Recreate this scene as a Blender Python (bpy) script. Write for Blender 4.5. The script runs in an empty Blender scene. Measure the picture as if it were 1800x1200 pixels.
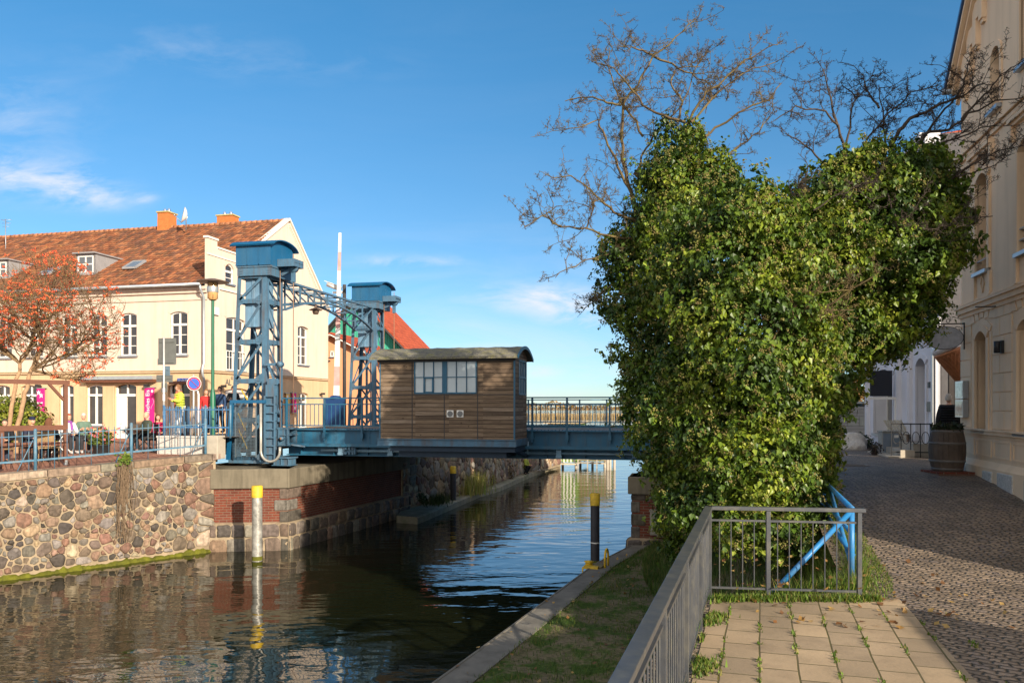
import bpy, bmesh, math, random
import numpy as np
from mathutils import Vector, Matrix
R = math.radians
random.seed(7)
rng = np.random.default_rng(11)
scene = bpy.context.scene
COL = scene.collection

# ------------------------------------------------------------------ camera
E = 4.4                       # eye height above the canal water (m)
cd = bpy.data.cameras.new("camera")
cam = bpy.data.objects.new("camera", cd)
COL.objects.link(cam)
cam.location = (0, 0, E)
cam.rotation_euler = (R(90), 0, 0)
cd.sensor_width = 36
cd.lens = 28
cd.shift_y = 115 / 1800
cd.clip_start = 0.1
cd.clip_end = 20000
scene.camera = cam

# ------------------------------------------------------------------ light
SUN_AZ, SUN_EL = 34.5, 19.5   # degrees right of straight behind the camera / above the horizon
SUN = Vector((math.sin(R(SUN_AZ)) * math.cos(R(SUN_EL)), -math.cos(R(SUN_AZ)) * math.cos(R(SUN_EL)), math.sin(R(SUN_EL))))
sl = bpy.data.lights.new("sun", 'SUN')
sl.energy = 5.0
sl.angle = R(0.5)
sl.color = (1.0, 0.88, 0.71)
so = bpy.data.objects.new("sun", sl)
COL.objects.link(so)
so.location = (30, -30, 40)
so.rotation_euler = SUN.to_track_quat('Z', 'Y').to_euler()

w = bpy.data.worlds.new("World")
scene.world = w
w.use_nodes = True
scene.view_settings.view_transform = 'Standard'
scene.view_settings.look = 'None'
scene.view_settings.exposure = 0.70
scene.view_settings.gamma = 1.0
scene.cycles.use_denoising = True
scene.cycles.max_bounces = 6
scene.cycles.transparent_max_bounces = 12


def N(nt, typ, props=None, ins=None):
    n = nt.nodes.new(typ)
    for k, v in (props or {}).items():
        setattr(n, k, v)
    for k, v in (ins or {}).items():
        s = n.inputs[k]
        if isinstance(v, bpy.types.NodeSocket):
            nt.links.new(v, s)
        else:
            s.default_value = v
    return n


def MA(nt, op, a, b=0.0, clamp=False):
    n = N(nt, 'ShaderNodeMath', {'operation': op, 'use_clamp': clamp}, {0: a, 1: b})
    return n.outputs[0]


def ramp(nt, fac, stops, interp='LINEAR'):
    n = nt.nodes.new('ShaderNodeValToRGB')
    n.color_ramp.interpolation = interp
    el = n.color_ramp.elements
    while len(el) < len(stops):
        el.new(0.5)
    for e, (p, c) in zip(el, stops):
        e.position = p
        e.color = (c[0], c[1], c[2], 1) if len(c) == 3 else c
    nt.links.new(fac, n.inputs[0])
    return n.outputs[0]


def mixc(nt, fac, a, b, blend='MIX'):
    n = nt.nodes.new('ShaderNodeMix')
    n.data_type = 'RGBA'
    n.blend_type = blend
    for s, v in ((n.inputs[0], fac), (n.inputs[6], a), (n.inputs[7], b)):
        if isinstance(v, bpy.types.NodeSocket):
            nt.links.new(v, s)
        elif s.type == 'RGBA':
            s.default_value = (v[0], v[1], v[2], 1)
        else:
            s.default_value = v
    return n.outputs[2]


def build_world():
    nt = w.node_tree
    bg = nt.nodes['Background']
    sky = N(nt, 'ShaderNodeTexSky', {'sky_type': 'NISHITA', 'sun_disc': False})
    sky.sun_elevation = R(SUN_EL)
    sky.sun_rotation = R(180 - SUN_AZ)
    sky.altitude = 60
    sky.air_density = 0.85
    sky.dust_density = 0.15
    sky.ozone_density = 3.2
    tc = N(nt, 'ShaderNodeTexCoord')
    sp = N(nt, 'ShaderNodeSeparateXYZ', None, {0: tc.outputs['Generated']})
    yy = MA(nt, 'MAXIMUM', MA(nt, 'ABSOLUTE', sp.outputs[1]), 0.05)
    a = MA(nt, 'DIVIDE', sp.outputs[0], yy)      # azimuth tangent
    e = MA(nt, 'DIVIDE', sp.outputs[2], yy)      # elevation tangent
    vec = N(nt, 'ShaderNodeCombineXYZ', None, {0: a, 1: e, 2: sp.outputs[1]}).outputs[0]
    mp = N(nt, 'ShaderNodeMapping', None, {0: vec, 'Scale': (6.0, 17.0, 1.0)}).outputs[0]
    nz = N(nt, 'ShaderNodeTexNoise', None, {'Vector': mp, 'Scale': 1.6, 'Detail': 7.0, 'Roughness': 0.62, 'Distortion': 0.35}).outputs[0]
    mp2 = N(nt, 'ShaderNodeMapping', None, {0: vec, 'Scale': (2.6, 13.0, 1.0), 'Rotation': (0, 0, 0.16)}).outputs[0]
    nz2 = N(nt, 'ShaderNodeTexNoise', None, {'Vector': mp2, 'Scale': 1.3, 'Detail': 6.0, 'Roughness': 0.6, 'Distortion': 0.6}).outputs[0]
    # clusters of cloud: azimuth tangent, elevation tangent, radii, weight
    cl = [(-0.635, 0.290, 0.045, 0.024, 0.9), (-0.555, 0.282, 0.04, 0.022, 0.9), (-0.515, 0.262, 0.045, 0.013, 0.75), (-0.46, 0.262, 0.012, 0.006, .5),
          (-0.135, 0.182, 0.07, 0.008, 0.55), (0.04, 0.137, 0.09, 0.018, 0.85), (0.10, 0.115, 0.055, 0.020, 0.95),
          (0.03, 0.046, 0.03, 0.010, 0.7), (0.05, 0.015, 0.07, 0.006, 0.7), (-0.02, 0.07, 0.12, 0.012, 0.5),
          (-0.42, 0.45, 0.10, 0.03, 0.13), (-0.64, 0.36, 0.10, 0.06, 0.22), (-0.25, 0.43, 0.12, 0.02, 0.10)]
    tot = None
    for ca, ce, ra, re, wt in cl:
        da = MA(nt, 'POWER', MA(nt, 'DIVIDE', MA(nt, 'ABSOLUTE', MA(nt, 'SUBTRACT', a, ca)), ra), 2.0)
        de = MA(nt, 'POWER', MA(nt, 'DIVIDE', MA(nt, 'ABSOLUTE', MA(nt, 'SUBTRACT', e, ce)), re), 2.0)
        g = MA(nt, 'MULTIPLY', MA(nt, 'EXPONENT', MA(nt, 'MULTIPLY', MA(nt, 'ADD', da, de), -1.0)), wt)
        tot = g if tot is None else MA(nt, 'ADD', tot, g)
    n1 = N(nt, 'ShaderNodeMapRange', None, {0: nz, 1: 0.40, 2: 0.66, 3: 0.0, 4: 1.0}).outputs[0]
    c1 = MA(nt, 'MULTIPLY', MA(nt, 'MULTIPLY', tot, n1), 1.25, True)
    # thin veil towards the horizon
    low = N(nt, 'ShaderNodeMapRange', None, {0: e, 1: 0.0, 2: 0.26, 3: 0.55, 4: 0.0}).outputs[0]
    n2 = N(nt, 'ShaderNodeMapRange', None, {0: nz2, 1: 0.42, 2: 0.72, 3: 0.0, 4: 1.0}).outputs[0]
    c2 = MA(nt, 'MULTIPLY', low, n2)
    hi = MA(nt, 'MULTIPLY', n2, 0.02)
    cov = MA(nt, 'MAXIMUM', c1, MA(nt, 'MAXIMUM', c2, hi), True)
    # bright cloud added over the unseen half of the sky to fill the shade
    back = N(nt, 'ShaderNodeMapRange', None, {0: sp.outputs[1], 1: 0.05, 2: -0.25, 3: 0.0, 4: 1.0}).outputs[0]
    nb = N(nt, 'ShaderNodeTexNoise', None, {'Vector': tc.outputs['Generated'], 'Scale': 2.2, 'Detail': 5.0, 'Roughness': 0.6}).outputs[0]
    nbf = N(nt, 'ShaderNodeMapRange', None, {0: nb, 1: 0.36, 2: 0.56, 3: 0.0, 4: 1.0}).outputs[0]
    cov = MA(nt, 'MAXIMUM', cov, MA(nt, 'MULTIPLY', back, nbf))
    cov = MA(nt, 'MULTIPLY', cov, 0.88)
    hs = N(nt, 'ShaderNodeHueSaturation', None, {'Hue': 0.5, 'Saturation': 1.06, 'Value': 1.0, 'Color': sky.outputs[0]}).outputs[0]
    grade = ramp(nt, MA(nt, 'MULTIPLY', sp.outputs[2], 1.6), [(0.0, (0.46, 0.53, 0.60)), (0.12, (0.48, 0.57, 0.62)), (0.35, (0.48, 0.63, 0.64)), (0.75, (0.36, 0.72, 0.74))])
    hs = mixc(nt, 1.0, hs, grade, 'MULTIPLY')
    ccol = mixc(nt, back, (3.7, 3.8, 4.1), (7.4, 6.7, 5.9))
    col = mixc(nt, cov, hs, ccol)
    nt.links.new(col, bg.inputs[0])
    bg.inputs[1].default_value = 0.15


build_world()


# ------------------------------------------------------------------ placement helpers
def at(px, py, Y):
    """world point that lies Y metres ahead of the camera on the sight line of photo pixel (px, py)"""
    return Vector(((px - 900) / 1400 * Y, Y, E - (py - 715) / 1400 * Y))


def onz(px, py, z):
    Y = 1400 * (E - z) / (py - 715)
    return Vector(((px - 900) / 1400 * Y, Y, z))


ANG = math.atan2(-0.2295, 0.9733)      # street grid of the old town: bridge and houses share it
BX, BY = math.cos(ANG), math.sin(ANG)


class Frame:
    """a local frame turned with the street grid: u along the bridge, v away from the camera"""
    def __init__(self, x, y):
        self.x, self.y = x, y

    def w(self, u, v, z=0.0):
        return Vector((self.x + u * BX - v * BY, self.y + u * BY + v * BX, z))

    def u(self, px, v):
        k = (px - 900) / 1400
        x0, y0 = self.x - v * BY, self.y + v * BX
        return (k * y0 - x0) / (BX - k * BY)

    def v(self, px, u):
        k = (px - 900) / 1400
        x0, y0 = self.x + u * BX, self.y + u * BY
        return (k * y0 - x0) / (-BY - k * BX)

    def z(self, py, u, v):
        return E - (py - 715) / 1400 * (self.y + u * BY + v * BX)


# ------------------------------------------------------------------ mesh builder
class MB:
    def __init__(self):
        self.v, self.f, self.m, self.c, self.s = [], [], [], [], []
        self.col = None
        self.mi = 0
        self.sm = False

    def add(self, vs, fs, smooth=None):
        o = len(self.v)
        self.v += [tuple(p) for p in vs]
        for f in fs:
            self.f.append([o + i for i in f])
            self.m.append(self.mi)
            self.c.append(self.col)
            self.s.append(self.sm if smooth is None else smooth)

    def hexa(self, p):
        self.add(p, [(0, 3, 2, 1), (4, 5, 6, 7), (0, 1, 5, 4), (1, 2, 6, 5), (2, 3, 7, 6), (3, 0, 4, 7)])

    def box(self, x0, x1, y0, y1, z0, z1):
        self.hexa([(x0, y0, z0), (x1, y0, z0), (x1, y1, z0), (x0, y1, z0), (x0, y0, z1), (x1, y0, z1), (x1, y1, z1), (x0, y1, z1)])

    def beam(self, p, q, w_, h_, up=(0, 0, 1)):
        p, q = Vector(p), Vector(q)
        d = (q - p).normalized()
        up = Vector(up)
        if abs(d.dot(up)) > 0.98:
            up = Vector((1, 0, 0))
        s = d.cross(up).normalized() * (w_ / 2)
        t = s.cross(d).normalized() * (h_ / 2)
        self.hexa([p - s - t, p + s - t, p + s + t, p - s + t, q - s - t, q + s - t, q + s + t, q - s + t])

    def angle(self, p, q, w_, th=0.012, up=(0, 0, 1)):
        """L-section bar"""
        p, q = Vector(p), Vector(q)
        d = (q - p).normalized()
        up = Vector(up)
        if abs(d.dot(up)) > 0.98:
            up = Vector((1, 0, 0))
        s = d.cross(up).normalized()
        t = s.cross(d).normalized()
        self.beam(p + s * w_ / 2, q + s * w_ / 2, w_, th, t)
        self.beam(p + t * w_ / 2, q + t * w_ / 2, th, w_, t)

    def tube(self, pts, r, n=8, cap=True, smooth=True, sq=1.0):
        pts = [Vector(p) for p in pts]
        k = len(pts)
        rr = [r] * k if not isinstance(r, (list, tuple)) else r
        d = (pts[1] - pts[0]).normalized()
        a = d.cross(Vector((0, 0, 1)))
        if a.length < 0.05:
            a = d.cross(Vector((1, 0, 0)))
        a.normalize()
        vs = []
        for i, p in enumerate(pts):
            t = (pts[min(i + 1, k - 1)] - pts[max(i - 1, 0)])
            t = t.normalized() if t.length > 1e-9 else d
            a = (a - t * a.dot(t))
            a = a.normalized() if a.length > 1e-6 else t.orthogonal().normalized()
            b = t.cross(a)
            for j in range(n):
                an = 2 * math.pi * j / n
                vs.append(p + (a * math.cos(an) + b * math.sin(an) * sq) * rr[i])
        fs = [(i * n + j, i * n + (j + 1) % n, (i + 1) * n + (j + 1) % n, (i + 1) * n + j) for i in range(k - 1) for j in range(n)]
        if cap:
            fs += [tuple(range(n - 1, -1, -1)), tuple(range((k - 1) * n, k * n))]
        self.add(vs, fs, smooth)

    def cyl(self, x, y, z0, z1, r, n=12, r1=None):
        self.lathe([(r, z0), (r if r1 is None else r1, z1)], x, y, n, caps=True)

    def lathe(self, prof, x=0, y=0, n=16, caps=True, smooth=True):
        vs, fs = [], []
        for r, z in prof:
            for j in range(n):
                a = 2 * math.pi * j / n
                vs.append((x + r * math.cos(a), y + r * math.sin(a), z))
        for i in range(len(prof) - 1):
            for j in range(n):
                fs.append((i * n + j, i * n + (j + 1) % n, (i + 1) * n + (j + 1) % n, (i + 1) * n + j))
        self.add(vs, fs, smooth)
        if caps:
            self.add(vs[:n], [tuple(range(n - 1, -1, -1))], False)
            self.add(vs[-n:], [tuple(range(n))], False)

    def sphere(self, c, r, n=10, m=7, sc=(1, 1, 1)):
        vs, fs = [(c[0], c[1], c[2] - r * sc[2])], []
        for i in range(1, m):
            ph = math.pi * i / m - math.pi / 2
            for j in range(n):
                a = 2 * math.pi * j / n
                vs.append((c[0] + r * sc[0] * math.cos(ph) * math.cos(a), c[1] + r * sc[1] * math.cos(ph) * math.sin(a), c[2] + r * sc[2] * math.sin(ph)))
        vs.append((c[0], c[1], c[2] + r * sc[2]))
        for j in range(n):
            fs.append((0, 1 + (j + 1) % n, 1 + j))
            fs.append((len(vs) - 1, 1 + (m - 2) * n + j, 1 + (m - 2) * n + (j + 1) % n))
        for i in range(m - 2):
            for j in range(n):
                fs.append((1 + i * n + j, 1 + i * n + (j + 1) % n, 1 + (i + 1) * n + (j + 1) % n, 1 + (i + 1) * n + j))
        self.add(vs, fs, True)

    def prism(self, poly, vec):
        """polygon of 3-D points pushed along vec"""
        n = len(poly)
        vec = Vector(vec)
        vs = [Vector(p) for p in poly] + [Vector(p) + vec for p in poly]
        fs = [tuple(range(n - 1, -1, -1)), tuple(range(n, 2 * n))]
        fs += [(i, (i + 1) % n, n + (i + 1) % n, n + i) for i in range(n)]
        self.add(vs, fs)

    def quad(self, *p):
        self.add(p, [tuple(range(len(p)))])

    def grid(self, fn, nu, nv, smooth=False):
        vs = [fn(i, j) for j in range(nv + 1) for i in range(nu + 1)]
        k = nu + 1
        self.add(vs, [(j * k + i, j * k + i + 1, (j + 1) * k + i + 1, (j + 1) * k + i) for j in range(nv) for i in range(nu)], smooth)

    def build(self, name, mats, parent=None, loc=None, rotz=None, fix=True, bevel=0):
        me = bpy.data.meshes.new(name)
        me.from_pydata(self.v, [], self.f)
        for m_ in (mats if isinstance(mats, (list, tuple)) else [mats]):
            me.materials.append(m_)
        me.polygons.foreach_set('material_index', self.m)
        me.polygons.foreach_set('use_smooth', self.s)
        if any(c is not None for c in self.c):
            at_ = me.attributes.new('Col', 'FLOAT_COLOR', 'FACE')
            arr = np.ones((len(self.f), 4), dtype=np.float32)
            for i, c in enumerate(self.c):
                if c is not None:
                    arr[i, :3] = c
            at_.data.foreach_set('color', arr.ravel())
        if fix:
            bm = bmesh.new()
            bm.from_mesh(me)
            bmesh.ops.recalc_face_normals(bm, faces=bm.faces)
            bm.to_mesh(me)
            bm.free()
        me.update()
        o = bpy.data.objects.new(name, me)
        COL.objects.link(o)
        if parent is not None:
            o.parent = parent
        if loc is not None:
            o.location = loc
        if rotz is not None:
            o.rotation_euler = (0, 0, rotz)
        if bevel:
            b = o.modifiers.new('bevel', 'BEVEL')
            b.width = bevel
            b.segments = 2
            b.limit_method = 'ANGLE'
        return o


def np_mesh(name, V, Fc, mats, parent=None, colors=None, smooth=False):
    """V (n,3), Fc (m,k) arrays -> object; colors per face (m,3)"""
    me = bpy.data.meshes.new(name)
    m_, k = Fc.shape
    me.vertices.add(len(V))
    me.vertices.foreach_set('co', V.astype(np.float32).ravel())
    me.loops.add(m_ * k)
    me.loops.foreach_set('vertex_index', Fc.astype(np.int32).ravel())
    me.polygons.add(m_)
    me.polygons.foreach_set('loop_start', np.arange(0, m_ * k, k, dtype=np.int32))
    try:
        me.polygons.foreach_set('loop_total', np.full(m_, k, dtype=np.int32))
    except Exception:
        pass
    me.update(calc_edges=True)
    me.polygons.foreach_set('use_smooth', np.full(m_, smooth))
    for mm in (mats if isinstance(mats, (list, tuple)) else [mats]):
        me.materials.append(mm)
    if colors is not None:
        a_ = me.attributes.new('Col', 'FLOAT_COLOR', 'FACE')
        arr = np.ones((m_, 4), dtype=np.float32)
        arr[:, :3] = colors
        a_.data.foreach_set('color', arr.ravel())
    me.validate()
    o = bpy.data.objects.new(name, me)
    COL.objects.link(o)
    if parent is not None:
        o.parent = parent
    return o


def scatter(name, base_v, base_f, pos, axes, scale, mats, parent=None, colors=None, smooth=False):
    """copies of a small shape: pos (n,3), axes (n,3,3) rows = local x,y,z in world, scale (n,)"""
    bv, bf = np.array(base_v, float), np.array(base_f, int)
    n = len(pos)
    V = np.einsum('kj,njc->nkc', bv, axes) * scale[:, None, None] + pos[:, None, :]
    Fc = (bf[None] + (np.arange(n) * len(bv))[:, None, None]).reshape(-1, bf.shape[1])
    cc = None if colors is None else np.repeat(colors, len(bf), axis=0)
    return np_mesh(name, V.reshape(-1, 3), Fc, mats, parent, cc, smooth)


def frames_from_normals(nrm, tip):
    """x,y,z axes per item: z = normal, y = towards tip"""
    z = nrm / np.linalg.norm(nrm, axis=1, keepdims=True)
    y = tip - z * (tip * z).sum(1, keepdims=True)
    y /= np.linalg.norm(y, axis=1, keepdims=True) + 1e-9
    x = np.cross(y, z)
    return np.stack([x, y, z], axis=1)


def tag(o, label=None, cat=None, group=None, kind=None):
    if label:
        o['label'] = label
    if cat:
        o['category'] = cat
    if group:
        o['group'] = group
    if kind:
        o['kind'] = kind
    return o


def thing(name, label, cat, loc=(0, 0, 0), rotz=0.0, group=None):
    o = bpy.data.objects.new(name, None)
    o.empty_display_size = 0.3
    COL.objects.link(o)
    o.location = loc
    o.rotation_euler = (0, 0, rotz)
    return tag(o, label, cat, group)


def dup(root, loc=None, rotz=None, label=None, group=None):
    r = root.copy()
    COL.objects.link(r)
    if loc is not None:
        r.location = loc
    if rotz is not None:
        r.rotation_euler = (0, 0, rotz)
    tag(r, label, None, group)
    for ch in list(root.children):
        c = ch.copy()
        COL.objects.link(c)
        c.parent = r
        for g in list(ch.children):
            d = g.copy()
            COL.objects.link(d)
            d.parent = c
    return r


# ------------------------------------------------------------------ materials
def newmat(name):
    m = bpy.data.materials.new(name)
    m.use_nodes = True
    return m, m.node_tree, m.node_tree.nodes['Principled BSDF']


def ocoord(nt):
    return N(nt, 'ShaderNodeTexCoord').outputs['Object']


def noise(nt, vec, scale, detail=4.0, rough=0.55, dist=0.0):
    return N(nt, 'ShaderNodeTexNoise', None, {'Vector': vec, 'Scale': scale, 'Detail': detail, 'Roughness': rough, 'Distortion': dist}).outputs[0]


def bump(nt, b, h, strength, dist=0.02, prev=None):
    ins = {'Height': h, 'Strength': strength, 'Distance': dist}
    if prev is not None:
        ins['Normal'] = prev
    n = N(nt, 'ShaderNodeBump', None, ins)
    nt.links.new(n.outputs[0], b.inputs['Normal'])
    return n.outputs[0]


def plain(name, col, rough=0.6, metal=0.0, var=0.15, scale=4.0, bmp=0.0, bscale=40.0, spec=0.4, stain=None, stain_amt=0.5, streak=False, attr=False):
    m, nt, b = newmat(name)
    oc = ocoord(nt)
    n1 = noise(nt, oc, scale, 6.0, 0.6)
    f = N(nt, 'ShaderNodeMapRange', None, {0: n1, 1: 0.25, 2: 0.75, 3: 1 - var, 4: 1 + var}).outputs[0]
    base = col
    if attr:
        base = N(nt, 'ShaderNodeAttribute', {'attribute_name': 'Col'}).outputs['Color']
    g = N(nt, 'ShaderNodeCombineXYZ', None, {0: f, 1: f, 2: f}).outputs[0]
    c = mixc(nt, 1.0, base, g, 'MULTIPLY')
    if stain is not None:
        v2 = oc
        if streak:
            v2 = N(nt, 'ShaderNodeMapping', None, {0: oc, 'Scale': (2.2, 2.2, 0.22)}).outputs[0]
        n2 = noise(nt, v2, scale * 0.6 + 0.7, 7.0, 0.65)
        f2 = N(nt, 'ShaderNodeMapRange', None, {0: n2, 1: 0.46, 2: 0.72, 3: 0.0, 4: stain_amt}).outputs[0]
        c = mixc(nt, f2, c, stain)
    nt.links.new(c, b.inputs['Base Color'])
    b.inputs['Roughness'].default_value = rough
    b.inputs['Metallic'].default_value = metal
    b.inputs['Specular IOR Level'].default_value = spec
    if bmp:
        bump(nt, b, noise(nt, oc, bscale, 5.0, 0.6), bmp, 0.01)
    return m


def uv_xz(nt):
    """(x + y, z) of the object: a 2-D coordinate for upright walls of a local frame"""
    s = N(nt, 'ShaderNodeSeparateXYZ', None, {0: ocoord(nt)})
    return N(nt, 'ShaderNodeCombineXYZ', None, {0: MA(nt, 'ADD', s.outputs[0], s.outputs[1]), 1: s.outputs[2]}).outputs[0]


def brickmat(name, c1, c2, mortar, bw, bh, ms, rough=0.85, vec='xz', offs=0.5, bmp=0.6, stain=None, stain_amt=0.5, bias=0.0, freq=2):
    m, nt, b = newmat(name)
    v = uv_xz(nt) if vec == 'xz' else ocoord(nt)
    if vec == 'xyr':
        v = N(nt, 'ShaderNodeMapping', None, {0: ocoord(nt), 'Rotation': (0, 0, R(-14))}).outputs[0]
    if vec == 'slab':
        oc0 = ocoord(nt)
        wb = N(nt, 'ShaderNodeTexNoise', None, {'Vector': oc0, 'Scale': 2.3, 'Detail': 4.0}).outputs['Color']
        wb = N(nt, 'ShaderNodeVectorMath', {'operation': 'SCALE'}, {0: wb, 'Scale': 0.016}).outputs[0]
        oc0 = N(nt, 'ShaderNodeVectorMath', {'operation': 'ADD'}, {0: oc0, 1: wb}).outputs[0]
        v = N(nt, 'ShaderNodeMapping', None, {0: oc0, 'Rotation': (0, 0, R(-72.7))}).outputs[0]
    oc = ocoord(nt)
    br = N(nt, 'ShaderNodeTexBrick', {'offset': offs, 'offset_frequency': freq, 'squash': 1.0},
           {'Vector': v, 'Color1': (*c1, 1), 'Color2': (*c2, 1), 'Mortar': (*mortar, 1), 'Scale': 1.0, 'Mortar Size': ms, 'Mortar Smooth': 0.3, 'Bias': bias, 'Brick Width': bw, 'Row Height': bh})
    n1 = noise(nt, oc, 2.2, 6.0, 0.65)
    f = N(nt, 'ShaderNodeMapRange', None, {0: n1, 1: 0.25, 2: 0.75, 3: 0.62, 4: 1.3}).outputs[0]
    g = N(nt, 'ShaderNodeCombineXYZ', None, {0: f, 1: f, 2: f}).outputs[0]
    c = mixc(nt, 1.0, br.outputs[0], g, 'MULTIPLY')
    if stain is not None:
        n2 = noise(nt, oc, 1.1, 7.0, 0.65)
        f2 = N(nt, 'ShaderNodeMapRange', None, {0: n2, 1: 0.45, 2: 0.7, 3: 0.0, 4: stain_amt}).outputs[0]
        c = mixc(nt, f2, c, stain)
    nt.links.new(c, b.inputs['Base Color'])
    b.inputs['Roughness'].default_value = rough
    b.inputs['Specular IOR Level'].default_value = 0.25
    h = MA(nt, 'ADD', MA(nt, 'MULTIPLY', br.outputs[1], -1.0), MA(nt, 'MULTIPLY', noise(nt, oc, 30.0, 5.0), 0.5))
    bump(nt, b, h, bmp, 0.012)
    return m


M = {}
M['cream'] = plain('cream_plaster', (0.63, 0.515, 0.42), 0.9, var=0.06, scale=1.2, bmp=0.15, bscale=60, spec=0.2, stain=(0.44, 0.34, 0.25), stain_amt=0.4, streak=True)
M['ochre'] = plain('ochre_plaster', (0.60, 0.42, 0.25), 0.9, var=0.07, scale=1.2, bmp=0.15, bscale=60, spec=0.2, stain=(0.42, 0.28, 0.15), stain_amt=0.4, streak=True)
M['white_plaster'] = plain('white_plaster', (0.66, 0.65, 0.68), 0.9, var=0.07, scale=1.4, bmp=0.15, bscale=60, spec=0.2)
M['tan'] = plain('tan_plaster', (0.82, 0.60, 0.40), 0.88, var=0.06, scale=0.9, bmp=0.2, bscale=50, spec=0.25, stain=(0.46, 0.32, 0.19), stain_amt=0.3, streak=True)
M['salmon'] = plain('salmon_plaster', (0.62, 0.32, 0.17), 0.9, var=0.06, scale=0.8, spec=0.2)
M['white'] = plain('white_paint', (0.74, 0.71, 0.66), 0.5, var=0.05, scale=3)
M['stone_trim'] = plain('pale_stone_trim', (0.56, 0.47, 0.34), 0.8, var=0.12, scale=5, bmp=0.2)
M['zinc'] = plain('zinc_sheet', (0.36, 0.38, 0.40), 0.42, metal=0.7, var=0.15, scale=4)
M['pipe'] = plain('zinc_pipe', (0.42, 0.45, 0.46), 0.4, metal=0.55, var=0.12, scale=5)
M['lead'] = plain('lead_cladding', (0.30, 0.29, 0.29), 0.6, metal=0.2, var=0.12, scale=3)
M['glass'] = plain('window_glass', (0.035, 0.028, 0.026), 0.05, var=0.5, scale=1.5, spec=0.9)
M['blue'] = plain('blue_gloss_paint', (0.015, 0.105, 0.188), 0.5, var=0.14, scale=3.0, bmp=0.06, bscale=25, spec=0.5, stain=(0.09, 0.075, 0.06), stain_amt=0.45, streak=True)
M['bluegrey'] = plain('faded_blue_paint', (0.060, 0.138, 0.215), 0.55, var=0.22, scale=4.0, bmp=0.08, bscale=30, spec=0.45, stain=(0.095, 0.06, 0.038), stain_amt=0.75, streak=True)
M['roofblue'] = plain('blue_sheet_paint', (0.007, 0.088, 0.195), 0.4, var=0.12, scale=2.5, spec=0.5, stain=(0.05, 0.12, 0.16), stain_amt=0.3, streak=True)
M['fenceblue'] = plain('chipped_pale_blue_paint', (0.065, 0.165, 0.25), 0.55, var=0.3, scale=7.0, stain=(0.26, 0.24, 0.20), stain_amt=0.6)
M['fencedeep'] = plain('mid_blue_paint', (0.04, 0.14, 0.29), 0.5, var=0.25, scale=6.0, stain=(0.2, 0.24, 0.28), stain_amt=0.5)
M['brightblue'] = plain('bright_blue_tube_paint', (0.018, 0.16, 0.38), 0.4, var=0.15, scale=5.0, stain=(0.16, 0.14, 0.10), stain_amt=0.45)
M['dark'] = plain('dark_void', (0.018, 0.017, 0.017), 0.8, var=0.3)
M['black'] = plain('black_iron', (0.022, 0.022, 0.024), 0.5, var=0.2)
M['rail'] = plain('grey_galvanised_rail', (0.095, 0.10, 0.11), 0.38, metal=0.5, var=0.16, scale=9, bmp=0.05, bscale=80, stain=(0.30, 0.27, 0.19), stain_amt=0.35)
M['cable'] = plain('rusty_cable', (0.24, 0.14, 0.085), 0.7, var=0.25)
M['hose'] = plain('ribbed_grey_hose', (0.36, 0.34, 0.30), 0.4, metal=0.4, var=0.2, scale=12)
M['concrete'] = plain('stained_concrete', (0.165, 0.14, 0.10), 0.92, var=0.25, scale=1.6, bmp=0.35, bscale=25, spec=0.2, stain=(0.07, 0.06, 0.042), stain_amt=0.8, streak=True)
M['lightconc'] = plain('pale_concrete', (0.42, 0.37, 0.30), 0.9, var=0.18, scale=3, bmp=0.25, bscale=35, spec=0.2, stain=(0.2, 0.17, 0.12), stain_amt=0.5)
M['granite'] = plain('pale_granite', (0.50, 0.47, 0.43), 0.85, var=0.3, scale=25, bmp=0.3, bscale=60, spec=0.3)
M['stones'] = plain('field_stone', (1, 1, 1), 0.85, var=0.5, scale=8, bmp=0.8, bscale=24, spec=0.25, attr=True, stain=(0.05, 0.042, 0.032), stain_amt=0.6, streak=True)
M['mortar'] = plain('lime_mortar', (0.31, 0.24, 0.16), 0.95, var=0.25, scale=3, bmp=0.5, bscale=30, spec=0.15, stain=(0.15, 0.115, 0.075), stain_amt=0.7)
M['algae'] = plain('green_algae', (0.11, 0.11, 0.012), 0.9, var=0.5, scale=5, bmp=0.6, bscale=30, spec=0.2, stain=(0.03, 0.035, 0.01), stain_amt=0.7)
M['brick'] = brickmat('red_brick', (0.185, 0.045, 0.023), (0.125, 0.032, 0.019), (0.19, 0.135, 0.095), 0.25, 0.079, 0.010, stain=(0.06, 0.035, 0.03), stain_amt=0.4)
M['tiles'] = plain('clay_roof_tile', (1, 1, 1), 0.8, var=0.3, scale=3.0, bmp=0.2, bscale=30, spec=0.25, attr=True, stain=(0.055, 0.042, 0.025), stain_amt=0.72)
M['redtile'] = brickmat('new_red_roof_tile', (0.42, 0.085, 0.036), (0.36, 0.07, 0.032), (0.20, 0.04, 0.02), 0.3, 0.24, 0.015, vec='xz', offs=0.0)
M['chimney'] = plain('orange_chimney_tile', (0.50, 0.15, 0.04), 0.8, var=0.2, scale=6, bmp=0.2)
M['greenwood'] = plain('green_boards', (0.045, 0.34, 0.235), 0.75, var=0.2, scale=2.5, streak=True, stain=(0.10, 0.42, 0.30), stain_amt=0.5)
M['darkwood'] = plain('dark_trim', (0.05, 0.045, 0.045), 0.7, var=0.2)
M['brown'] = plain('brown_stained_timber', (0.135, 0.05, 0.026), 0.6, var=0.2, scale=6)
M['pink'] = plain('pink_banner_cloth', (0.62, 0.012, 0.19), 0.7, var=0.08)
M['bannerwhite'] = plain('white_print', (0.8, 0.78, 0.78), 0.7, var=0.03)
M['yellowprint'] = plain('yellow_banner_cloth', (0.75, 0.5, 0.12), 0.7, var=0.08)
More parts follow.
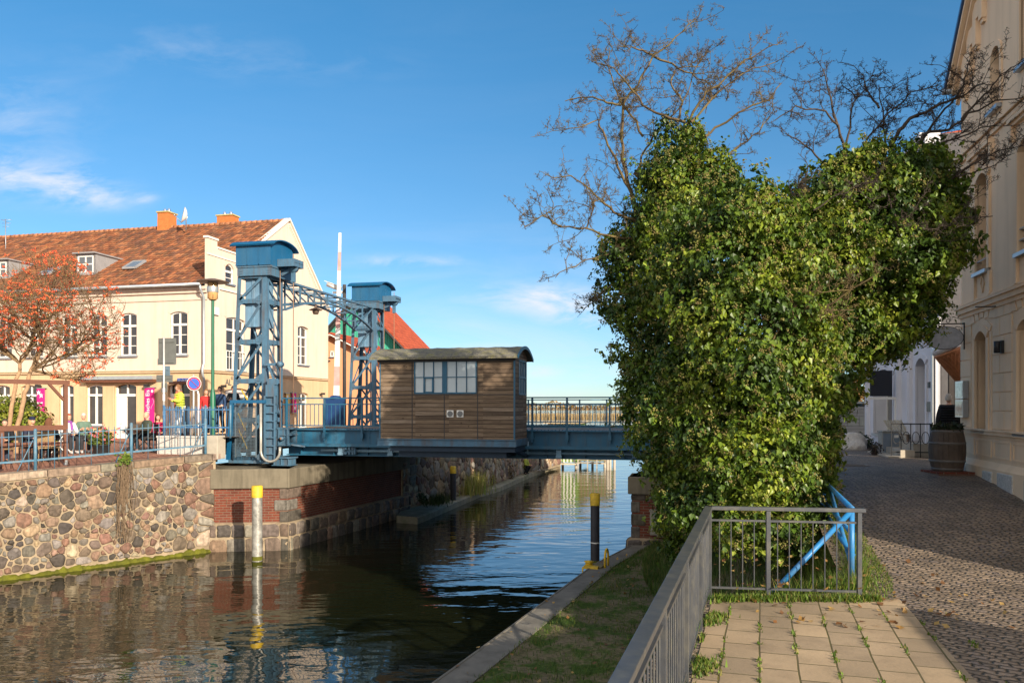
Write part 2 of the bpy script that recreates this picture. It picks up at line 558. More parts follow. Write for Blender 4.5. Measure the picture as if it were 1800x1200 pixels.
M['signgrey'] = plain('grey_sign_back', (0.135, 0.14, 0.13), 0.6, metal=0.1, var=0.15, scale=5)
M['pole'] = plain('pale_steel_pole', (0.46, 0.46, 0.45), 0.5, metal=0.3, var=0.15)
M['lampgreen'] = plain('green_lamp_post_paint', (0.012, 0.115, 0.06), 0.4, var=0.12)
M['lampglass'] = plain('amber_lamp_glass', (0.52, 0.30, 0.12), 0.15, var=0.2, spec=0.7)
M['copper'] = plain('brown_lamp_hood', (0.17, 0.115, 0.085), 0.45, metal=0.4, var=0.2)
M['red'] = plain('red_sign', (0.62, 0.015, 0.02), 0.45, var=0.05)
M['signblue'] = plain('blue_sign', (0.015, 0.085, 0.42), 0.45, var=0.05)
M['yellow'] = plain('yellow_paint', (0.62, 0.40, 0.025), 0.55, var=0.25, scale=8, stain=(0.25, 0.17, 0.05), stain_amt=0.5)
M['pilegrey'] = plain('weathered_silver_pile', (0.36, 0.345, 0.31), 0.45, metal=0.35, var=0.55, scale=7, stain=(0.10, 0.095, 0.085), stain_amt=0.75, bmp=0.4, bscale=12)
M['piledark'] = plain('dark_steel_pile', (0.035, 0.034, 0.04), 0.55, var=0.3)
M['bark'] = plain('grey_brown_bark', (0.11, 0.08, 0.052), 0.9, var=0.4, scale=14, bmp=0.5, bscale=40)
M['twig'] = plain('lichen_twig', (0.10, 0.068, 0.034), 0.9, var=0.5, scale=5, stain=(0.24, 0.19, 0.05), stain_amt=0.6)
M['twigdark'] = plain('dark_twig', (0.055, 0.040, 0.030), 0.9, var=0.4, scale=5)
M['barkpale'] = plain('pale_tan_bark', (0.34, 0.215, 0.12), 0.8, var=0.35, scale=9, bmp=0.3)
M['slab'] = brickmat('concrete_paving_slab', (0.45, 0.33, 0.205), (0.29, 0.22, 0.145), (0.10, 0.085, 0.035), 0.42, 0.30, 0.009, vec='slab', offs=0.5, bmp=0.5, stain=(0.10, 0.08, 0.05), stain_amt=0.85)
M['clinker'] = brickmat('red_clinker_paving', (0.40, 0.18, 0.115), (0.32, 0.14, 0.09), (0.2, 0.13, 0.09), 0.24, 0.10, 0.012, vec='xyr', bmp=0.5)
M['signoval'] = plain('grey_sign_sheet', (0.40, 0.40, 0.43), 0.5, var=0.25, scale=9)
M['skin'] = plain('skin', (0.58, 0.32, 0.22), 0.55, var=0.06, spec=0.35)
M['tyre'] = plain('rubber', (0.02, 0.02, 0.02), 0.8, var=0.2)
M['rattan'] = brickmat('rattan_weave', (0.50, 0.35, 0.18), (0.42, 0.28, 0.14), (0.2, 0.12, 0.06), 0.05, 0.02, 0.004, bmp=0.5)
M['windowred'] = plain('dark_red_window_frame', (0.15, 0.035, 0.025), 0.5, var=0.15)
M['barrel'] = plain('old_oak_barrel', (0.105, 0.075, 0.055), 0.8, var=0.35, scale=5, bmp=0.3, stain=(0.045, 0.033, 0.027), stain_amt=0.5, streak=True)
M['soil'] = plain('dark_soil', (0.085, 0.062, 0.042), 0.95, var=0.4, scale=6, bmp=0.6, bscale=25, spec=0.1)


def glasspane():
    m, nt, b = newmat('clear_glass_pane')
    tr = N(nt, 'ShaderNodeBsdfTransparent', None, {0: (0.86, 0.90, 0.93, 1)})
    gl = N(nt, 'ShaderNodeBsdfGlossy', None, {0: (0.9, 0.95, 1, 1), 1: 0.03})
    fr = N(nt, 'ShaderNodeFresnel', None, {0: 1.5})
    mx = N(nt, 'ShaderNodeMixShader', None, {0: MA(nt, 'ADD', fr.outputs[0], 0.06), 1: tr.outputs[0], 2: gl.outputs[0]})
    nt.links.new(mx.outputs[0], nt.nodes['Material Output'].inputs[0])
    return m


M['clear'] = glasspane()
M['palepane'] = plain('sky_pale_pane', (0.40, 0.46, 0.50), 0.10, var=0.12, scale=1.2, spec=0.8)  # pale base colour stands in for reflected sky


def woodplank():
    m, nt, b = newmat('weathered_larch_boards')
    s = N(nt, 'ShaderNodeSeparateXYZ', None, {0: ocoord(nt)})
    H = 0.122
    row = MA(nt, 'FLOOR', MA(nt, 'DIVIDE', s.outputs[2], H))
    pan = MA(nt, 'FLOOR', MA(nt, 'DIVIDE', MA(nt, 'ADD', MA(nt, 'ADD', s.outputs[0], s.outputs[1]), 30.0), 1.03))
    rnd = N(nt, 'ShaderNodeTexWhiteNoise', {'noise_dimensions': '2D'}, {'Vector': N(nt, 'ShaderNodeCombineXYZ', None, {0: row, 1: pan}).outputs[0]})
    vv = N(nt, 'ShaderNodeCombineXYZ', None, {0: MA(nt, 'ADD', s.outputs[0], MA(nt, 'MULTIPLY', rnd.outputs[0], 13.0)), 1: s.outputs[1], 2: MA(nt, 'MULTIPLY', s.outputs[2], 22.0)}).outputs[0]
    gr = noise(nt, vv, 1.6, 7.0, 0.7, 0.4)
    base = ramp(nt, gr, [(0.28, (0.075, 0.055, 0.041)), (0.5, (0.165, 0.122, 0.088)), (0.74, (0.27, 0.21, 0.155))])
    tint = ramp(nt, rnd.outputs[0], [(0.0, (0.62, 0.58, 0.56)), (0.35, (0.95, 0.88, 0.80)), (0.7, (1.12, 1.05, 0.95)), (1.0, (1.45, 1.45, 1.45))])
    c = mixc(nt, 1.0, base, tint, 'MULTIPLY')
    kn = N(nt, 'ShaderNodeTexVoronoi', None, {'Vector': N(nt, 'ShaderNodeCombineXYZ', None, {0: s.outputs[0], 1: s.outputs[1], 2: MA(nt, 'MULTIPLY', s.outputs[2], 1.6)}).outputs[0], 'Scale': 3.4}).outputs[0]
    kf = N(nt, 'ShaderNodeMapRange', None, {0: kn, 1: 0.05, 2: 0.10, 3: 0.85, 4: 0.0}).outputs[0]
    c = mixc(nt, kf, c, (0.03, 0.018, 0.012))
    fz = MA(nt, 'FRACT', MA(nt, 'DIVIDE', s.outputs[2], H))
    gap = N(nt, 'ShaderNodeMapRange', None, {0: MA(nt, 'ABSOLUTE', MA(nt, 'SUBTRACT', fz, 0.5)), 1: 0.42, 2: 0.48, 3: 1.0, 4: 0.0}).outputs[0]
    c = mixc(nt, gap, (0.02, 0.013, 0.01), c)
    nt.links.new(c, b.inputs['Base Color'])
    b.inputs['Roughness'].default_value = 0.8
    b.inputs['Specular IOR Level'].default_value = 0.25
    bump(nt, b, MA(nt, 'ADD', MA(nt, 'MULTIPLY', gap, 1.0), MA(nt, 'MULTIPLY', gr, 0.35)), 0.7, 0.012)
    return m


M['plank'] = woodplank()


def feltroof():
    m, nt, b = newmat('mossy_roofing_felt')
    oc = ocoord(nt)
    n1 = noise(nt, oc, 5.0, 8.0, 0.75)
    n2 = noise(nt, oc, 40.0, 4.0, 0.7)
    c = ramp(nt, n1, [(0.3, (0.075, 0.075, 0.07)), (0.48, (0.15, 0.14, 0.115)), (0.62, (0.18, 0.165, 0.08)), (0.75, (0.10, 0.11, 0.04))])
    c = mixc(nt, 1.0, c, ramp(nt, n2, [(0.3, (0.5, 0.5, 0.5)), (0.7, (1.5, 1.5, 1.45))]), 'MULTIPLY')
    nt.links.new(c, b.inputs['Base Color'])
    b.inputs['Roughness'].default_value = 0.95
    bump(nt, b, n2, 0.7, 0.02)
    return m


M['felt'] = feltroof()


def water():
    m, nt, b = newmat('canal_water')
    oc = ocoord(nt)
    s = N(nt, 'ShaderNodeSeparateXYZ', None, {0: oc})
    mp = N(nt, 'ShaderNodeMapping', None, {0: oc, 'Scale': (0.62, 1.25, 1.0), 'Rotation': (0, 0, R(-8))}).outputs[0]
    b.inputs['Base Color'].default_value = (0.010, 0.012, 0.005, 1)
    b.inputs['Roughness'].default_value = 0.015
    b.inputs['IOR'].default_value = 1.65
    n1 = noise(nt, mp, 3.1, 2.0, 0.45, 0.5)
    n2 = noise(nt, mp, 0.85, 2.0, 0.5, 0.3)
    n3 = noise(nt, mp, 7.5, 2.0, 0.5, 0.2)
    patch = noise(nt, oc, 0.22, 2.0, 0.5)
    pf = N(nt, 'ShaderNodeMapRange', None, {0: patch, 1: 0.35, 2: 0.65, 3: 0.35, 4: 1.0}).outputs[0]
    h = MA(nt, 'ADD', MA(nt, 'MULTIPLY', n2, 1.9), MA(nt, 'ADD', MA(nt, 'MULTIPLY', MA(nt, 'MULTIPLY', n1, 0.5), pf), MA(nt, 'MULTIPLY', MA(nt, 'MULTIPLY', n3, 0.10), pf)))
    bump(nt, b, h, 0.155, 0.10)
    return m


M['water'] = water()


def cobble():
    m, nt, b = newmat('granite_sett_paving')
    oc = ocoord(nt)
    mp = N(nt, 'ShaderNodeMapping', None, {0: oc, 'Rotation': (0, 0, R(38))}).outputs[0]
    wob = noise(nt, oc, 1.4, 2.0)
    mp = N(nt, 'ShaderNodeVectorMath', {'operation': 'ADD'}, {0: mp, 1: N(nt, 'ShaderNodeCombineXYZ', None, {0: MA(nt, 'MULTIPLY', wob, 0.12), 1: MA(nt, 'MULTIPLY', wob, 0.12)}).outputs[0]}).outputs[0]
    sx = N(nt, 'ShaderNodeSeparateXYZ', None, {0: mp})
    yr = MA(nt, 'DIVIDE', sx.outputs[1], 0.092)
    xr = MA(nt, 'ADD', MA(nt, 'DIVIDE', sx.outputs[0], 0.118), MA(nt, 'MULTIPLY', MA(nt, 'FLOOR', yr), 0.47))
    vv = N(nt, 'ShaderNodeCombineXYZ', None, {0: xr, 1: yr}).outputs[0]
    ve = N(nt, 'ShaderNodeTexVoronoi', {'voronoi_dimensions': '2D', 'feature': 'DISTANCE_TO_EDGE'}, {'Vector': vv, 'Scale': 1.0, 'Randomness': 0.45}).outputs['Distance']
    vc = N(nt, 'ShaderNodeTexVoronoi', {'voronoi_dimensions': '2D'}, {'Vector': vv, 'Scale': 1.0, 'Randomness': 0.45}).outputs['Color']
    ed = N(nt, 'ShaderNodeMapRange', None, {0: ve, 1: 0.02, 2: 0.16, 3: 0.0, 4: 1.0}).outputs[0]
    sett = ramp(nt, N(nt, 'ShaderNodeSeparateColor', None, {0: vc}).outputs[0], [(0.0, (0.15, 0.115, 0.085)), (0.4, (0.235, 0.175, 0.125)), (0.75, (0.28, 0.21, 0.15)), (1.0, (0.19, 0.15, 0.13))])
    setc = mixc(nt, ed, (0.055, 0.045, 0.030), sett)
    n1 = noise(nt, oc, 1.3, 6.0, 0.6)
    f = N(nt, 'ShaderNodeMapRange', None, {0: n1, 1: 0.3, 2: 0.7, 3: 0.75, 4: 1.25}).outputs[0]
    g = N(nt, 'ShaderNodeCombineXYZ', None, {0: f, 1: f, 2: f}).outputs[0]
    nt.links.new(mixc(nt, 1.0, setc, g, 'MULTIPLY'), b.inputs['Base Color'])
    b.inputs['Roughness'].default_value = 0.62
    b.inputs['Specular IOR Level'].default_value = 0.4
    pit = N(nt, 'ShaderNodeTexVoronoi', None, {'Vector': mp, 'Scale': 4.0}).outputs[0]
    pf = N(nt, 'ShaderNodeMapRange', None, {0: pit, 1: 0.0, 2: 0.25, 3: -1.2, 4: 0.0}).outputs[0]
    h = MA(nt, 'ADD', MA(nt, 'ADD', MA(nt, 'MULTIPLY', MA(nt, 'POWER', ed, 0.5), 1.8), MA(nt, 'MULTIPLY', noise(nt, oc, 22.0, 4.0), 0.9)), pf)
    bump(nt, b, h, 1.0, 0.02)
    return m


M['cobble'] = cobble()


def grassground():
    m, nt, b = newmat('grassy_path_ground')
    oc = ocoord(nt)
    n1 = noise(nt, oc, 1.7, 7.0, 0.7)
    n2 = noise(nt, oc, 14.0, 5.0, 0.7)
    c = ramp(nt, n1, [(0.34, (0.19, 0.15, 0.10)), (0.46, (0.15, 0.125, 0.07)), (0.56, (0.055, 0.09, 0.016)), (0.75, (0.045, 0.08, 0.014))])
    c = mixc(nt, 1.0, c, ramp(nt, n2, [(0.3, (0.55, 0.55, 0.55)), (0.7, (1.4, 1.4, 1.35))]), 'MULTIPLY')
    nt.links.new(c, b.inputs['Base Color'])
    b.inputs['Roughness'].default_value = 0.95
    b.inputs['Specular IOR Level'].default_value = 0.15
    bump(nt, b, n2, 0.9, 0.03)
    return m


M['bankground'] = grassground()


def leafmat(name, rough=0.4, trans=0.25, spec=0.5):
    m, nt, b = newmat(name)
    a = N(nt, 'ShaderNodeAttribute', {'attribute_name': 'Col'}).outputs['Color']
    nt.links.new(a, b.inputs['Base Color'])
    b.inputs['Roughness'].default_value = rough
    b.inputs['Specular IOR Level'].default_value = spec
    tl = N(nt, 'ShaderNodeBsdfTranslucent', None, {0: a})
    mx = N(nt, 'ShaderNodeMixShader', None, {0: trans, 1: b.outputs[0], 2: tl.outputs[0]})
    nt.links.new(mx.outputs[0], nt.nodes['Material Output'].inputs[0])
    return m


M['leaf'] = leafmat('ivy_leaf', 0.42, 0.22, 0.35)
M['matleaf'] = leafmat('soft_leaf', 0.6, 0.3, 0.3)
M['berry'] = leafmat('rowan_berry', 0.35, 0.05, 0.5)

# ================================================================== SETTING
def interp(x, pts):
    xs = [p[0] for p in pts]
    ys = [p[1] for p in pts]
    return float(np.interp(x, xs, ys))


def smooth(t):
    t = max(0.0, min(1.0, t))
    return t * t * (3 - 2 * t)


# water: one sheet to the horizon (canal and the lake behind it)
mb = MB()
mb.quad((-4000, -200, 0), (4000, -200, 0), (4000, 9000, 0), (-4000, 9000, 0))
tag(mb.build('water', M['water'], fix=False), kind='structure')
mb = MB()
mb.quad((-4000, -200, -2.2), (4000, -200, -2.2), (4000, 9000, -2.2), (-4000, 9000, -2.2))
tag(mb.build('ground', M['soil'], fix=False), kind='structure')

# ---- right bank profile
def edgeX(Y):
    return interp(Y, [(-15, -11.2), (-8, -8.4), (2, -4.6), (7.2, -2.75), (11.26, -1.2), (14.33, -.04), (19.85, 1.99), (22.75, 3.41), (24, 3.9)])


def railX(Y):
    if Y < 8.9:
        return 2.2 + .311 * (Y - 8.9)
    return interp(Y, [(8.9, 2.2), (9.4, 3.4), (10.2, 4.0), (12, 4.35), (16, 4.6), (20, 4.7), (22.75, 5.0), (24, 5.2)])


def streetX(Y):
    return interp(Y, [(8.6, 3.85), (9.5, 4.3), (13.1, 5.3), (16.5, 6.2), (21, 6.2), (23, 5.2), (30, 6.2), (36, 11.0), (45, 16.5), (70, 30), (120, 55)])


def streetZ(X, Y):
    z = 2.3 + 0.76 * smooth((Y - 8.6) / 8.4)
    if Y > 19:
        z += 0.58 * smooth((8.6 - X) / 3.0) * smooth((Y - 19) / 3)
    return z


# quay coping
mb = MB()
mb.mi = 0
Ys = list(np.linspace(-14, 22.6, 60))
prof = [(0.0, -1.2), (0.0, 0.40), (0.05, 0.50), (0.09, 0.505), (0.10, 0.49), (0.58, 0.49), (0.58, -0.2)]
rows = [[(edgeX(Y) + a * 1.06, Y, z) for a, z in prof] for Y in Ys]
mb.grid(lambda i, j: rows[j][i], len(prof) - 1, len(Ys) - 1)
tag(mb.build('canal_coping', plain('grey_quay_concrete', (0.165, 0.15, 0.125), 0.85, var=0.3, scale=3, bmp=0.3, bscale=45, stain=(0.07, 0.065, 0.05), stain_amt=0.6)), kind='structure')

# grassy canal path and slope up to the railing
def bankz(f, Y, x):
    e = edgeX(Y) + 0.6
    r = railX(Y)
    pw = interp(Y, [(0, 1.9), (9, 2.0), (10, 3.0), (11, 3.3), (14, 2.7), (18, 1.4), (22, 0.45)])
    t = x - e
    top = 2.26 if Y < 8.9 else 2.26 + 0.75 * smooth((Y - 11) / 6) - .34 * smooth((Y - 8.9) / .5) * (1 - smooth((Y - 11.5) / 4))
    s = smooth((t - pw) / max(0.3, (r - e - pw)))
    return 0.47 + 0.04 * math.sin(x * 2.1 + Y * 1.3) * (1 if t > .2 else 0) + (top - 0.47) * s


NB = 34
Ys = list(np.linspace(-14, 22.7, 90))
def bk(i, j):
    Y = Ys[j]
    e = edgeX(Y) + 0.59
    r = railX(Y) + 0.02
    x = e + (r - e) * i / NB
    return (x, Y, bankz(0, Y, x))


mb = MB()
mb.grid(bk, NB, len(Ys) - 1, smooth=True)
Y2 = list(np.linspace(8.62, 22.7, 40))
def bk2(i, j):
    Y = Y2[j]
    r = railX(max(Y, 8.9)) + 0.02 if Y > 8.9 else 2.2
    s = streetX(Y)
    x = r + (s - r) * i / 12
    z0 = bankz(0, Y, r) if Y > 8.9 else 2.27
    z1 = streetZ(s, Y) - 0.02
    hump = 0.03 * math.sin(math.pi * i / 12) * smooth((Y - 8.62) / 1.5)
    return (x, Y, z0 + (z1 - z0) * i / 12 + hump)


mb.grid(bk2, 12, len(Y2) - 1, smooth=True)
tag(mb.build('canal_path', M['bankground'], fix=False), kind='structure')

# street of granite setts
Ys = list(np.linspace(-14, 8.6, 14)) + list(np.linspace(9, 24, 31)) + [26, 30, 36, 45, 70, 120]
def st(i, j):
    Y = Ys[j]
    x0 = (railX(Y) + 0.02) if Y < 8.62 else streetX(Y)
    xs = np.concatenate([[x0 - .35, x0], np.linspace(x0 + .6, x0 + 9, 14), [x0 + 14, x0 + 30, 110]])
    x = float(xs[i])
    return (x, Y, streetZ(x, Y) if i or Y < 25 else -1.0)


mb = MB()
mb.grid(st, 18, len(Ys) - 1, smooth=True)
tag(mb.build('cobbled_street', M['cobble'], fix=False), kind='structure')

# slab paving of the lookout in front
Ys = list(np.linspace(-13, 8.66, 16))
mb = MB()
mb.grid(lambda i, j: ((lambda x0, x1: (x0 + (x1 - x0) * i / 4, Ys[j], 2.306))(railX(Ys[j]) + .05, max(railX(Ys[j]) + .5, 4.1 + .26 * (Ys[j] - 8.2)))), 4, 15)
tag(mb.build('slab_pavement', M['slab'], fix=False), kind='structure')

# manhole covers in the street
mb = MB()
mb.lathe([(0.40, 0.0), (0.40, 0.012), (0.33, 0.012), (0.32, 0.004), (0.0, 0.004)], 0, 0, 28, caps=False)
for k in range(-4, 5):
    L_ = math.sqrt(max(0.0, .3 ** 2 - (k * .065) ** 2))
    mb.box(-L_, L_, k * .065 - .012, k * .065 + .012, .004, .010)
p = onz(1495, 822, 3.0)
mh = mb.build('manhole_cover', plain('iron_cover', (0.19, 0.15, 0.12), 0.7, var=0.3), loc=(p.x, p.y, streetZ(p.x, p.y) + .004))
tag(mh, 'round iron manhole cover set in the cobbled street beyond the ivy tree', 'manhole cover')


# ---- field stones
def stone_cells(L, H, n, seed, t0=0.0, small=0.4):
    rg = random.Random(seed)
    pts = []
    base = math.sqrt(L * H / n)
    tries = 0
    while tries < n * 60:
        tries += 1
        p = (rg.uniform(0, L), rg.uniform(t0, t0 + H))
        dmin = base * (small + 0.75 * rg.random())
        if all((p[0] - q[0]) ** 2 + 1.35 * (p[1] - q[1]) ** 2 > (0.5 * (dmin + q[2])) ** 2 for q in pts):
            pts.append((p[0], p[1], dmin))
    cells = []
    for i, p in enumerate(pts):
        poly = [(p[0] - 1.2, max(t0, p[1] - 1.2)), (p[0] + 1.2, max(t0, p[1] - 1.2)), (p[0] + 1.2, min(t0 + H, p[1] + 1.2)), (p[0] - 1.2, min(t0 + H, p[1] + 1.2))]
        near = sorted(pts, key=lambda q: (q[0] - p[0]) ** 2 + (q[1] - p[1]) ** 2)[1:22]
        for q in near:
            wgt = p[2] / (p[2] + q[2])
            mx, my = p[0] + (q[0] - p[0]) * wgt, p[1] + (q[1] - p[1]) * wgt
            nx, ny = q[0] - p[0], q[1] - p[1]
            out = []
            for k in range(len(poly)):
                a, b_ = poly[k], poly[(k + 1) % len(poly)]
                da = (a[0] - mx) * nx + (a[1] - my) * ny
                db = (b_[0] - mx) * nx + (b_[1] - my) * ny
                if da <= 0:
                    out.append(a)
                if da * db < 0:
                    t = da / (da - db)
                    out.append((a[0] + (b_[0] - a[0]) * t, a[1] + (b_[1] - a[1]) * t))
            poly = out
            if len(poly) < 3:
                break
        if len(poly) >= 3:
            cells.append((p, poly))
    return cells


PAL = [(.070, .060, .052), (.105, .085, .068), (.150, .110, .084), (.19, .105, .078), (.24, .155, .105), (.33, .23, .14), (.36, .29, .205), (.21, .185, .155), (.14, .12, .10)]


def add_stone(mb, fn, poly, gap, rg, col, dome=0.05):
    # inset, round, dome
    cx = sum(p[0] for p in poly) / len(poly)
    cy = sum(p[1] for p in poly) / len(poly)
    pts = []
    for x, y in poly:
        d = math.hypot(x - cx, y - cy) + 1e-6
        k = max(0.35, 1 - gap / d)
        pts.append((cx + (x - cx) * k, cy + (y - cy) * k))
    for it in range(2 if rg.random() < .25 else 1):
        q = []
        for i in range(len(pts)):
            a, b_ = pts[i], pts[(i + 1) % len(pts)]
            q.append((a[0] * .83 + b_[0] * .17, a[1] * .83 + b_[1] * .17))
            q.append((a[0] * .17 + b_[0] * .83, a[1] * .17 + b_[1] * .83))
        pts = q
    pts = [(x + rg.gauss(0, .006), y + rg.gauss(0, .006)) for x, y in pts]
    n = len(pts)
    dm = dome * rg.uniform(.5, 1.5)
    tx, ty = rg.uniform(-.25, .25), rg.uniform(-.25, .25)
    vs = []
    for k, o in ((1.01, -0.01), (0.975, dm * .5), (0.86, dm * .85), (0.5, dm)):
        for x, y in pts:
            xx, yy = cx + (x - cx) * k, cy + (y - cy) * k
            oo = o + (rg.gauss(0, .009) if o > 0 else 0) + ((xx - cx) * tx + (yy - cy) * ty) * (0.4 if o > 0 else 0)
            vs.append(fn(xx, yy, oo))
    vs.append(fn(cx, cy, dm * 1.02))
    fs = []
    for r in range(3):
        fs += [(r * n + i, r * n + (i + 1) % n, (r + 1) * n + (i + 1) % n, (r + 1) * n + i) for i in range(n)]
    fs += [(3 * n + i, 3 * n + (i + 1) % n, 4 * n) for i in range(n)]
    mb.col = col
    mb.add(vs, fs, True)


def jit(c, rg, a=.2):
    k = 1 + rg.uniform(-a, a)
    return (c[0] * k, c[1] * k * rg.uniform(.95, 1.05), c[2] * k * rg.uniform(.92, 1.08))


# ---- left quay wall
WA = Vector((-19.0, 13.72, 0))
WB = Vector((-9.08, 24.4, 0))
wd = (WB - WA).normalized()
wn = Vector((wd.y, -wd.x, 0))
WL = (WB - WA).length
def wtop(s):
    return interp(s, [(0, 2.5), (8.3, 2.66), (WL, 2.97)])


def wfn(s, t, o):
    return WA + wd * s + Vector((0, 0, t)) + wn * o


rg = random.Random(5)
mb = MB()
mb.mi = 0
mb.grid(lambda i, j: wfn(WL * i / 40, -1 + (wtop(WL * i / 40) - .17 + 1) * j / 8, 0.0), 40, 8)      # mortar face
mb.grid(lambda i, j: wfn(WL, -1 + (2.8 + 1) * j / 4, -0.7 + .7 * i / 2), 2, 4)
mb.mi = 1
for p, poly in stone_cells(9.6, 2.36, 165, 21, .14, .25):
    so_ = p[0] + 3.9 + .2
    lf = min(1, max(0, (so_ - 8.3) / 5.5))
    pal = PAL[:5] + PAL[7:] if rg.random() > lf * .6 else PAL[3:8]
    pl2 = [(x + 4.55, y * (wtop(x + 4.5) - .2) / 2.5) for x, y in poly]
    pl2 = [(min(x, WL - .05), y) for x, y in pl2]
    if max(x for x, y in pl2) - min(x for x, y in pl2) < .08:
        continue
    add_stone(mb, wfn, pl2, rg.choice([.008, .012, .018, .022, .04]), rg, jit(rg.choice(pal), rg), .06)
# row of flat coping stones
s = 0.0
while s < WL + .1:
    ln = rg.uniform(.55, 1.5)
    e1 = min(s + ln, WL + .15)
    mb.col = jit(rg.choice([(.20, .15, .115), (.27, .18, .13), (.17, .145, .12), (.30, .22, .16)]), rg)
    t0 = wtop(s) - .17 - rg.uniform(0, .03)
    a, b_ = s + .012, e1 - .012
    if b_ > a + .05:
        P = [wfn(a, t0, .05), wfn(b_, wtop(b_) - .17, .05 + rg.uniform(-.02, .02)), wfn(b_, wtop(b_) - .17, -.42), wfn(a, t0, -.42),
             wfn(a, wtop(a) + rg.uniform(-.01, .012), .045), wfn(b_, wtop(b_), .04), wfn(b_, wtop(b_) + .01, -.42), wfn(a, wtop(a) + .01, -.42)]
        mb.hexa(P)
    s = e1
# pale washed band and algae ledge at the water line
mb.mi = 2
mb.col = None
n_ = 260
arn = [rg.gauss(0, .012) for _ in range(n_ + 1)]
mb.grid(lambda i, j: wfn(WL * i / n_, [-.6, .02, .07, .10 + .03 * math.sin(i * .21) + .02 * math.sin(i * .83)][j] + (arn[i] if j else 0), [.10, .12, .09, -.02][j] + (.018 * math.sin(i * .9) + .02 * math.sin(i * .31) + arn[i]) * (1 if j else 0)), n_, 3, True)
wall = mb.build('quay_wall', [M['mortar'], M['stones'], M['algae']], fix=False)
tag(wall, 'field stone quay wall with pale mortar and green algae at the water, below the blue fence', 'wall')

# dead creeper hanging down the wall, with a green tuft at the top
cr = thing('hanging_creeper', 'dead brown creeper hanging down the field stone wall with a green tuft on top', 'plant', wfn(11.85, 2.95, .05))
mb = MB()
for k in range(46):
    s0 = 11.85 + rg.gauss(0, .14)
    pts = []
    z = 2.85
    o = .06
    x = s0
    zend = rg.uniform(.45, 1.9)
    while z > zend:
        pts.append(wfn(x, z, o) - cr.location)
        z -= .16
        x += rg.gauss(0, .035)
        o = .09 + rg.random() * .07
    mb.tube(pts, rg.uniform(.004, .010), 4, False)
mb.build('dead_stems', plain('dry_stems', (0.17, 0.115, 0.07), .9, var=.4, scale=20), cr, fix=False)

# ---- left ground
FB = Frame(0.0, 24.5)          # bridge frame: u along the bridge, v = 0 at the near girder
def leftEdge(Y):
    if Y < 24.4:
        return WA.x + (Y - WA.y) * wd.x / wd.y - .25
    return interp(Y, [(24.4, -9.35), (33, -7.3), (33.1, -4.6), (37.0, -2.7), (48.2, .25), (53.1, 2.05), (60, 3.5)])


def leftZ(Y):
    return interp(Y, [(13, 2.5), (20.2, 2.64), (24.4, 2.93), (60, 2.95)])


Ys = list(np.linspace(13.8, 24.3, 12)) + [24.5, 27, 30, 32.9, 33.1, 36, 40, 46, 53, 60]
mb = MB()
mb.grid(lambda i, j: (leftEdge(Ys[j]) - [0, 2, 5, 10, 20, 60, 200][i], Ys[j], leftZ(Ys[j])), 6, len(Ys) - 1)
tag(mb.build('clinker_terrace', M['clinker'], fix=False), kind='structure')

# raised street behind the granite blocks, leading onto the bridge
mb = MB()
def rs(i, j):
    v = [-1.95, -1.0, .1, 3, 7, 9, 13][j]
    u = [-10.9, -9.6, -8.6][i]
    z = 3.46 if v < 8 else 3.46 - .6 * (v - 8) / 5
    return FB.w(u, v, z)


mb.grid(rs, 2, 6)
for (u0, v0), (u1, v1) in (((-10.9, 13), (-10.9, -1.95)), ((-10.9, -1.95), (-8.9, -1.95))):
    mb.quad(FB.w(u0, v0, 2.7), FB.w(u1, v1, 2.7), FB.w(u1, v1, 3.46), FB.w(u0, v0, 3.46 if v0 < 8 else 2.86))
tag(mb.build('raised_street', M['cobble'], fix=False), kind='structure')

gw = thing('granite_block_wall', 'low wall of pale granite blocks under the blue picket railing', 'wall', FB.w(-10.9, -2.0, 2.9), ANG)
mb = MB()
rg = random.Random(8)
for row in range(2):
    x = -.02
    while x < 1.62:
        ln = rg.uniform(.42, .62)
        mb.box(x + .006, min(x + ln, 1.64) - .006, -.14 + rg.uniform(-.008, .008), .1, row * .3 - .06 + .004, row * .3 + .24 - .004)
        x += ln
mb.box(-.03, 1.66, -.16, .12, .54, .60)
mb.build('block_course', M['granite'], gw, bevel=.012)
gp = MB()
gp.box(-.22, .24, -.2, .24, -.1, .62)
gp = gp.build('concrete_pillar', M['lightconc'], loc=FB.w(-8.98, -2.0, 2.9), rotz=ANG, bevel=.02)
tag(gp, 'short pale concrete pillar between the picket railing and the blue bridge tower', 'pillar')


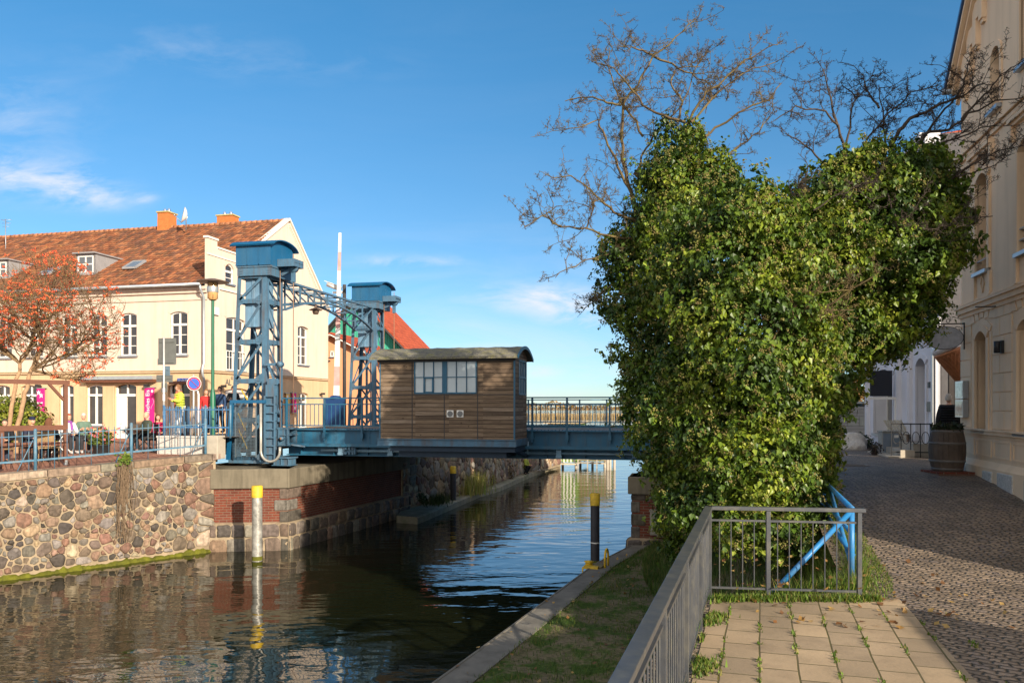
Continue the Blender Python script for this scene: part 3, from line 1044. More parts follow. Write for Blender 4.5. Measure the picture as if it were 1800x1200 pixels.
# ---- abutments
def abutment(name, label, P0, P1, P2, zc0, zc1, zb, quoin_at, back):
    """P0-P1 front face, P1/P2 side face along the canal"""
    t = thing(name, label, 'bridge abutment', (quoin_at.x, quoin_at.y, 0))
    O = Vector((quoin_at.x, quoin_at.y, 0))
    rg = random.Random(hash(name) % 97 if False else len(name))
    faces = [(P0, P1), (P1, P2)] if quoin_at is P1 else [(P0, P1), (P2, P0)]
    def ring(off, z):
        # footprint pushed outwards by off
        pts = []
        segs = faces
        return pts
    b_ = MB()
    cap = MB()
    base = MB()
    q = MB()
    for A, B in faces:
        A3, B3 = Vector((A.x, A.y, 0)) - O, Vector((B.x, B.y, 0)) - O
        d = (B3 - A3).normalized()
        n = Vector((d.y, -d.x, 0))
        L = (B3 - A3).length
        f = lambda s, z, o, A3=A3, d=d, n=n: A3 + d * s + n * o + Vector((0, 0, z))
        b_.quad(f(0, zb - .3, 0), f(L, zb - .3, 0), f(L, zc0 + .05, 0), f(0, zc0 + .05, 0))
        # cap slab with joints
        s = 0
        nj = max(1, round(L / 1.9))
        for k in range(nj):
            a, e_ = L * k / nj + (.004 if k else -.09), L * (k + 1) / nj - .004 + (.09 if k == nj - 1 else 0)
            cap.hexa([f(a, zc0, .10), f(e_, zc0, .10), f(e_, zc0, -1.2), f(a, zc0, -1.2), f(a, zc1, .10), f(e_, zc1, .10), f(e_, zc1, -1.2), f(a, zc1, -1.2)])
        base.mi = 0
        base.col = None
        base.quad(f(-.12, -1, .12), f(L + .12, -1, .12), f(L + .12, zb, .12), f(-.12, zb, .12))
        base.quad(f(-.12, zb, .12), f(L + .12, zb, .12), f(L, zb + .06, -.02), f(0, zb + .06, -.02))
        base.mi = 1
        x = -.1
        hgt = (zb + .02) / 2
        for row in range(2):
            x = -.1 - rg.random() * .3
            while x < L + .1:
                ln = rg.uniform(.28, .6)
                a, e_ = max(x, -.1), min(x + ln, L + .1)
                if e_ - a > .14:
                    z0 = row * hgt - (.25 if row == 0 else 0)
                    poly = [(a, z0), ((a + e_) / 2, z0 + rg.uniform(-.02, .02)), (e_, z0), (e_ + rg.uniform(-.03, .03), (z0 + (row + 1) * hgt) / 2), (e_, (row + 1) * hgt), (a, (row + 1) * hgt), (a + rg.uniform(-.03, .03), (z0 + (row + 1) * hgt) / 2)]
                    add_stone(base, lambda s_, t_, o_, f=f: f(s_, t_, o_ + .11), poly, .02, rg, jit(rg.choice(PAL[:3] + PAL[7:] + PAL[4:5]), rg), .05)
                x += ln
    # quoin stones at the corner
    A, B = faces[0]
    d1 = (Vector((A.x, A.y, 0)) - Vector((B.x, B.y, 0))).normalized()
    if quoin_at is P0:
        d1 = -d1
    A, B = faces[1]
    d2 = (Vector((B.x, B.y, 0)) - Vector((A.x, A.y, 0))).normalized()
    if quoin_at is P0:
        d2 = -d2
    z = zb + .03
    k = 0
    while z < zc0 - .1:
        h = min(.36, zc0 - z)
        l1, l2 = (.42, .55) if k % 2 else (.26, .75)
        q.col = jit(rg.choice(PAL[:3] + PAL[8:]), rg, .15)
        po = -(d1 + d2).normalized() * .035
        c = po + Vector((0, 0, z + .012))
        P = [c, c + d1 * l1, c + d1 * (l1 - .03) + d2 * .2, c + d2 * l2]
        up = Vector((0, 0, h - .024))
        q.hexa([P[0], P[1], P[1] + d2 * .3, P[3] + d1 * .02 + d2 * 0] + [P[0] + up, P[1] + up, P[1] + d2 * .3 + up, P[3] + up])
        q.hexa([P[0], P[1] * .3 + P[0] * .7, P[3] + d1 * .1, P[3]] + [p_ + up for p_ in (P[0], P[1] * .3 + P[0] * .7, P[3] + d1 * .1, P[3])])
        z += h
        k += 1
    b_.build('brickwork', M['brick'], t)
    cap.build('capstone', M['concrete'], t, bevel=.025)
    base.build('stone_base', [M['mortar'], M['stones']], t, fix=False)
    q.build('quoin', M['stones'], t, bevel=.05)
    return t


P0, P1, P2 = Vector((-9.12, 24.35)), Vector((-6.94, 24.6)), Vector((-4.28, 32.4))
ab1 = abutment('bridge_abutment', 'left brick and stone abutment with stained concrete cap under the blue lattice tower', P0, P1, P2, 1.9, 2.5, .8, P1, None)
mb = MB()
for p4 in ([FB.w(-10.2, -1.85, 2.494), FB.w(-6.9, -1.4, 2.494), FB.w(-5.6, 7.2, 2.494), FB.w(-10.2, 7.2, 2.494)],):
    mb.quad(*[p_ - ab1.location for p_ in p4])
mb.build('bearing_shelf', M['concrete'], ab1)
Q0, Q1, Q2 = Vector((3.42, 22.75)), Vector((6.3, 22.1)), Vector((6.1, 30.6))
ab2 = abutment('bridge_abutment', 'right brick and stone abutment half hidden by hanging ivy', Q0, Q1, Q2, 1.92, 2.42, .62, Q0, None)
mb = MB()
mb.quad(*[Vector(p_) - ab2.location for p_ in ((3.4, 22.75, 2.41), (6.3, 22.1, 2.41), (8.2, 30.6, 2.41), (5.9, 30.6, 2.41))])
mb.build('bearing_shelf', M['concrete'], ab2)
cb = MB()
cb.box(-.23, .23, -.16, .12, 0, .66)
cb.box(-.25, .25, -.18, .13, .66, .69)
cb.box(-.06, .25, -.02, .1, -.08, 0)
cab = thing('control_cabinet', 'grey metal control cabinet mounted on the right bridge abutment behind ivy', 'cabinet', (4.12, 22.38, .82), ANG)
cb.build('casing', plain('grey_beige_cabinet', (.25, .225, .18), .55, var=.12, scale=3), cab, bevel=.008)
cb = MB()
cb.box(-.2, .2, -.172, -.16, .04, .62)
cb.cyl(-.16, -.18, .18, .24, .014)
cb.build('door', plain('grey_beige_cabinet_door', (.28, .25, .20), .5, var=.12, scale=3), cab)

# ---- canal wall and ledge beyond the bridge
wb = [(-4.4, 31.9), (-4.24, 32.4), (-2.49, 37.0), (-1.1, 41.6), (.45, 48.2), (2.28, 53.1), (3.4, 56.5)]
le = [(-3.55, 29.9), (-3.3, 30.9), (-1.58, 38.8), (-.65, 41.5), (1.14, 49.7), (2.67, 55.7), (3.5, 57.2)]
mb = MB()
mb.grid(lambda i, j: [(le[j][0], le[j][1], -1), (le[j][0], le[j][1], .22), (le[j][0] - .08, le[j][1], .27), (wb[j][0], wb[j][1], .27)][i], 3, 6)
mb.quad((-3.55, 29.9, -1), (-3.55, 29.9, .27), (-4.4, 30.3, .27), (-4.4, 30.3, -1))
mb.quad((-3.63, 29.9, .27), (-4.4, 30.3, .27), (-4.4, 31.95, .27), (-4.4, 31.95, .27))
tag(mb.build('canal_ledge', plain('mossy_ledge_concrete', (.26, .22, .15), .9, var=.35, scale=2, bmp=.3, stain=(.12, .12, .03), stain_amt=.7)), kind='structure')
mb = MB()
mb.mi = 0
cum = [0]
for a, b_ in zip(wb[:-1], wb[1:]):
    cum.append(cum[-1] + math.hypot(b_[0] - a[0], b_[1] - a[1]))
def ffn(s, t, o):
    x = np.interp(s, cum, [p_[0] for p_ in wb])
    y = np.interp(s, cum, [p_[1] for p_ in wb])
    return Vector((float(x) + o * .9, float(y) - o * .35, t))


mb.grid(lambda i, j: ffn(cum[-1] * i / 40, .2 + 2.7 * j, 0), 40, 1)
mb.quad((-4.4, 31.9, 0), (-8.5, 33.2, 0), (-8.5, 33.2, 2.9), (-4.4, 31.9, 2.9))
mb.quad((3.4, 56.5, 0), (-6, 60, 0), (-6, 60, 2.9), (3.4, 56.5, 2.9))
mb.mi = 1
rg = random.Random(3)
for p, poly in stone_cells(cum[-1], 2.55, 300, 9, .32, .5):
    add_stone(mb, ffn, poly, rg.choice([.02, .03, .045]), rg, jit(rg.choice(PAL[2:8] + PAL[4:7]), rg), .05)
tag(mb.build('canal_wall', [M['mortar'], M['stones']], fix=False), 'field stone canal wall running towards the lake beyond the bridge', 'wall')

# ---- far shore of the lake
mb = MB()
mb.grid(lambda i, j: (-900 + 1800 * i / 60, 880 + 12 * math.sin(i * 1.3) + 700 * j, [0.02, 3.0][j]), 60, 1)
tag(mb.build('far_shore', plain('dry_reed_ground', (.36, .27, .14), .95, var=.3, scale=.02), fix=False), kind='structure')
n = 9000
xx = rng.uniform(-330, 520, n)
hh = 6.5 + 2.2 * np.sin(xx * .045) + 1.6 * np.sin(xx * .13 + 1) + 1.0 * np.sin(xx * .31)
pos = np.stack([xx, 915 + rng.uniform(-12, 12, n), 1.0 + rng.uniform(0, 1, n) ** .8 * hh], 1)
nr = rng.normal(size=(n, 3)) + np.array([0, -.8, .6])
ax = frames_from_normals(nr, rng.normal(size=(n, 3)))
colr = np.array([(.30, .15, .035), (.24, .13, .05), (.17, .13, .05), (.33, .19, .04), (.11, .10, .04)])[rng.integers(0, 5, n)] * rng.uniform(.7, 1.3, (n, 1))
o = scatter('far_wood', [(-1, -.7, 0), (1, -.6, 0), (.7, .8, .2), (-.6, .7, .2)], [(0, 1, 2, 3)], pos, ax, rng.uniform(.5, 1.2, n), M['matleaf'], colors=colr)
tag(o, 'strip of autumn coloured wood on the far lake shore', 'wood', kind='stuff')
n = 14000
xx = rng.uniform(-120, 200, n)
pos = np.stack([xx, 300 + rng.uniform(-5, 5, n), np.zeros(n)], 1)
ax = np.tile(np.eye(3)[[0, 1, 2]], (n, 1, 1)).astype(float)
ax[:, 2, 0] = rng.normal(0, .1, n)
colr = np.array([(.42, .31, .15), (.36, .25, .12), (.30, .22, .10)])[rng.integers(0, 3, n)] * rng.uniform(.8, 1.2, (n, 1))
o = scatter('reed_belt', [(-.06, 0, 0), (.06, 0, 0), (.03, 0, 1.7), (-.03, 0, 1.8)], [(0, 1, 2, 3)], pos, ax, rng.uniform(.8, 1.25, n), M['matleaf'], colors=colr)
tag(o, 'belt of dry beige reeds in the lake behind the bridge railing', 'reeds', kind='stuff')


# ---- grass blades and fallen leaves
BLV = [(-.5, 0, 0), (.5, 0, 0), (-.36, .14, .45), (.36, .14, .45), (0, .5, 1.0)]
BLF = [(0, 1, 3), (0, 3, 2), (2, 3, 4)]


def blades(name, pts, hts, wid, cols, label):
    n = len(pts)
    an = rng.uniform(0, 2 * math.pi, n)
    lean = rng.uniform(.3, 1.1, n)
    z = np.stack([rng.normal(0, .12, n), rng.normal(0, .12, n), np.ones(n)], 1) * hts[:, None]
    y = np.stack([np.cos(an), np.sin(an), np.zeros(n)], 1) * (hts * lean)[:, None]
    x = np.stack([-np.sin(an), np.cos(an), np.zeros(n)], 1) * wid[:, None]
    ax = np.stack([x, y, z], 1)
    o = scatter(name, BLV, BLF, pts, ax, np.ones(n), M['matleaf'], colors=cols)
    return tag(o, label, 'grass', kind='stuff')


def ptch(x, y):
    return math.sin(x * 2.7 + 1.3 * math.sin(y * 1.9)) + math.sin(y * 2.3 + 1.1 * math.sin(x * 3.1)) + .7 * math.sin(x * 6.1 - y * 4.3)


pts, hts = [], []
rg = random.Random(77)
while len(pts) < 30000:
    Y = rg.uniform(5.5, 22.4)
    e = edgeX(Y) + .6
    r = railX(Y)
    x = rg.uniform(e - .03, r)
    t = (x - e)
    pw = interp(Y, [(0, 1.9), (9, 2.0), (10, 3.0), (11, 3.3), (14, 2.7), (18, 1.4), (22, .45)])
    slope = t > pw - .3
    p_ = 1.0 if slope else (.85 if t < .14 else .16 + .75 * max(0, ptch(x, Y)) / 2)
    if rg.random() > p_:
        continue
    pts.append((x, Y, bankz(0, Y, x) - .01))
    hts.append(rg.uniform(.08, .27) if slope else rg.uniform(.03, .10))
pts = np.array(pts)
n = len(pts)
gcol = np.array([(.055, .11, .014), (.075, .13, .018), (.10, .14, .025), (.04, .085, .014), (.15, .14, .04)])
blades('bank_grass', pts, np.array(hts), rng.uniform(.008, .018, n), gcol[rng.integers(0, 5, n)] * rng.uniform(.7, 1.3, (n, 1)), 'short green grass on the canal path and its slope below the grey railing')
pts, hts = [], []
while len(pts) < 15000:
    Y = 8.66 + rg.random() ** 1.3 * 4.6
    r = railX(max(Y, 8.9))
    s = streetX(Y) + .25
    x = rg.uniform(r, s)
    if x > streetX(Y) and rg.random() > .5:
        continue
    if Y < 8.9 and rg.random() > .45:
        continue
    i = (x - r) / (streetX(Y) - r)
    z0 = bankz(0, Y, r) if Y > 8.9 else 2.27
    z = z0 + (streetZ(s, Y) - .02 - z0) * min(1, i) + .03 * math.sin(math.pi * min(1, max(0, i))) * smooth((Y - 8.62) / 1.5)
    pts.append((x, Y, z - .01))
    hts.append(rg.uniform(.08, .30) if Y > 9 and i < .95 else rg.uniform(.03, .09))
pts = np.array(pts)
n = len(pts)
gcol = np.array([(.085, .15, .016), (.115, .18, .020), (.15, .19, .030), (.065, .12, .014), (.20, .18, .05)])
blades('verge_grass', pts, np.array(hts), rng.uniform(.010, .022, n), gcol[rng.integers(0, 5, n)] * rng.uniform(.7, 1.3, (n, 1)), 'lush green grass between the grey railing and the ivy tree')
# weeds in the joints of the slabs and along the railing foot
pts, hts = [], []
while len(pts) < 3600:
    k = rg.random()
    if k < .5:
        Y = rg.uniform(5.2, 8.7)
        x = railX(Y) + .04 + abs(rg.gauss(0, .06)) * (1 + .8 * math.sin(Y * 3.3))
        if math.sin(Y * 9) + math.sin(Y * 4.1 + 1) < rg.uniform(-.2, 1.4):
            continue
        h = rg.uniform(.012, .07)
    elif k < .68:
        x = rg.uniform(2.2, 4.0)
        Y = 8.66 - abs(rg.gauss(0, .05)) - (x - 2.2) * .0
        h = rg.uniform(.03, .10)
    else:
        # joints run along d = (.297, .955); rows .30 apart
        kk = rg.randint(-1, 9)
        ss = rg.uniform(6.2, 9.6)
        if math.sin(ss * 5 + kk * 2.1) + math.sin(ss * 11.3 + kk) < .2 + .12 * kk:
            continue
        tq = -.30 * kk + .30 * round(.25 / .30)
        x, Y = .297 * ss + .955 * (.30 * kk) + rg.gauss(0, .012), .955 * ss - .297 * (.30 * kk) + rg.gauss(0, .012)
        if Y > 8.66 or x < railX(Y) + .1 or x > 4.4:
            continue
        h = rg.uniform(.012, .045)
    pts.append((x, Y, 2.30))
    hts.append(h)
pts = np.array(pts)
n = len(pts)
blades('joint_weeds', pts, np.array(hts), rng.uniform(.010, .03, n), gcol[rng.integers(0, 5, n)] * rng.uniform(.7, 1.3, (n, 1)), 'small weeds in the slab joints along the foot of the grey railing')
n = 420
pp = []
while len(pp) < n:
    if rg.random() < .6:
        Y = rg.uniform(7, 21)
        x = rg.uniform(edgeX(Y), railX(Y))
        z = max(.5, bankz(0, Y, x)) + .02
    else:
        Y = rg.uniform(7.5, 10.5)
        x = rg.uniform(2.4, 5.2)
        z = (streetZ(x, Y) if x > streetX(Y) or Y < 8.6 else 2.42) + .02
    pp.append((x, Y, z))
pp = np.array(pp)
nr = rng.normal(0, .35, (n, 3)) + np.array([0, 0, 1])
ax = frames_from_normals(nr, rng.normal(size=(n, 3)))
colr = np.array([(.22, .10, .035), (.30, .17, .05), (.16, .08, .035), (.40, .26, .09)])[rng.integers(0, 4, n)]
o = scatter('fallen_leaves', [(-.5, 0, 0), (0, -.6, .08), (.5, 0, 0), (0, .7, .1)], [(0, 1, 2, 3)], pp, ax, rng.uniform(.035, .075, n), M['matleaf'], colors=colr)
tag(o, 'brown fallen leaves scattered on the canal path and grass', 'leaves', kind='stuff')

# ================================================================== LIFT BRIDGE
U = FB.u
Z = FB.z
BASE = FB.w(0, 0, 0)
EXTRA = []


def bridge_thing(name, label, cat, u=0, v=0, z=0, group=None):
    return thing(name, label, cat, FB.w(u, v, z), ANG, group)


# ---- span
span = bridge_thing('bridge_span', 'blue steel lift bridge span with riveted girders and railings over the canal', 'bridge')
def girder(v, s):
    """s = -1: face towards -v"""
    g = MB()
    u0, u1 = -7.55, 5.4
    g.box(u0, u1, v - .012, v + .012, 2.86, 3.655)
    g.box(u0, u1, v - .14, v + .14, 3.655, 3.69)
    g.box(u0, u1, v - .15, v + .15, 2.83, 2.86)
    g.box(u0 - .1, u1, v + s * .34 if s < 0 else v + .012, v - .012 if s < 0 else v + .34, 3.16, 3.20)
    g.box(u0 - .1, u1, *(sorted((v + s * .34, v + s * .355))), 3.13, 3.23)
    x = u0 + .5
    while x < u1:
        g.box(x - .008, x + .008, *sorted((v + s * .012, v + s * .13)), 2.86, 3.16)
        g.box(x - .045, x + .045, *sorted((v + s * .012, v + s * .026)), 3.20, 3.655)
        for zz in np.arange(3.25, 3.64, .09):
            g.lathe([(.014, 0), (.012, .012), (0, .016)], 0, 0, 6, caps=False) if False else g.box(x - .03, x - .012, *sorted((v + s * .024, v + s * .036)), zz, zz + .018)
            g.box(x + .012, x + .03, *sorted((v + s * .024, v + s * .036)), zz, zz + .018)
        x += 1.165
    x = u0
    while x < u1:                      # rivets along the top flange
        g.box(x, x + .03, *sorted((v + s * .06, v + s * .09)), 3.69, 3.712)
        x += .11
    return g


girder(0, -1).build('girder', M['blue'], span)
girder(7.2, 1).build('girder', M['blue'], span)
d = MB()
d.box(-8.65, 5.4, .15, 7.05, 3.56, 3.64)
d.build('deck', plain('deck_boards', (.12, .10, .085), .85, var=.3, scale=5), span)
d = MB()
for x in np.arange(-7.2, 5.3, 1.4):
    d.box(x - .08, x + .08, .02, 7.18, 2.95, 3.5)
d.build('cross_beam', M['blue'], span)


def railing(v, s, posts):
    for pu in posts:
        g = MB()
        g.box(pu - .028, pu + .028, v - .04, v + .02, 3.32, 4.68)
        g.box(pu - .05, pu + .05, v - .06, v + .06, 3.40, 3.56)
        g.build('railing_post', M['blue'], span)
    g = MB()
    u0, u1 = -7.7, 5.4
    g.box(u0, u1, v - .04, v + .04, 4.665, 4.705)
    g.box(u0, u1, v - .02, v + .02, 4.47, 4.505)
    g.box(u0, u1, v - .02, v + .02, 3.775, 3.815)
    x = u0 + .08
    while x < u1:
        if all(abs(x - p_) > .05 for p_ in posts):
            g.box(x - .0095, x + .0095, v - .008, v + .008, 3.8, 4.48)
        x += .15
    g.build('railing', M['blue'], span)


pu = [U(p_, -.1) for p_ in (505, 571, 637, 936, 997, 1072)]
pu += [pu[2] + 1.17, pu[2] + 2.35, pu[2] + 3.5, pu[5] + 1.2]
railing(-.12, -1, pu)
railing(7.32, 1, [p_ + .35 for p_ in pu])
g = MB()
g.tube([(-6.3, -.16, 3.0), (1.05, -.16, 3.0)], .05, 12)
g.tube([(1.05, -.16, 3.0), (5.1, -.16, 3.0)], .045, 12)
g.tube([(.52, -.16, 3.35), (.52, -.16, 3.05), (.56, -.16, 3.0), (1.1, -.16, 3.0)], .05, 10)
for x in (-5.6, -3.9, 1.5, 4.35):
    g.box(x - .09, x + .09, -.26, -.05, 2.86, 2.94)
    g.box(x - .05, x + .05, -.24, -.07, 2.94, 3.1)
    g.box(x - .075, x - .045, -.25, -.06, 2.9, 3.12)
    g.box(x + .045, x + .075, -.25, -.06, 2.9, 3.12)
g.build('drive_shaft', plain('worn_shaft_paint', (.16, .27, .36), .4, metal=.2, var=.25, stain=(.12, .10, .08), stain_amt=.5), span)
for x in (-5.28, 3.9):
    g = MB()
    for dx in (-.19, .19):
        g.lathe([(.10, 0), (.10, .03)], 0, 0, 10) if False else g.box(x + dx - .02, x + dx + .02, -.27, -.05, 2.89, 3.11)
    for k in range(3):
        for zz in (2.91, 3.06):
            xx = x - .12 + k * .12
            g.box(xx - .035, xx + .035, -.29, -.03, zz - .025, zz + .05)
    g.box(x - .18, x + .18, -.2, -.1, 2.95, 3.05)
    g.build('shaft_coupling', M['bluegrey'], span)
# hanger bracket at the end of the girder next to the tower
g = MB()
a, b_ = U(478, -.5), U(511, -.5)
zt, zb_ = 3.74, 3.15
g.box(a, b_, -.62, -.58, zb_ + .06, zt - .05)
g.box(a, b_, -.12, -.08, zb_ + .06, zt - .05)
g.box(a - .02, b_ + .02, -.64, -.05, zt - .06, zt)
g.box(a - .02, b_ + .02, -.66, -.05, zb_ + .33, zb_ + .37)
g.box(a - .02, b_ + .04, -.64, -.05, zb_, zb_ + .06)
for x in (a + .02, (a + b_) / 2, b_ - .02):
    g.box(x - .014, x + .014, -.70, -.58, zb_ + .05, zt - .04)
g.tube([(a - .07, -.66, zb_ + .22), (a - .07, -.4, zb_ + .22)], .10, 14)
g.tube([(b_ - .2, -.78, zb_ + .24), (b_ - .2, -.6, zb_ + .24)], .06, 12)
g.beam((b_ + .02, -.45, zb_ + .04), (b_ + .42, -.3, zb_ - .02), .3, .05)
g.build('hanger_bracket', M['bluegrey'], span)
g = MB()
g.tube([((a + b_) / 2 - .22, -.73, zb_ + .2), ((a + b_) / 2 - .02, -.73, zb_ + .2)], .03, 8)
g.tube([(b_ - .2, -.80, zb_ + .24), (b_ - .2, -.77, zb_ + .24)], .04, 8)
g.build('rusty_bolt', M['cable'], span)
# bearing blocks
for x0, x1, vv, z0 in ((U(478, -.75), U(511, -.75), -.75, 2.5), (3.95, 4.5, -.55, 2.42)):
    g = MB()
    zz = z0 + .30
    g.box(x0, x1, vv - .05, vv + .45, z0 + .02, z0 + .05)
    g.box(x0 + .03, x1 - .03, vv + .02, vv + .40, z0 + .05, zz - .05)
    g.box(x0 - .02, x1 + .02, vv - .05, vv + .45, zz - .05, zz)
    for xx in np.linspace(x0 + .08, x1 - .08, 3):
        g.box(xx - .02, xx + .02, vv - .02, vv + .02, z0 + .05, zz - .05)
    g.build('bearing', M['bluegrey'], span, bevel=.008)

# ---- control hut hung on the near girder
hut = bridge_thing('control_hut', 'weathered wooden control hut with curved felt roof on the blue bridge', 'hut')
h0, h1, vf, vb = -3.61, .49, -1.75, -.12
zf, zt_ = 3.46, 5.80
wu = [U(728, vf), U(779, vf), U(784, vf), U(838, vf)]
wz0, wz1 = Z(692, -1.5, vf), Z(633, -1.5, vf)
def cut_wall(g, v0, v1, ops, u0=h0, u1=h1):
    us = sorted({u0, u1} | {o_[0] for o_ in ops} | {o_[1] for o_ in ops})
    zs = sorted({zf, zt_} | {o_[2] for o_ in ops} | {o_[3] for o_ in ops})
    for i in range(len(us) - 1):
        for j in range(len(zs) - 1):
            um, zm = (us[i] + us[i + 1]) / 2, (zs[j] + zs[j + 1]) / 2
            if any(o_[0] < um < o_[1] and o_[2] < zm < o_[3] for o_ in ops):
                continue
            g.box(us[i], us[i + 1], v0, v1, zs[j], zs[j + 1])


g = MB()
cut_wall(g, vf, vf + .05, [(wu[0], wu[3], wz0, wz1)])
cut_wall(g, vb - .05, vb, [(wu[0] - .15, wu[3] + .2, wz0 - .05, wz1 + .05)])
sv0, sv1 = vf + .55, vf + 1.45
for uu in (h0, h1 - .05):
    for (v0, v1, z0, z1) in ((vf + .05, vb - .05, zf, wz0), (vf + .05, sv0, wz0, wz1), (sv1, vb - .05, wz0, wz1), (vf + .05, vb - .05, wz1, zt_)):
        g.box(uu, uu + .05, v0, v1, z0, z1)
# arched gable boards under the roof
def roofz(v):
    t = (v - (vf + vb) / 2) / ((vb - vf) / 2 + .25)
    return 5.80 + .37 * (1 - t * t * .92)


for uu in (h0, h1 - .05):
    vs_ = np.linspace(vf, vb, 13)
    poly = [(uu, v, zt_) for v in (vf, vb)] + [(uu, v, roofz(v) - .06) for v in vs_[::-1]]
    g.prism(poly, (.05, 0, 0))
hw = g.build('board_wall', M['plank'], hut)
g = MB()
g.box(h0, h1, vf, vb, zf - .02, zf - .001)
g.build('floor', M['dark'], hut)
g = MB()
n = 18
v0, v1 = vf - .24, vb + .24
vs_ = [v0 + (v1 - v0) * i / n for i in range(n + 1)]
top = [(v, roofz(v)) for v in vs_]
u0, u1 = h0 - .24, h1 + .14
g.grid(lambda i, j: ((u0 + (u1 - u0) * j / 20), top[i][0], top[i][1] + .012 * math.sin(j * 2.3 + i)), n, 20, True)
g.grid(lambda i, j: (u0 + (u1 - u0) * j, top[i][0], top[i][1] - .055), n, 1, True)
for uu in (u0, u1):
    for i in range(n):
        g.quad((uu, top[i][0], top[i][1] - .055), (uu, top[i + 1][0], top[i + 1][1] - .055), (uu, top[i + 1][0], top[i + 1][1]), (uu, top[i][0], top[i][1]))
for i in (0, n):
    g.quad((u0, top[i][0], top[i][1] - .055), (u1, top[i][0], top[i][1] - .055), (u1, top[i][0], top[i][1]), (u0, top[i][0], top[i][1]))
rf = g.build('felt_roof', M['felt'], hut)
g = MB()
for i in range(n):
    a_, b2 = top[i], top[i + 1]
    g.beam((u1 + .012, a_[0], a_[1] - .03), (u1 + .012, b2[0], b2[1] - .03), .09, .025, (1, 0, 0))
g.build('verge_strip', M['blue'], rf)
g = MB()
g.box(h0 - .06, h1 + .06, vf - .05, vf + .05, zf - .19, zf)
g.box(h0 - .06, h1 + .06, vf - .09, vf + .05, zf - .012, zf + .008)
g.box(h0 - .06, h1 + .06, vf - .10, vf + .05, zf - .20, zf - .18)
g.box(h1 - .02, h1 + .05, vf + .05, vb, zf - .19, zf)
for x in np.arange(h0 + .1, h1, .42):
    g.box(x, x + .02, vf - .062, vf - .05, zf - .14, zf - .12)
g.build('sill_channel', M['bluegrey'], hut)
g = MB()
g.box(h1 - .03, h1 + .012, vf - .018, vf + .03, zf, zt_)
g.build('corner_post', M['blue'], hut)
g = MB()
g.box(h0 - .012, h0 + .02, vf - .018, vf + .03, zf, zt_)
g.build('corner_post', M['blue'], hut)
g = MB()
for px in (724.5, 781, 839.5):
    x = U(px, vf)
    z1 = wz0 if px == 781 else zt_
    g.box(x - .012, x + .012, vf - .010, vf + .01, zf, z1)
g.box(h0, h1, vf - .010, vf + .01, wz0 - .035, wz0 - .015)
g.box(h0 - .05, h1 + .03, vf - .06, vf + .0, zt_ - .08, zt_ + .01)
g.build('cover_strip', M['darkwood'], hut)
for a_, b2 in ((wu[0], wu[1]), (wu[2], wu[3])):
    f = MB()
    t_ = .022
    f.box(a_, b2, vf - .015, vf + .04, wz0, wz0 + .045)
    f.box(a_, b2, vf - .015, vf + .04, wz1 - .045, wz1)
    f.box(a_ - (.03 if a_ == wu[2] else 0), a_ + .03, vf - .015, vf + .04, wz0, wz1)
    f.box(b2 - .03, b2 + (.03 if b2 == wu[1] else 0), vf - .015, vf + .04, wz0, wz1)
    for k in (1, 2):
        x = a_ + (b2 - a_) * k / 3
        f.box(x - t_ / 2, x + t_ / 2, vf - .012, vf + .035, wz0, wz1)
    zm = (wz0 + wz1) / 2
    f.box(a_, b2, vf - .012, vf + .035, zm - t_ / 2, zm + t_ / 2)
    if a_ == wu[0]:
        x1, x2 = a_ + (b2 - a_) / 3, a_ + (b2 - a_) * 2 / 3
        f.box(x1, x2, vf - .022, vf + .03, wz0 + .03, wz0 + .07)
        f.box(x1, x1 + .04, vf - .022, vf + .03, wz0 + .03, zm)
        f.box(x2 - .04, x2, vf - .022, vf + .03, wz0 + .03, zm)
        f.box(x1, x2, vf - .022, vf + .03, zm - .04, zm)
        f.box(b2, wu[2] - .03, vf - .012, vf + .04, wz0, wz1)
    fr = f.build('window', M['blue'], hut)
    p_ = MB()
    p_.quad((a_, vf + .02, wz0), (b2, vf + .02, wz0), (b2, vf + .02, wz1), (a_, vf + .02, wz1))
    p_.build('pane', M['palepane'], fr, fix=False)
f = MB()
for z_ in (wz0, (wz0 + wz1) / 2, wz1):
    f.box(h1 - .04, h1 + .012, sv0, sv1, z_ - .025, z_ + .025)
for v_ in np.linspace(sv0, sv1, 4):
    f.box(h1 - .04, h1 + .012, v_ - .02, v_ + .02, wz0, wz1)
fr = f.build('window', M['blue'], hut)
p_ = MB()
p_.quad((h1 - .02, sv0, wz0), (h1 - .02, sv1, wz0), (h1 - .02, sv1, wz1), (h1 - .02, sv0, wz1))
p_.build('pane', M['palepane'], fr, fix=False)
f = MB()
a_, b2 = wu[0] - .15, wu[3] + .2
for x in np.linspace(a_, b2, 4):
    f.box(x - .015, x + .015, vb - .04, vb - .01, wz0 - .05, wz1 + .05)
f.box(a_, b2, vb - .04, vb - .01, (wz0 + wz1) / 2 - .015, (wz0 + wz1) / 2 + .015)
f.build('rear_window', M['blue'], hut)
for px in (791.5, 809):
    x = U(px, vf)
    z_ = Z(727, x, vf)
    g = MB()
    r_ = .105
    g.box(x - r_, x + r_, vf - .025, vf, z_ - r_, z_ + r_)
    g = g.build('vent', M['white'], hut, bevel=.03)
    k = MB()
    k.prism([(x + .082 * math.cos(t), vf - .027, z_ + .082 * math.sin(t)) for t in np.linspace(0, 2 * math.pi, 20, endpoint=False)], (0, -.004, 0))
    k.build('recess', M['black'], g)
    k = MB()
    for q in np.linspace(-.06, .06, 5):
        w_ = math.sqrt(max(.0004, .075 ** 2 - q * q))
        k.box(x - w_, x + w_, vf - .042, vf - .031, z_ + q - .008, z_ + q + .008)
    k.build('louvre', plain('grey_louvre', (.30, .30, .30), .5), g)
g = MB()
g.box(h0 + .5, h1 - .3, vf + .25, -.2, 2.93, 3.1)
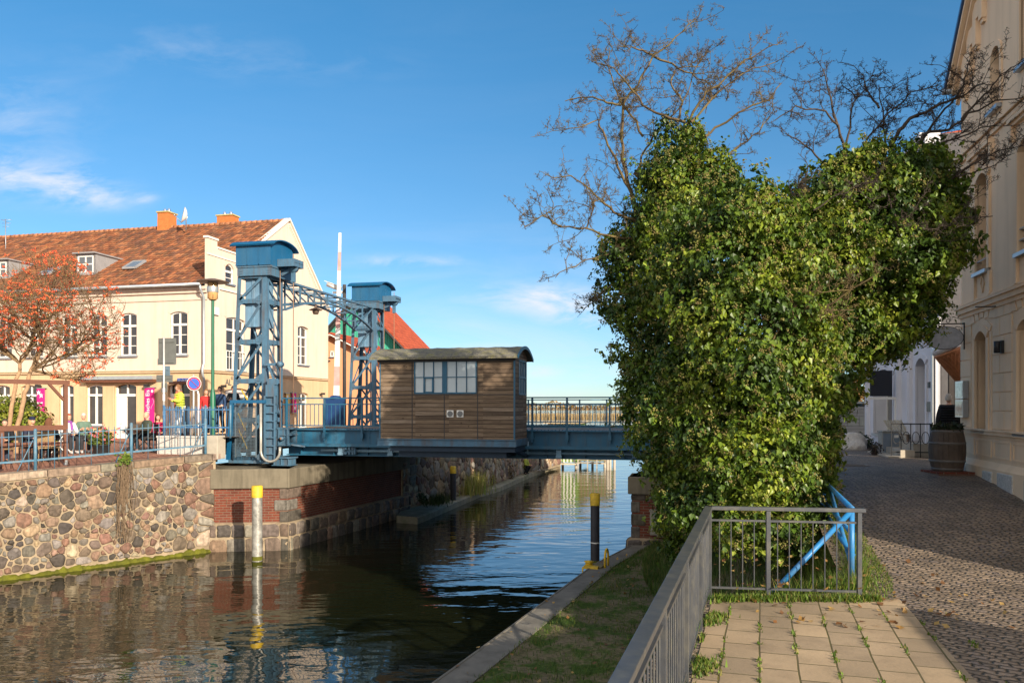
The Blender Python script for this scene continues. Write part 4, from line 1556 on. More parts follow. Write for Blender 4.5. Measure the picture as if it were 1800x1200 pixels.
for x in (h0 + .45, h0 + 1.6, h0 + 2.8, h1 - .15):
    g.beam((x, vf + .05, 3.26), (x + .12, -.05, 2.9), .14, .1)
g.box(h0 + .3, h1, vf + .05, -.1, 3.1, 3.26)
g.build('support_bracket', plain('dark_bracket_paint', (.02, .04, .07), .6, var=.2), hut)  # dark blue paint on the brackets

# ---- lattice towers
TL = [2.72, 3.98, 5.24, 6.50, 7.80, 8.60]            # panel heights
tf, tr = -.85, .15
uR = U(465, tf)
uLb, uLt = U(408, tf), U(421, tf)
tower = bridge_thing('lattice_tower', 'near blue lattice lift tower with curved sheet roof, left of the wooden hut', 'lift tower', 0, 0, 0, 'blue lattice lift towers of the bridge')
def ul(z):
    return uLb + (uLt - uLb) * (z - 2.72) / (8.6 - 2.72)


mt = M['bluegrey']
for (v_, s) in ((tf, 1), (tr, -1)):
    g = MB()
    g.beam((ul(2.7), v_, 2.7), (ul(8.6), v_, 8.6), .13, .014, (0, 1, 0))
    g.beam((ul(2.7) - .06, v_ + s * .055, 2.7), (ul(8.6) - .06, v_ + s * .055, 8.6), .014, .12, (0, 1, 0))
    g.build('leg', mt, tower)
    g = MB()
    g.box(uR - .10, uR + .08, v_ - .007, v_ + .007, 2.7, 8.6)
    g.box(uR + .066, uR + .08, *sorted((v_ + s * .007, v_ + s * .14)), 2.7, 8.6)
    g.box(uR - .10, uR - .086, *sorted((v_ + s * .007, v_ + s * .05)), 2.7, 8.6)
    g.build('leg', mt, tower)
for i, z in enumerate(TL):
    g = MB()
    h_ = .07
    for v_ in (tf, tr):
        g.box(ul(z), uR - .09, v_ - .012, v_ + .012, z - h_, z + h_)
        g.box(ul(z), uR - .09, *sorted((v_, v_ + (.10 if v_ == tf else -.10))), z + h_ - .012, z + h_)
    g.box(ul(z) - .02, ul(z) + .0, tf, tr, z - h_, z + h_)
    g.box(uR + .045, uR + .066, tf + .02, tr - .02, z - h_, z + h_)
    g.build('cross_tie', mt, tower)
g = MB()
for i in range(len(TL) - 1):
    z0, z1 = TL[i] + .05, TL[i + 1] - .05
    g.beam((ul(z0) + .04, tf - .02, z0), (uR - .08, tf - .02, z1), .085, .012, (0, 1, 0))
    g.beam((ul(z0) + .04, tf - .012, z0 + .04), (uR - .08, tf - .012, z1 + .04), .012, .05, (0, 1, 0))
    g.beam((uR - .08, tr + .02, z0), (ul(z1) + .04, tr + .02, z1), .075, .012, (0, 1, 0))
    g.beam((uR + .07, tf + .08, z1), (uR + .07, tr - .05, z0), .07, .012, (1, 0, 0))
    g.beam((ul(z0), tf + .05, z0), (ul(z1), tr - .05, z1), .07, .012, (1, 0, 0))
g.build('diagonal_brace', mt, tower)
for i, z in enumerate(TL[:-1]):
    for (x, sx) in ((ul(z), 1), (uR - .09, -1)):
        g = MB()
        g.prism([(x, tf - .018, z - .17), (x + sx * .22, tf - .018, z - .06), (x + sx * .22, tf - .018, z + .10), (x, tf - .018, z + .24)], (0, -.008, 0))
        for k in range(4):
            g.box(x + sx * (.05 + .04 * k) - .011, x + sx * (.05 + .04 * k) + .011, tf - .042, tf - .026, z - .01, z + .012)
            g.box(x + sx * .05 - .011, x + sx * .05 + .011, tf - .042, tf - .026, z + .05 + .05 * k, z + .072 + .05 * k)
        g.build('gusset_plate', mt, tower)
g = MB()
g.prism([(ul(2.7) - .1, tf - .03, 2.7), (ul(2.7) + .42, tf - .03, 2.7), (ul(2.7) + .3, tf - .03, 3.0), (ul(2.7) - .02, tf - .03, 3.2)], (0, -.012, 0))
for k in range(10):
    x, z = ul(2.7) + .03 + .07 * (k % 5), 2.78 + .12 * (k // 5)
    g.box(x, x + .024, tf - .058, tf - .04, z, z + .024)
g.build('gusset_plate', mt, tower)
g = MB()
g.box(ul(2.7) - .06, uR + .2, tf - .12, tf + .06, 2.60, 2.70)
g.box(ul(2.7) - .06, uR + .2, tr - .06, tr + .12, 2.60, 2.70)
g.box(ul(2.7) - .06, ul(2.7) + .03, tf + .06, tr - .06, 2.60, 2.698)
g.box(uR + .02, uR + .2, tf + .06, tr - .06, 2.60, 2.698)
g.build('base_frame', mt, tower)
g = MB()
cw0, cw1 = ul(7.5) + .16, uR - .17
g.box(cw0, cw1, tf + .14, tr - .14, 6.98, 7.74)
g.box(cw0 + .01, cw1 - .01, tf + .15, tr - .15, 7.76, 8.55)
g.box((cw0 + cw1) / 2 - .05, (cw0 + cw1) / 2 + .05, tf + .12, tf + .15, 6.98, 8.5)
g.beam((cw0 + .15, tf + .4, 6.98), ((cw0 + cw1) / 2, tf + .4, 6.62), .08, .05)
g.beam((cw1 - .15, tf + .4, 6.98), ((cw0 + cw1) / 2, tf + .4, 6.62), .08, .05)
g.build('counterweight', plain('counterweight_paint', (.13, .245, .36), .45, var=.2, scale=3, stain=(.16, .14, .12), stain_amt=.5, streak=True), tower, bevel=.01)
g = MB()
um = (ul(5) + uR) / 2 + .02
g.tube([(um, tf + .45, 2.7), (um, tf + .45, 6.65)], .05, 10)
g.tube([(um + .16, tf + .5, 2.7), (um + .16, tf + .5, 6.9)], .02, 6)
g.build('guide_rod', mt, tower)
# head house
hb0, hb1, hv0, hv1 = U(414.5, tf - .15), U(475, tf - .15), tf - .15, tr + .28
g = MB()
g.box(hb0 + .02, hb1 - .03, hv0 + .05, hv1 - .05, 8.60, 8.90)
g.box(hb0 + .0, hb1, hv0 + .02, hv1, 8.86, 8.92)
for x in (hb0 + .1, hb1 - .15):
    for k in range(6):
        g.box(x + .02 * (k % 3) * 2, x + .02 + .02 * (k % 3) * 2, hv0 + .036, hv0 + .05, 8.66 + .08 * (k // 3), 8.68 + .08 * (k // 3))
g.build('head_beam', mt, tower)
def hroof(v, a0, a1, z0, rise):
    t = (v - (a0 + a1) / 2) / ((a1 - a0) / 2)
    return z0 + rise * math.sqrt(max(0.0, 1 - .93 * t * t))


g = MB()
g.box(hb0, hb1, hv0, hv1, 8.92, 9.56)
vs_ = np.linspace(hv0, hv1, 13)
g.prism([(hb0, hv0, 9.56), (hb0, hv1, 9.56)] + [(hb0, v, hroof(v, hv0, hv1, 9.5, .27)) for v in vs_[::-1]], (hb1 - hb0, 0, 0))
for k in (1, 2):
    x = hb0 + (hb1 - hb0) * k / 3
    g.box(x - .012, x + .012, hv0 - .012, hv0, 8.92, 9.54)
g.box(hb0 - .012, hb1 + .012, hv0 - .012, hv0, 8.92, 8.96)
for v_ in (hv0 + .02, (hv0 + hv1) / 2, hv1 - .02):
    g.box(hb1, hb1 + .012, v_ - .012, v_ + .012, 8.92, 9.56)
hd = g.build('head_house', M['roofblue'], tower)
g = MB()
a0, a1 = hv0 - .10, hv1 + .10
vs_ = np.linspace(a0, a1, 21)
for (off, _) in ((0, 0), (-.035, 0)):
    g.grid(lambda i, j: (hb0 - .16 + (hb1 - hb0 + .34) * j, vs_[i], hroof(vs_[i], a0, a1, 9.49, .30) + off), 20, 1, True)
for x in (hb0 - .16, hb1 + .18):
    for i in range(20):
        g.quad((x, vs_[i], hroof(vs_[i], a0, a1, 9.455, .30)), (x, vs_[i + 1], hroof(vs_[i + 1], a0, a1, 9.455, .30)), (x, vs_[i + 1], hroof(vs_[i + 1], a0, a1, 9.49, .30)), (x, vs_[i], hroof(vs_[i], a0, a1, 9.49, .30)))
g.build('curved_roof', M['roofblue'], hd)
# pulley platform on the canal side
g = MB()
pv = (hv0 + hv1) / 2
g.box(hb1 + .01, hb1 + .62, pv - .28, pv + .28, 9.02, 9.06)
g.box(hb1 + .01, hb1 + .62, pv - .30, pv - .28, 8.92, 9.16)
g.box(hb1 + .01, hb1 + .62, pv + .28, pv + .30, 8.92, 9.16)
g.box(hb1 + .60, hb1 + .62, pv - .28, pv + .28, 8.92, 9.16)
g.beam((hb1, pv, 8.7), (hb1 + .5, pv, 8.95), .06, .1)
g.tube([(hb1 + .42, pv - .06, 8.92), (hb1 + .42, pv + .06, 8.92)], .17, 14)
g.box(hb1 + .36, hb1 + .48, pv - .05, pv + .05, 8.45, 8.8)
g.build('pulley_bracket', mt, tower)
g = MB()
for dx, dv, zb2 in ((.42, 0, 3.75), (-.0, -.1, 3.6)):
    g.tube([(hb1 + dx, pv + dv, 9.35 if dx > .1 else 8.9), (hb1 + dx, pv + dv, zb2)], .014, 6)
g.build('lifting_cable', M['cable'], tower)
# rear tower: same build, further back
tower2 = dup(tower, FB.w(0, 8.75), ANG, 'far blue lattice lift tower with curved roof behind the wooden hut')
# fittings of the near tower only
g = MB()
x0, x1 = U(467, tf - .2), U(487, tf - .2)
g.box(x0, x0 + .05, tf - .32, tf - .2, 2.7, 4.75)
g.box(x1 - .05, x1, tf - .32, tf - .2, 2.7, 4.75)
g.box(x0, x1, tf - .22, tf - .2, 2.7, 4.75)
for z in np.arange(2.9, 4.8, .26):
    g.box(x0, x1, tf - .31, tf - .22, z, z + .03)
g.box(x0 + .05, x1 - .05, tf - .3, tf - .1, 4.75, 5.1)
g.box(x0 + .1, x1 - .02, tf - .28, tf - .1, 5.1, 5.3)
g.beam((x0 - .1, tf - .1, 5.75), (x1 + .1, tf - .1, 5.75), .08, .08)
g.tube([(x1 + .05, tf - .2, 5.75), (x1 + .05, tf + .0, 5.75)], .09, 12)
g.beam((x0 + .05, tf - .12, 5.7), (x0 + .3, tf - .12, 5.15), .06, .05)
g.build('guide_channel', M['bluegrey'], tower)
g = MB()
gx0, gx1 = U(403, tf - .35), U(467, tf - .35)
g.beam((gx0 - .04, tf - .35, 2.72), (gx0 + .10, tf - .35, 4.58), .11, .09, (0, 1, 0))
g.box(gx0 + .05, gx1, tf - .40, tf - .31, 4.52, 4.62)
g.box(gx0 + .04, gx0 + .1, tf - .38, tf - .33, 4.3, 4.55)
g.build('gate_frame', M['roofblue'], tower)
g = MB()
for x in np.linspace(gx0 + .22, gx0 + .95, 2):
    g.box(x - .02, x + .02, tf - .36, tf - .33, 2.8, 4.4)
for z in np.arange(2.85, 4.4, .045):
    g.box(gx0 + .22, gx0 + .95, tf - .348, tf - .342, z, z + .012)
for x in np.arange(gx0 + .24, gx0 + .95, .05):
    g.box(x, x + .010, tf - .346, tf - .340, 2.82, 4.38)
g.build('mesh_gate', plain('grey_mesh_wire', (.13, .17, .20), .5, metal=.4), tower)
g = MB()
for (a_, b2, z0, z1) in ((.28, .55, 4.2, 3.65), (.30, .62, 3.7, 3.05), (.4, .62, 4.95, 4.62)):
    g.beam((gx0 + a_, tf - .30, z0), (gx0 + b2, tf - .30, z1), .035, .02, (0, 1, 0))
g.build('yellow_marking', M['yellow'], tower)
g = MB()
hx0, hx1 = U(458.5, tf - .45), U(492, tf - .45)
pts = [(hx0, tf - .45, 4.5), (hx0, tf - .45, 3.2)]
cx_, rr_ = (hx0 + hx1) / 2, (hx1 - hx0) / 2
for t in np.linspace(math.pi, 2 * math.pi, 14):
    pts.append((cx_ + rr_ * math.cos(t), tf - .45, 3.02 + rr_ * math.sin(t)))
pts.append((hx1, tf - .45, 3.15))
g.tube(pts, .042, 10)
for dx in (-.05, .0):
    pass
g.build('hose', M['hose'], tower)
g = MB()
hx0, hx1 = 4.35, 5.0
pts = [(hx0 + .02, -.35, 3.25)]
for t in np.linspace(math.pi, 1.75 * math.pi, 12):
    pts.append((hx0 + .32 + .3 * math.cos(t), -.35, 3.1 + .38 * math.sin(t)))
g.tube(pts, .035, 10)
g.build('hose', M['hose'], span)

# ---- arched truss between the towers, over the road
tr_ = bridge_thing('portal_truss', 'arched blue truss joining the two lift towers above the road', 'truss')
v0, v1 = tr + .28, 8.75 + tf - .1
def archz(v):
    t = (v - (v0 + v1) / 2) / ((v1 - v0) / 2)
    return 7.66 + .62 * (1 - t * t)


for x in (uLt + .1, uR):
    g = MB()
    g.beam((x, v0, 8.62), (x, v1, 8.62), .10, .07)
    nn = 14
    vv = [v0 + (v1 - v0) * i / nn for i in range(nn + 1)]
    for i in range(nn):
        g.beam((x, vv[i], archz(vv[i])), (x, vv[i + 1], archz(vv[i + 1])), .10, .06)
    for i in range(0, nn + 1, 2):
        g.box(x - .025, x + .025, vv[i] - .025, vv[i] + .025, archz(vv[i]), 8.6)
        if 0 < i < nn:
            j = i - 2 if i <= nn // 2 else i + 2
            g.beam((x, vv[i], archz(vv[i])), (x, vv[j], 8.6), .04, .04)
    g.build('truss_plane', mt, tr_)
g = MB()
for i in range(0, 15, 2):
    v_ = v0 + (v1 - v0) * i / 14
    g.beam((uLt + .1, v_, 8.62), (uR, v_, 8.62), .05, .05)
    g.beam((uLt + .1, v_, archz(v_)), (uR, v_, archz(v_)), .05, .05)
    if i < 14:
        g.beam((uLt + .1, v_, 8.60), (uR, v_ + (v1 - v0) / 7, 8.60), .035, .03)
g.build('lateral_tie', mt, tr_)
g = MB()
vm = (v0 + v1) / 2 - .6
um = (uLt + uR) / 2
g.lathe([(.03, 8.25), (.05, 8.12), (.24, 8.04), (.25, 8.02), (.15, 8.02)], um, vm, 16)
g.lathe([(.12, 8.02), (.125, 7.96), (.09, 7.87), (.0, 7.86)], um, vm, 14)
g.build('hanging_lamp', M['copper'], tr_)

# ---- raised barrier with its mast
bp = FB.w(FB.u(591, 7.8), 7.8, 3.6)
bar = thing('barrier_boom', 'raised red and white striped barrier boom standing behind the lift tower', 'barrier', bp, ANG)
g = MB()
for k in range(9):
    z0, z1 = .9 + k * .82, .9 + (k + 1) * .82
    w0, w1 = .13 - .0095 * k, .13 - .0095 * (k + 1)
    lx0, lx1 = .06 * k * .33, .06 * (k + 1) * .33
    g.mi = 1 if k % 3 == 1 else 0
    g.hexa([(lx0 - w0, -.04, z0), (lx0 + w0, -.04, z0), (lx0 + w0, .04, z0), (lx0 - w0, .04, z0), (lx1 - w1, -.04, z1), (lx1 + w1, -.04, z1), (lx1 + w1, .04, z1), (lx1 - w1, .04, z1)])
g.build('boom', [M['white'], plain('faded_red', (.62, .34, .31), .6, var=.2)], bar)
g = MB()
g.box(-.38, .3, -.25, .25, 0, 1.15)
g.lathe([(.3, 1.15), (.2, 1.28), (0, 1.32)], -.04, 0, 16)
g.build('drive_housing', plain('dark_blue_housing', (.012, .045, .14), .45, var=.15), bar)
g = MB()
g.tube([(.24, .3, 0), (.24, .3, 6.1)], .075, 10)
g.build('mast', M['darkwood'], bar)
g = MB()
g.tube([(-.55, .3, 6.15), (.05, .3, 5.92)], .11, 12)
g.beam((-.65, .3, 6.28), (.1, .3, 6.0), .26, .02)
g.box(-.3, .24, .27, .33, 5.72, 5.82)
g.build('camera', M['white'], bar)

# ================================================================== HOUSES
class PL:
    """upright wall plane in the local space of a house: a along the wall, z up, w into the house"""
    def __init__(self, o, ux, nin):
        self.o, self.ux, self.n = Vector(o), Vector(ux), Vector(nin)

    def p(self, a, z, w=0.0):
        return self.o + self.ux * a + self.n * w + Vector((0, 0, z))


def pbox(mb, pl, a0, a1, z0, z1, w0, w1):
    mb.hexa([pl.p(a0, z0, w0), pl.p(a1, z0, w0), pl.p(a1, z0, w1), pl.p(a0, z0, w1), pl.p(a0, z1, w0), pl.p(a1, z1, w0), pl.p(a1, z1, w1), pl.p(a0, z1, w1)])


def arcz(op, a):
    """underside of the arch of opening (a0, a1, z0, z1, rise)"""
    a0, a1, z0, z1, r = op[:5]
    if r <= 0:
        return z1
    t = (a - (a0 + a1) / 2) / ((a1 - a0) / 2)
    if r >= (a1 - a0) / 2 - .01:
        return z1 - r + r * math.sqrt(max(0, 1 - t * t))
    return z1 - r * t * t


def wall_panel(mb, pl, a0, a1, z0, z1, ops, depth=.22):
    az = sorted({a0, a1} | {x for o_ in ops for x in o_[:2] if a0 < x < a1})
    zz = sorted({z0, z1} | {x for o_ in ops for x in o_[2:4] if z0 < x < z1})
    for i in range(len(az) - 1):
        for j in range(len(zz) - 1):
            am, zm = (az[i] + az[i + 1]) / 2, (zz[j] + zz[j + 1]) / 2
            if any(o_[0] < am < o_[1] and o_[2] < zm < o_[3] for o_ in ops):
                continue
            mb.quad(pl.p(az[i], zz[j]), pl.p(az[i + 1], zz[j]), pl.p(az[i + 1], zz[j + 1]), pl.p(az[i], zz[j + 1]))
    for o_ in ops:
        b0, b1, y0, y1, r = o_[:5]
        y0c = max(y0, z0)
        if y0 > z0:
            mb.quad(pl.p(b0, y0), pl.p(b1, y0), pl.p(b1, y0, depth), pl.p(b0, y0, depth))
        mb.quad(pl.p(b0, y0c), pl.p(b0, y0c, depth), pl.p(b0, y1 - r, depth), pl.p(b0, y1 - r))
        mb.quad(pl.p(b1, y0c), pl.p(b1, y0c, depth), pl.p(b1, y1 - r, depth), pl.p(b1, y1 - r))
        n = 10 if r > 0 else 1
        for k in range(n):
            x0, x1 = b0 + (b1 - b0) * k / n, b0 + (b1 - b0) * (k + 1) / n
            h0_, h1_ = arcz(o_, x0), arcz(o_, x1)
            mb.quad(pl.p(x0, h0_), pl.p(x1, h1_), pl.p(x1, h1_, depth), pl.p(x0, h0_, depth))
            if r > 0:
                mb.quad(pl.p(x0, h0_), pl.p(x1, h1_), pl.p(x1, y1), pl.p(x0, y1))


def arch_trim(mb, pl, op, wd_=.12, proud=.035):
    a0, a1, z0, z1, r = op[:5]
    n = 12
    w2 = .03
    for (x0, x1) in ((a0 - wd_, a0), (a1, a1 + wd_)):
        pbox(mb, pl, x0, x1, z0, z1 - r, -proud, w2)
    for k in range(n):
        xa, xb = a0 + (a1 - a0) * k / n, a0 + (a1 - a0) * (k + 1) / n
        ha, hb = arcz(op, xa), arcz(op, xb)
        ea = -wd_ + 2 * wd_ * k / n
        eb = -wd_ + 2 * wd_ * (k + 1) / n
        P = [(xa, ha), (xb, hb), (xb + eb, hb + wd_), (xa + ea, ha + wd_)]
        mb.hexa([pl.p(*P[0], -proud), pl.p(*P[1], -proud), pl.p(*P[2], -proud), pl.p(*P[3], -proud), pl.p(*P[0], w2), pl.p(*P[1], w2), pl.p(*P[2], w2), pl.p(*P[3], w2)])


def window(parent, pl, op, depth=.20, cols=2, transom=.70, rows=3, frame=None, sill=True, bar=.045, pane=None, name='window', silln=None, curtain=False):
    a0, a1, z0, z1, r = op[:5]
    fm = frame or M['white']
    f = MB()
    w0, w1 = depth - .07, depth - .005
    b_ = .07
    pbox(f, pl, a0, a0 + b_, z0, z1, w0, w1)
    pbox(f, pl, a1 - b_, a1, z0, z1, w0, w1)
    pbox(f, pl, a0 + b_, a1 - b_, z0, z0 + b_, w0, w1)
    n = 10
    for k in range(n):
        xa, xb = a0 + (a1 - a0) * k / n, a0 + (a1 - a0) * (k + 1) / n
        ha, hb = arcz(op, xa), arcz(op, xb)
        f.hexa([pl.p(xa, ha - .07, w0), pl.p(xb, hb - .07, w0), pl.p(xb, hb - .07, w1), pl.p(xa, ha - .07, w1), pl.p(xa, ha + .02, w0), pl.p(xb, hb + .02, w0), pl.p(xb, hb + .02, w1), pl.p(xa, ha + .02, w1)])
    zt2 = z0 + (z1 - z0) * transom
    if transom < 1:
        pbox(f, pl, a0 + .02, a1 - .02, zt2 - .05, zt2 + .05, w0 - .03, w1)
    for k in range(1, cols):
        x = a0 + (a1 - a0) * k / cols
        pbox(f, pl, x - .05, x + .05, z0 + b_, zt2 - .05, w0 - .01, w1)
        if transom < 1:
            pbox(f, pl, x - .035, x + .035, zt2 + .05, z1 - .04, w0, w1)
    for k in range(1, rows):
        z_ = z0 + (zt2 - z0) * k / rows
        pbox(f, pl, a0 + b_, a1 - b_, z_ - bar / 2.6, z_ + bar / 2.6, w0 + .015, w1)
    fo = f.build(name, fm, parent)
    p_ = MB()
    wq = depth - .03
    p_.quad(pl.p(a0, z0, wq), pl.p(a1, z0, wq), pl.p(a1, z1, wq), pl.p(a0, z1, wq))
    p_.build('pane', pane or M['glass'], fo, fix=False)
    if sill:
        s_ = MB()
        pbox(s_, pl, a0 - .06, a1 + .06, z0 - .07, z0, -.10, depth - .07)
        s_.build('sill', silln or M['zinc'], fo)
    return fo


def tile_roof(mb, P0, du, ds, nu, ns, seed, pal, lift=.035, nrm=(0, 0, 1)):
    """pantiles: P0 eave start, du one tile along the eave, ds one course up the slope"""
    rg = random.Random(seed)
    P0, du, ds = Vector(P0), Vector(du), Vector(ds)
    nn = du.cross(ds).normalized()
    if nn.z < 0:
        nn = -nn
    prof = [(0, .0), (.22, .5), (.5, 1.0), (.78, .5), (1.0, .0)]
    for j in range(ns):
        for i in range(nu):
            c = rg.choice(pal)
            k = rg.uniform(.78, 1.18)
            mb.col = (c[0] * k, c[1] * k, c[2] * k)
            q = rg.uniform(-.008, .008)
            vs = []
            for (a, h) in prof:
                vs.append(P0 + du * (i + a) + ds * (j - .04) + nn * (h * lift + .035 + q))
            for (a, h) in prof:
                vs.append(P0 + du * (i + a) + ds * (j + 1.02) + nn * (h * lift + .004))
            mb.add(vs, [(a, a + 1, 6 + a, 5 + a) for a in range(4)], True)
            mb.add([vs[0] - nn * .03, vs[1] - nn * .03, vs[2] - nn * .03, vs[3] - nn * .03, vs[4] - nn * .03] + vs[:5], [(a, a + 1, 6 + a, 5 + a) for a in range(4)], False)


def text(name, s, size, mat_, parent, loc, rot, extrude=.004, align='CENTER'):
    cu = bpy.data.curves.new(name, 'FONT')
    cu.body = s
    cu.size = size
    cu.extrude = extrude
    cu.align_x = align
    cu.align_y = 'CENTER'
    tmp = bpy.data.objects.new(name, cu)
    COL.objects.link(tmp)
    dg = bpy.context.evaluated_depsgraph_get()
    me = bpy.data.meshes.new_from_object(tmp.evaluated_get(dg))
    bpy.data.objects.remove(tmp)
    bpy.data.curves.remove(cu)
    me.materials.clear()
    me.materials.append(mat_)
    o = bpy.data.objects.new(name, me)
    COL.objects.link(o)
    o.parent = parent
    o.location = loc
    o.rotation_euler = rot
    return o


# ---------------------------------------------------------------- cream corner house
FH = Frame(-13.76, 36.0)
house = thing('corner_house', 'cream two storey corner house with ochre ground floor and brown tiled roof on the left', 'house', FH.w(0, 0, 0), ANG)
gz = 2.9
pf = PL((0, 0, 0), (1, 0, 0), (0, 1, 0))
pg = PL((0, 0, 0), (0, 1, 0), (-1, 0, 0))
HU = lambda px: FH.u(px, 0)
HZ = lambda py, u=-4: FH.z(py, u, 0)
HV = lambda px: FH.v(px, 0)
UL = -25.0
eave = HZ(503, -.5)
band = HZ(654, -4)
ops1 = []
for c in (314.5, 226, 174, 122, 62, 8):
    ops1.append((HU(c) - .45, HU(c) + .45, HZ(625), HZ(550), .10))
opsg = []
for x0, x1, zb2 in ((104, 130, 748), (151, 181, 748), (201, 240, 772), (296, 334, 772), (38, 66, 748), (-10, 18, 748)):
    opsg.append((HU(x0), HU(x1), max(gz, HZ(zb2)), HZ(675), .10))
gap_ops1 = [(HV(397), HV(430), HZ(648, 0), HZ(549, 0), .10), (HV(523), HV(541.5), FH.z(641, 0, HV(530)), FH.z(573, 0, HV(530)), .10)]
gap_opsg = [(HV(396), HV(440), gz, HZ(680, 0), .14), (HV(525), HV(541.5), FH.z(752, 0, HV(530)), FH.z(690, 0, HV(530)), .10)]
small_op = (HV(395.5), HV(410.5), FH.z(508, 0, HV(403)), FH.z(464, 0, HV(403)), .19)
vg = 12.0
g = MB()
wall_panel(g, pf, UL, 0, band, eave, ops1)
wall_panel(g, pg, 0, vg, band, 10.2, gap_ops1)
rid_v, rid_z = 7.3, 14.45
# gable above the eaves
po = [(0, 10.2), (0, 12.05), (.75, 12.05), (.75, 11.7), (2.85, 11.7), (rid_v, rid_z + .12), (vg, 10.3), (vg, 10.2)]
so_ = small_op
cut = [(0, 10.2, so_[0], 12.0)]
g.quad(pg.p(0, 10.2), pg.p(.75, 10.2), pg.p(.75, 12.05), pg.p(0, 12.05))
wall_panel(g, pg, .75, 2.85, 10.2, 11.7, [(so_[0], so_[1], max(10.21, so_[2]), so_[3], so_[4])])
g.quad(pg.p(2.85, 10.2), pg.p(vg, 10.2), pg.p(vg, 10.3), pg.p(rid_v, rid_z + .12), pg.p(2.85, 11.7))
g.quad(pf.p(-.14, eave), pf.p(0, eave), pf.p(0, 12.05), pf.p(-.14, 12.05))
g.quad((-.14, 0, eave), (-.14, .75, eave), (-.14, .75, 12.05), (-.14, 0, 12.05))
g.quad((-.14, .75, 11), (0, .75, 11), (0, .75, 12.05), (-.14, .75, 12.05))
g.quad((-.14, .75, 10.4), (-.14, 3.2, 11.2), (-.14, 3.2, 11.7), (-.14, .75, 11.7))
# back walls
g.quad((UL, vg, gz), (0, vg, gz), (0, vg, 10.2), (UL, vg, 10.2))
g.quad((UL, 0, gz), (UL, vg, gz), (UL, vg, 10.2), (UL, rid_v, rid_z), (UL, 0, eave))
hwall = g.build('upper_wall', M['cream'], house, fix=False)
g = MB()
wall_panel(g, pf, UL, 0, gz - .4, band, opsg)
wall_panel(g, pg, 0, vg, gz - .4, band, gap_opsg)
g.build('ground_floor_wall', M['ochre'], house, fix=False)
# mouldings
g = MB()
for z0, z1, w_ in ((band - .05, band + .04, .09), (band + .04, band + .07, .13)):
    pbox(g, pf, UL, 0, z0, z1, -w_, .02)
    pbox(g, pg, -w_, vg, z0, z1, -w_, .02)
g.build('string_course', plain('dark_sill_moulding', (.50, .36, .22), .8, var=.1), house)
g = MB()
for z0, z1, w_ in ((eave - .62, eave - .52, .05), (eave - .30, eave - .16, .10), (eave - .16, eave - .02, .18)):
    pbox(g, pf, UL, 0, z0, z1, -w_, .02)
g.build('cornice', M['cream'], house)
g = MB()
pbox(g, pg, -.05, .80, 12.05, 12.14, -.05, .19)
pbox(g, pg, .75, 2.9, 11.7, 11.78, -.05, .19)
pbox(g, pg, -.03, .78, 11.3, 11.36, -.04, .02)
pbox(g, pg, .78, 2.5, 11.3, 11.36, -.04, .02)
pbox(g, pg, .9, 4.0, FH.z(512, 0, 1.5), FH.z(509, 0, 1.5), -.07, .02)
for (a, b2, off, th, pr) in ((rid_v, vg + .1, 0, .12, .10), (rid_v, vg, -.30, .06, .06), (rid_v, vg, -.42, .05, .04)):
    z_a, z_b = rid_z + .16 + off, 10.30 + off
    g.hexa([pg.p(a, z_a - th, -pr), pg.p(b2, z_b - th, -pr), pg.p(b2, z_b - th, .25), pg.p(a, z_a - th, .25), pg.p(a, z_a, -pr), pg.p(b2, z_b, -pr), pg.p(b2, z_b, .25), pg.p(a, z_a, .25)])
    z_a, z_b = rid_z + .16 + off, 11.72 + off
    b2 = 2.8
    if off == 0:
        g.hexa([pg.p(a, z_a - th, -pr), pg.p(b2, z_b - th, -pr), pg.p(b2, z_b - th, .25), pg.p(a, z_a - th, .25), pg.p(a, z_a, -pr), pg.p(b2, z_b, -pr), pg.p(b2, z_b, .25), pg.p(a, z_a, .25)])
g.build('gable_coping', plain('pale_gable_trim', (.74, .66, .56), .8, var=.06), house)
for o_ in ops1 + opsg:
    g = MB()
    arch_trim(g, pf, o_, .10, .02)
    g.build('window_surround', M['cream'] if o_ in ops1 else M['ochre'], house)
for o_ in gap_ops1 + gap_opsg + [small_op]:
    g = MB()
    arch_trim(g, pg, o_, .10, .02)
    g.build('window_surround', M['ochre'] if o_ in gap_opsg else M['cream'], house)
for o_ in ops1:
    window(house, pf, o_, depth=.15)
for k, o_ in enumerate(opsg):
    if k in (2, 3):
        continue
    window(house, pf, o_, cols=2, transom=.74, rows=1, sill=True)
for k in (2, 3):
    o_ = opsg[k]
    f = MB()
    a0, a1, z0, z1, r_ = o_
    zt2 = z0 + 2.05
    pbox(f, pf, a0, a0 + .07, z0, z1, .14, .21)
    pbox(f, pf, a1 - .07, a1, z0, z1, .14, .21)
    pbox(f, pf, a0, a1, zt2 - .06, zt2 + .06, .12, .21)
    pbox(f, pf, (a0 + a1) / 2 - .03, (a0 + a1) / 2 + .03, zt2, z1, .14, .21)
    pbox(f, pf, a0 + .07, a0 + .07 + (a1 - a0) * .40, z0, zt2 - .06, .15, .2)
    for q in range(3):
        pbox(f, pf, a0 + .13, a0 + .01 + (a1 - a0) * .40, z0 + .15 + q * .62, z0 + .62 + q * .62, .14, .15)
    do = f.build('door', M['white'], house)
    p_ = MB()
    pbox(p_, pf, a0, a1, z0, z1, .205, .215)
    p_.build('pane', M['glass'], do)
window(house, pg, gap_ops1[0], cols=2, transom=.76, rows=3, depth=.16)
window(house, pg, gap_ops1[1], cols=2, transom=.72, rows=3, depth=.2)
window(house, pg, gap_opsg[1], cols=2, transom=.74, rows=1, depth=.2)
window(house, pg, (so_[0], so_[1], max(10.21, so_[2]), so_[3], so_[4]), cols=1, transom=.6, rows=2, depth=.12)
f = MB()
a0, a1, z0, z1, r_ = gap_opsg[0]
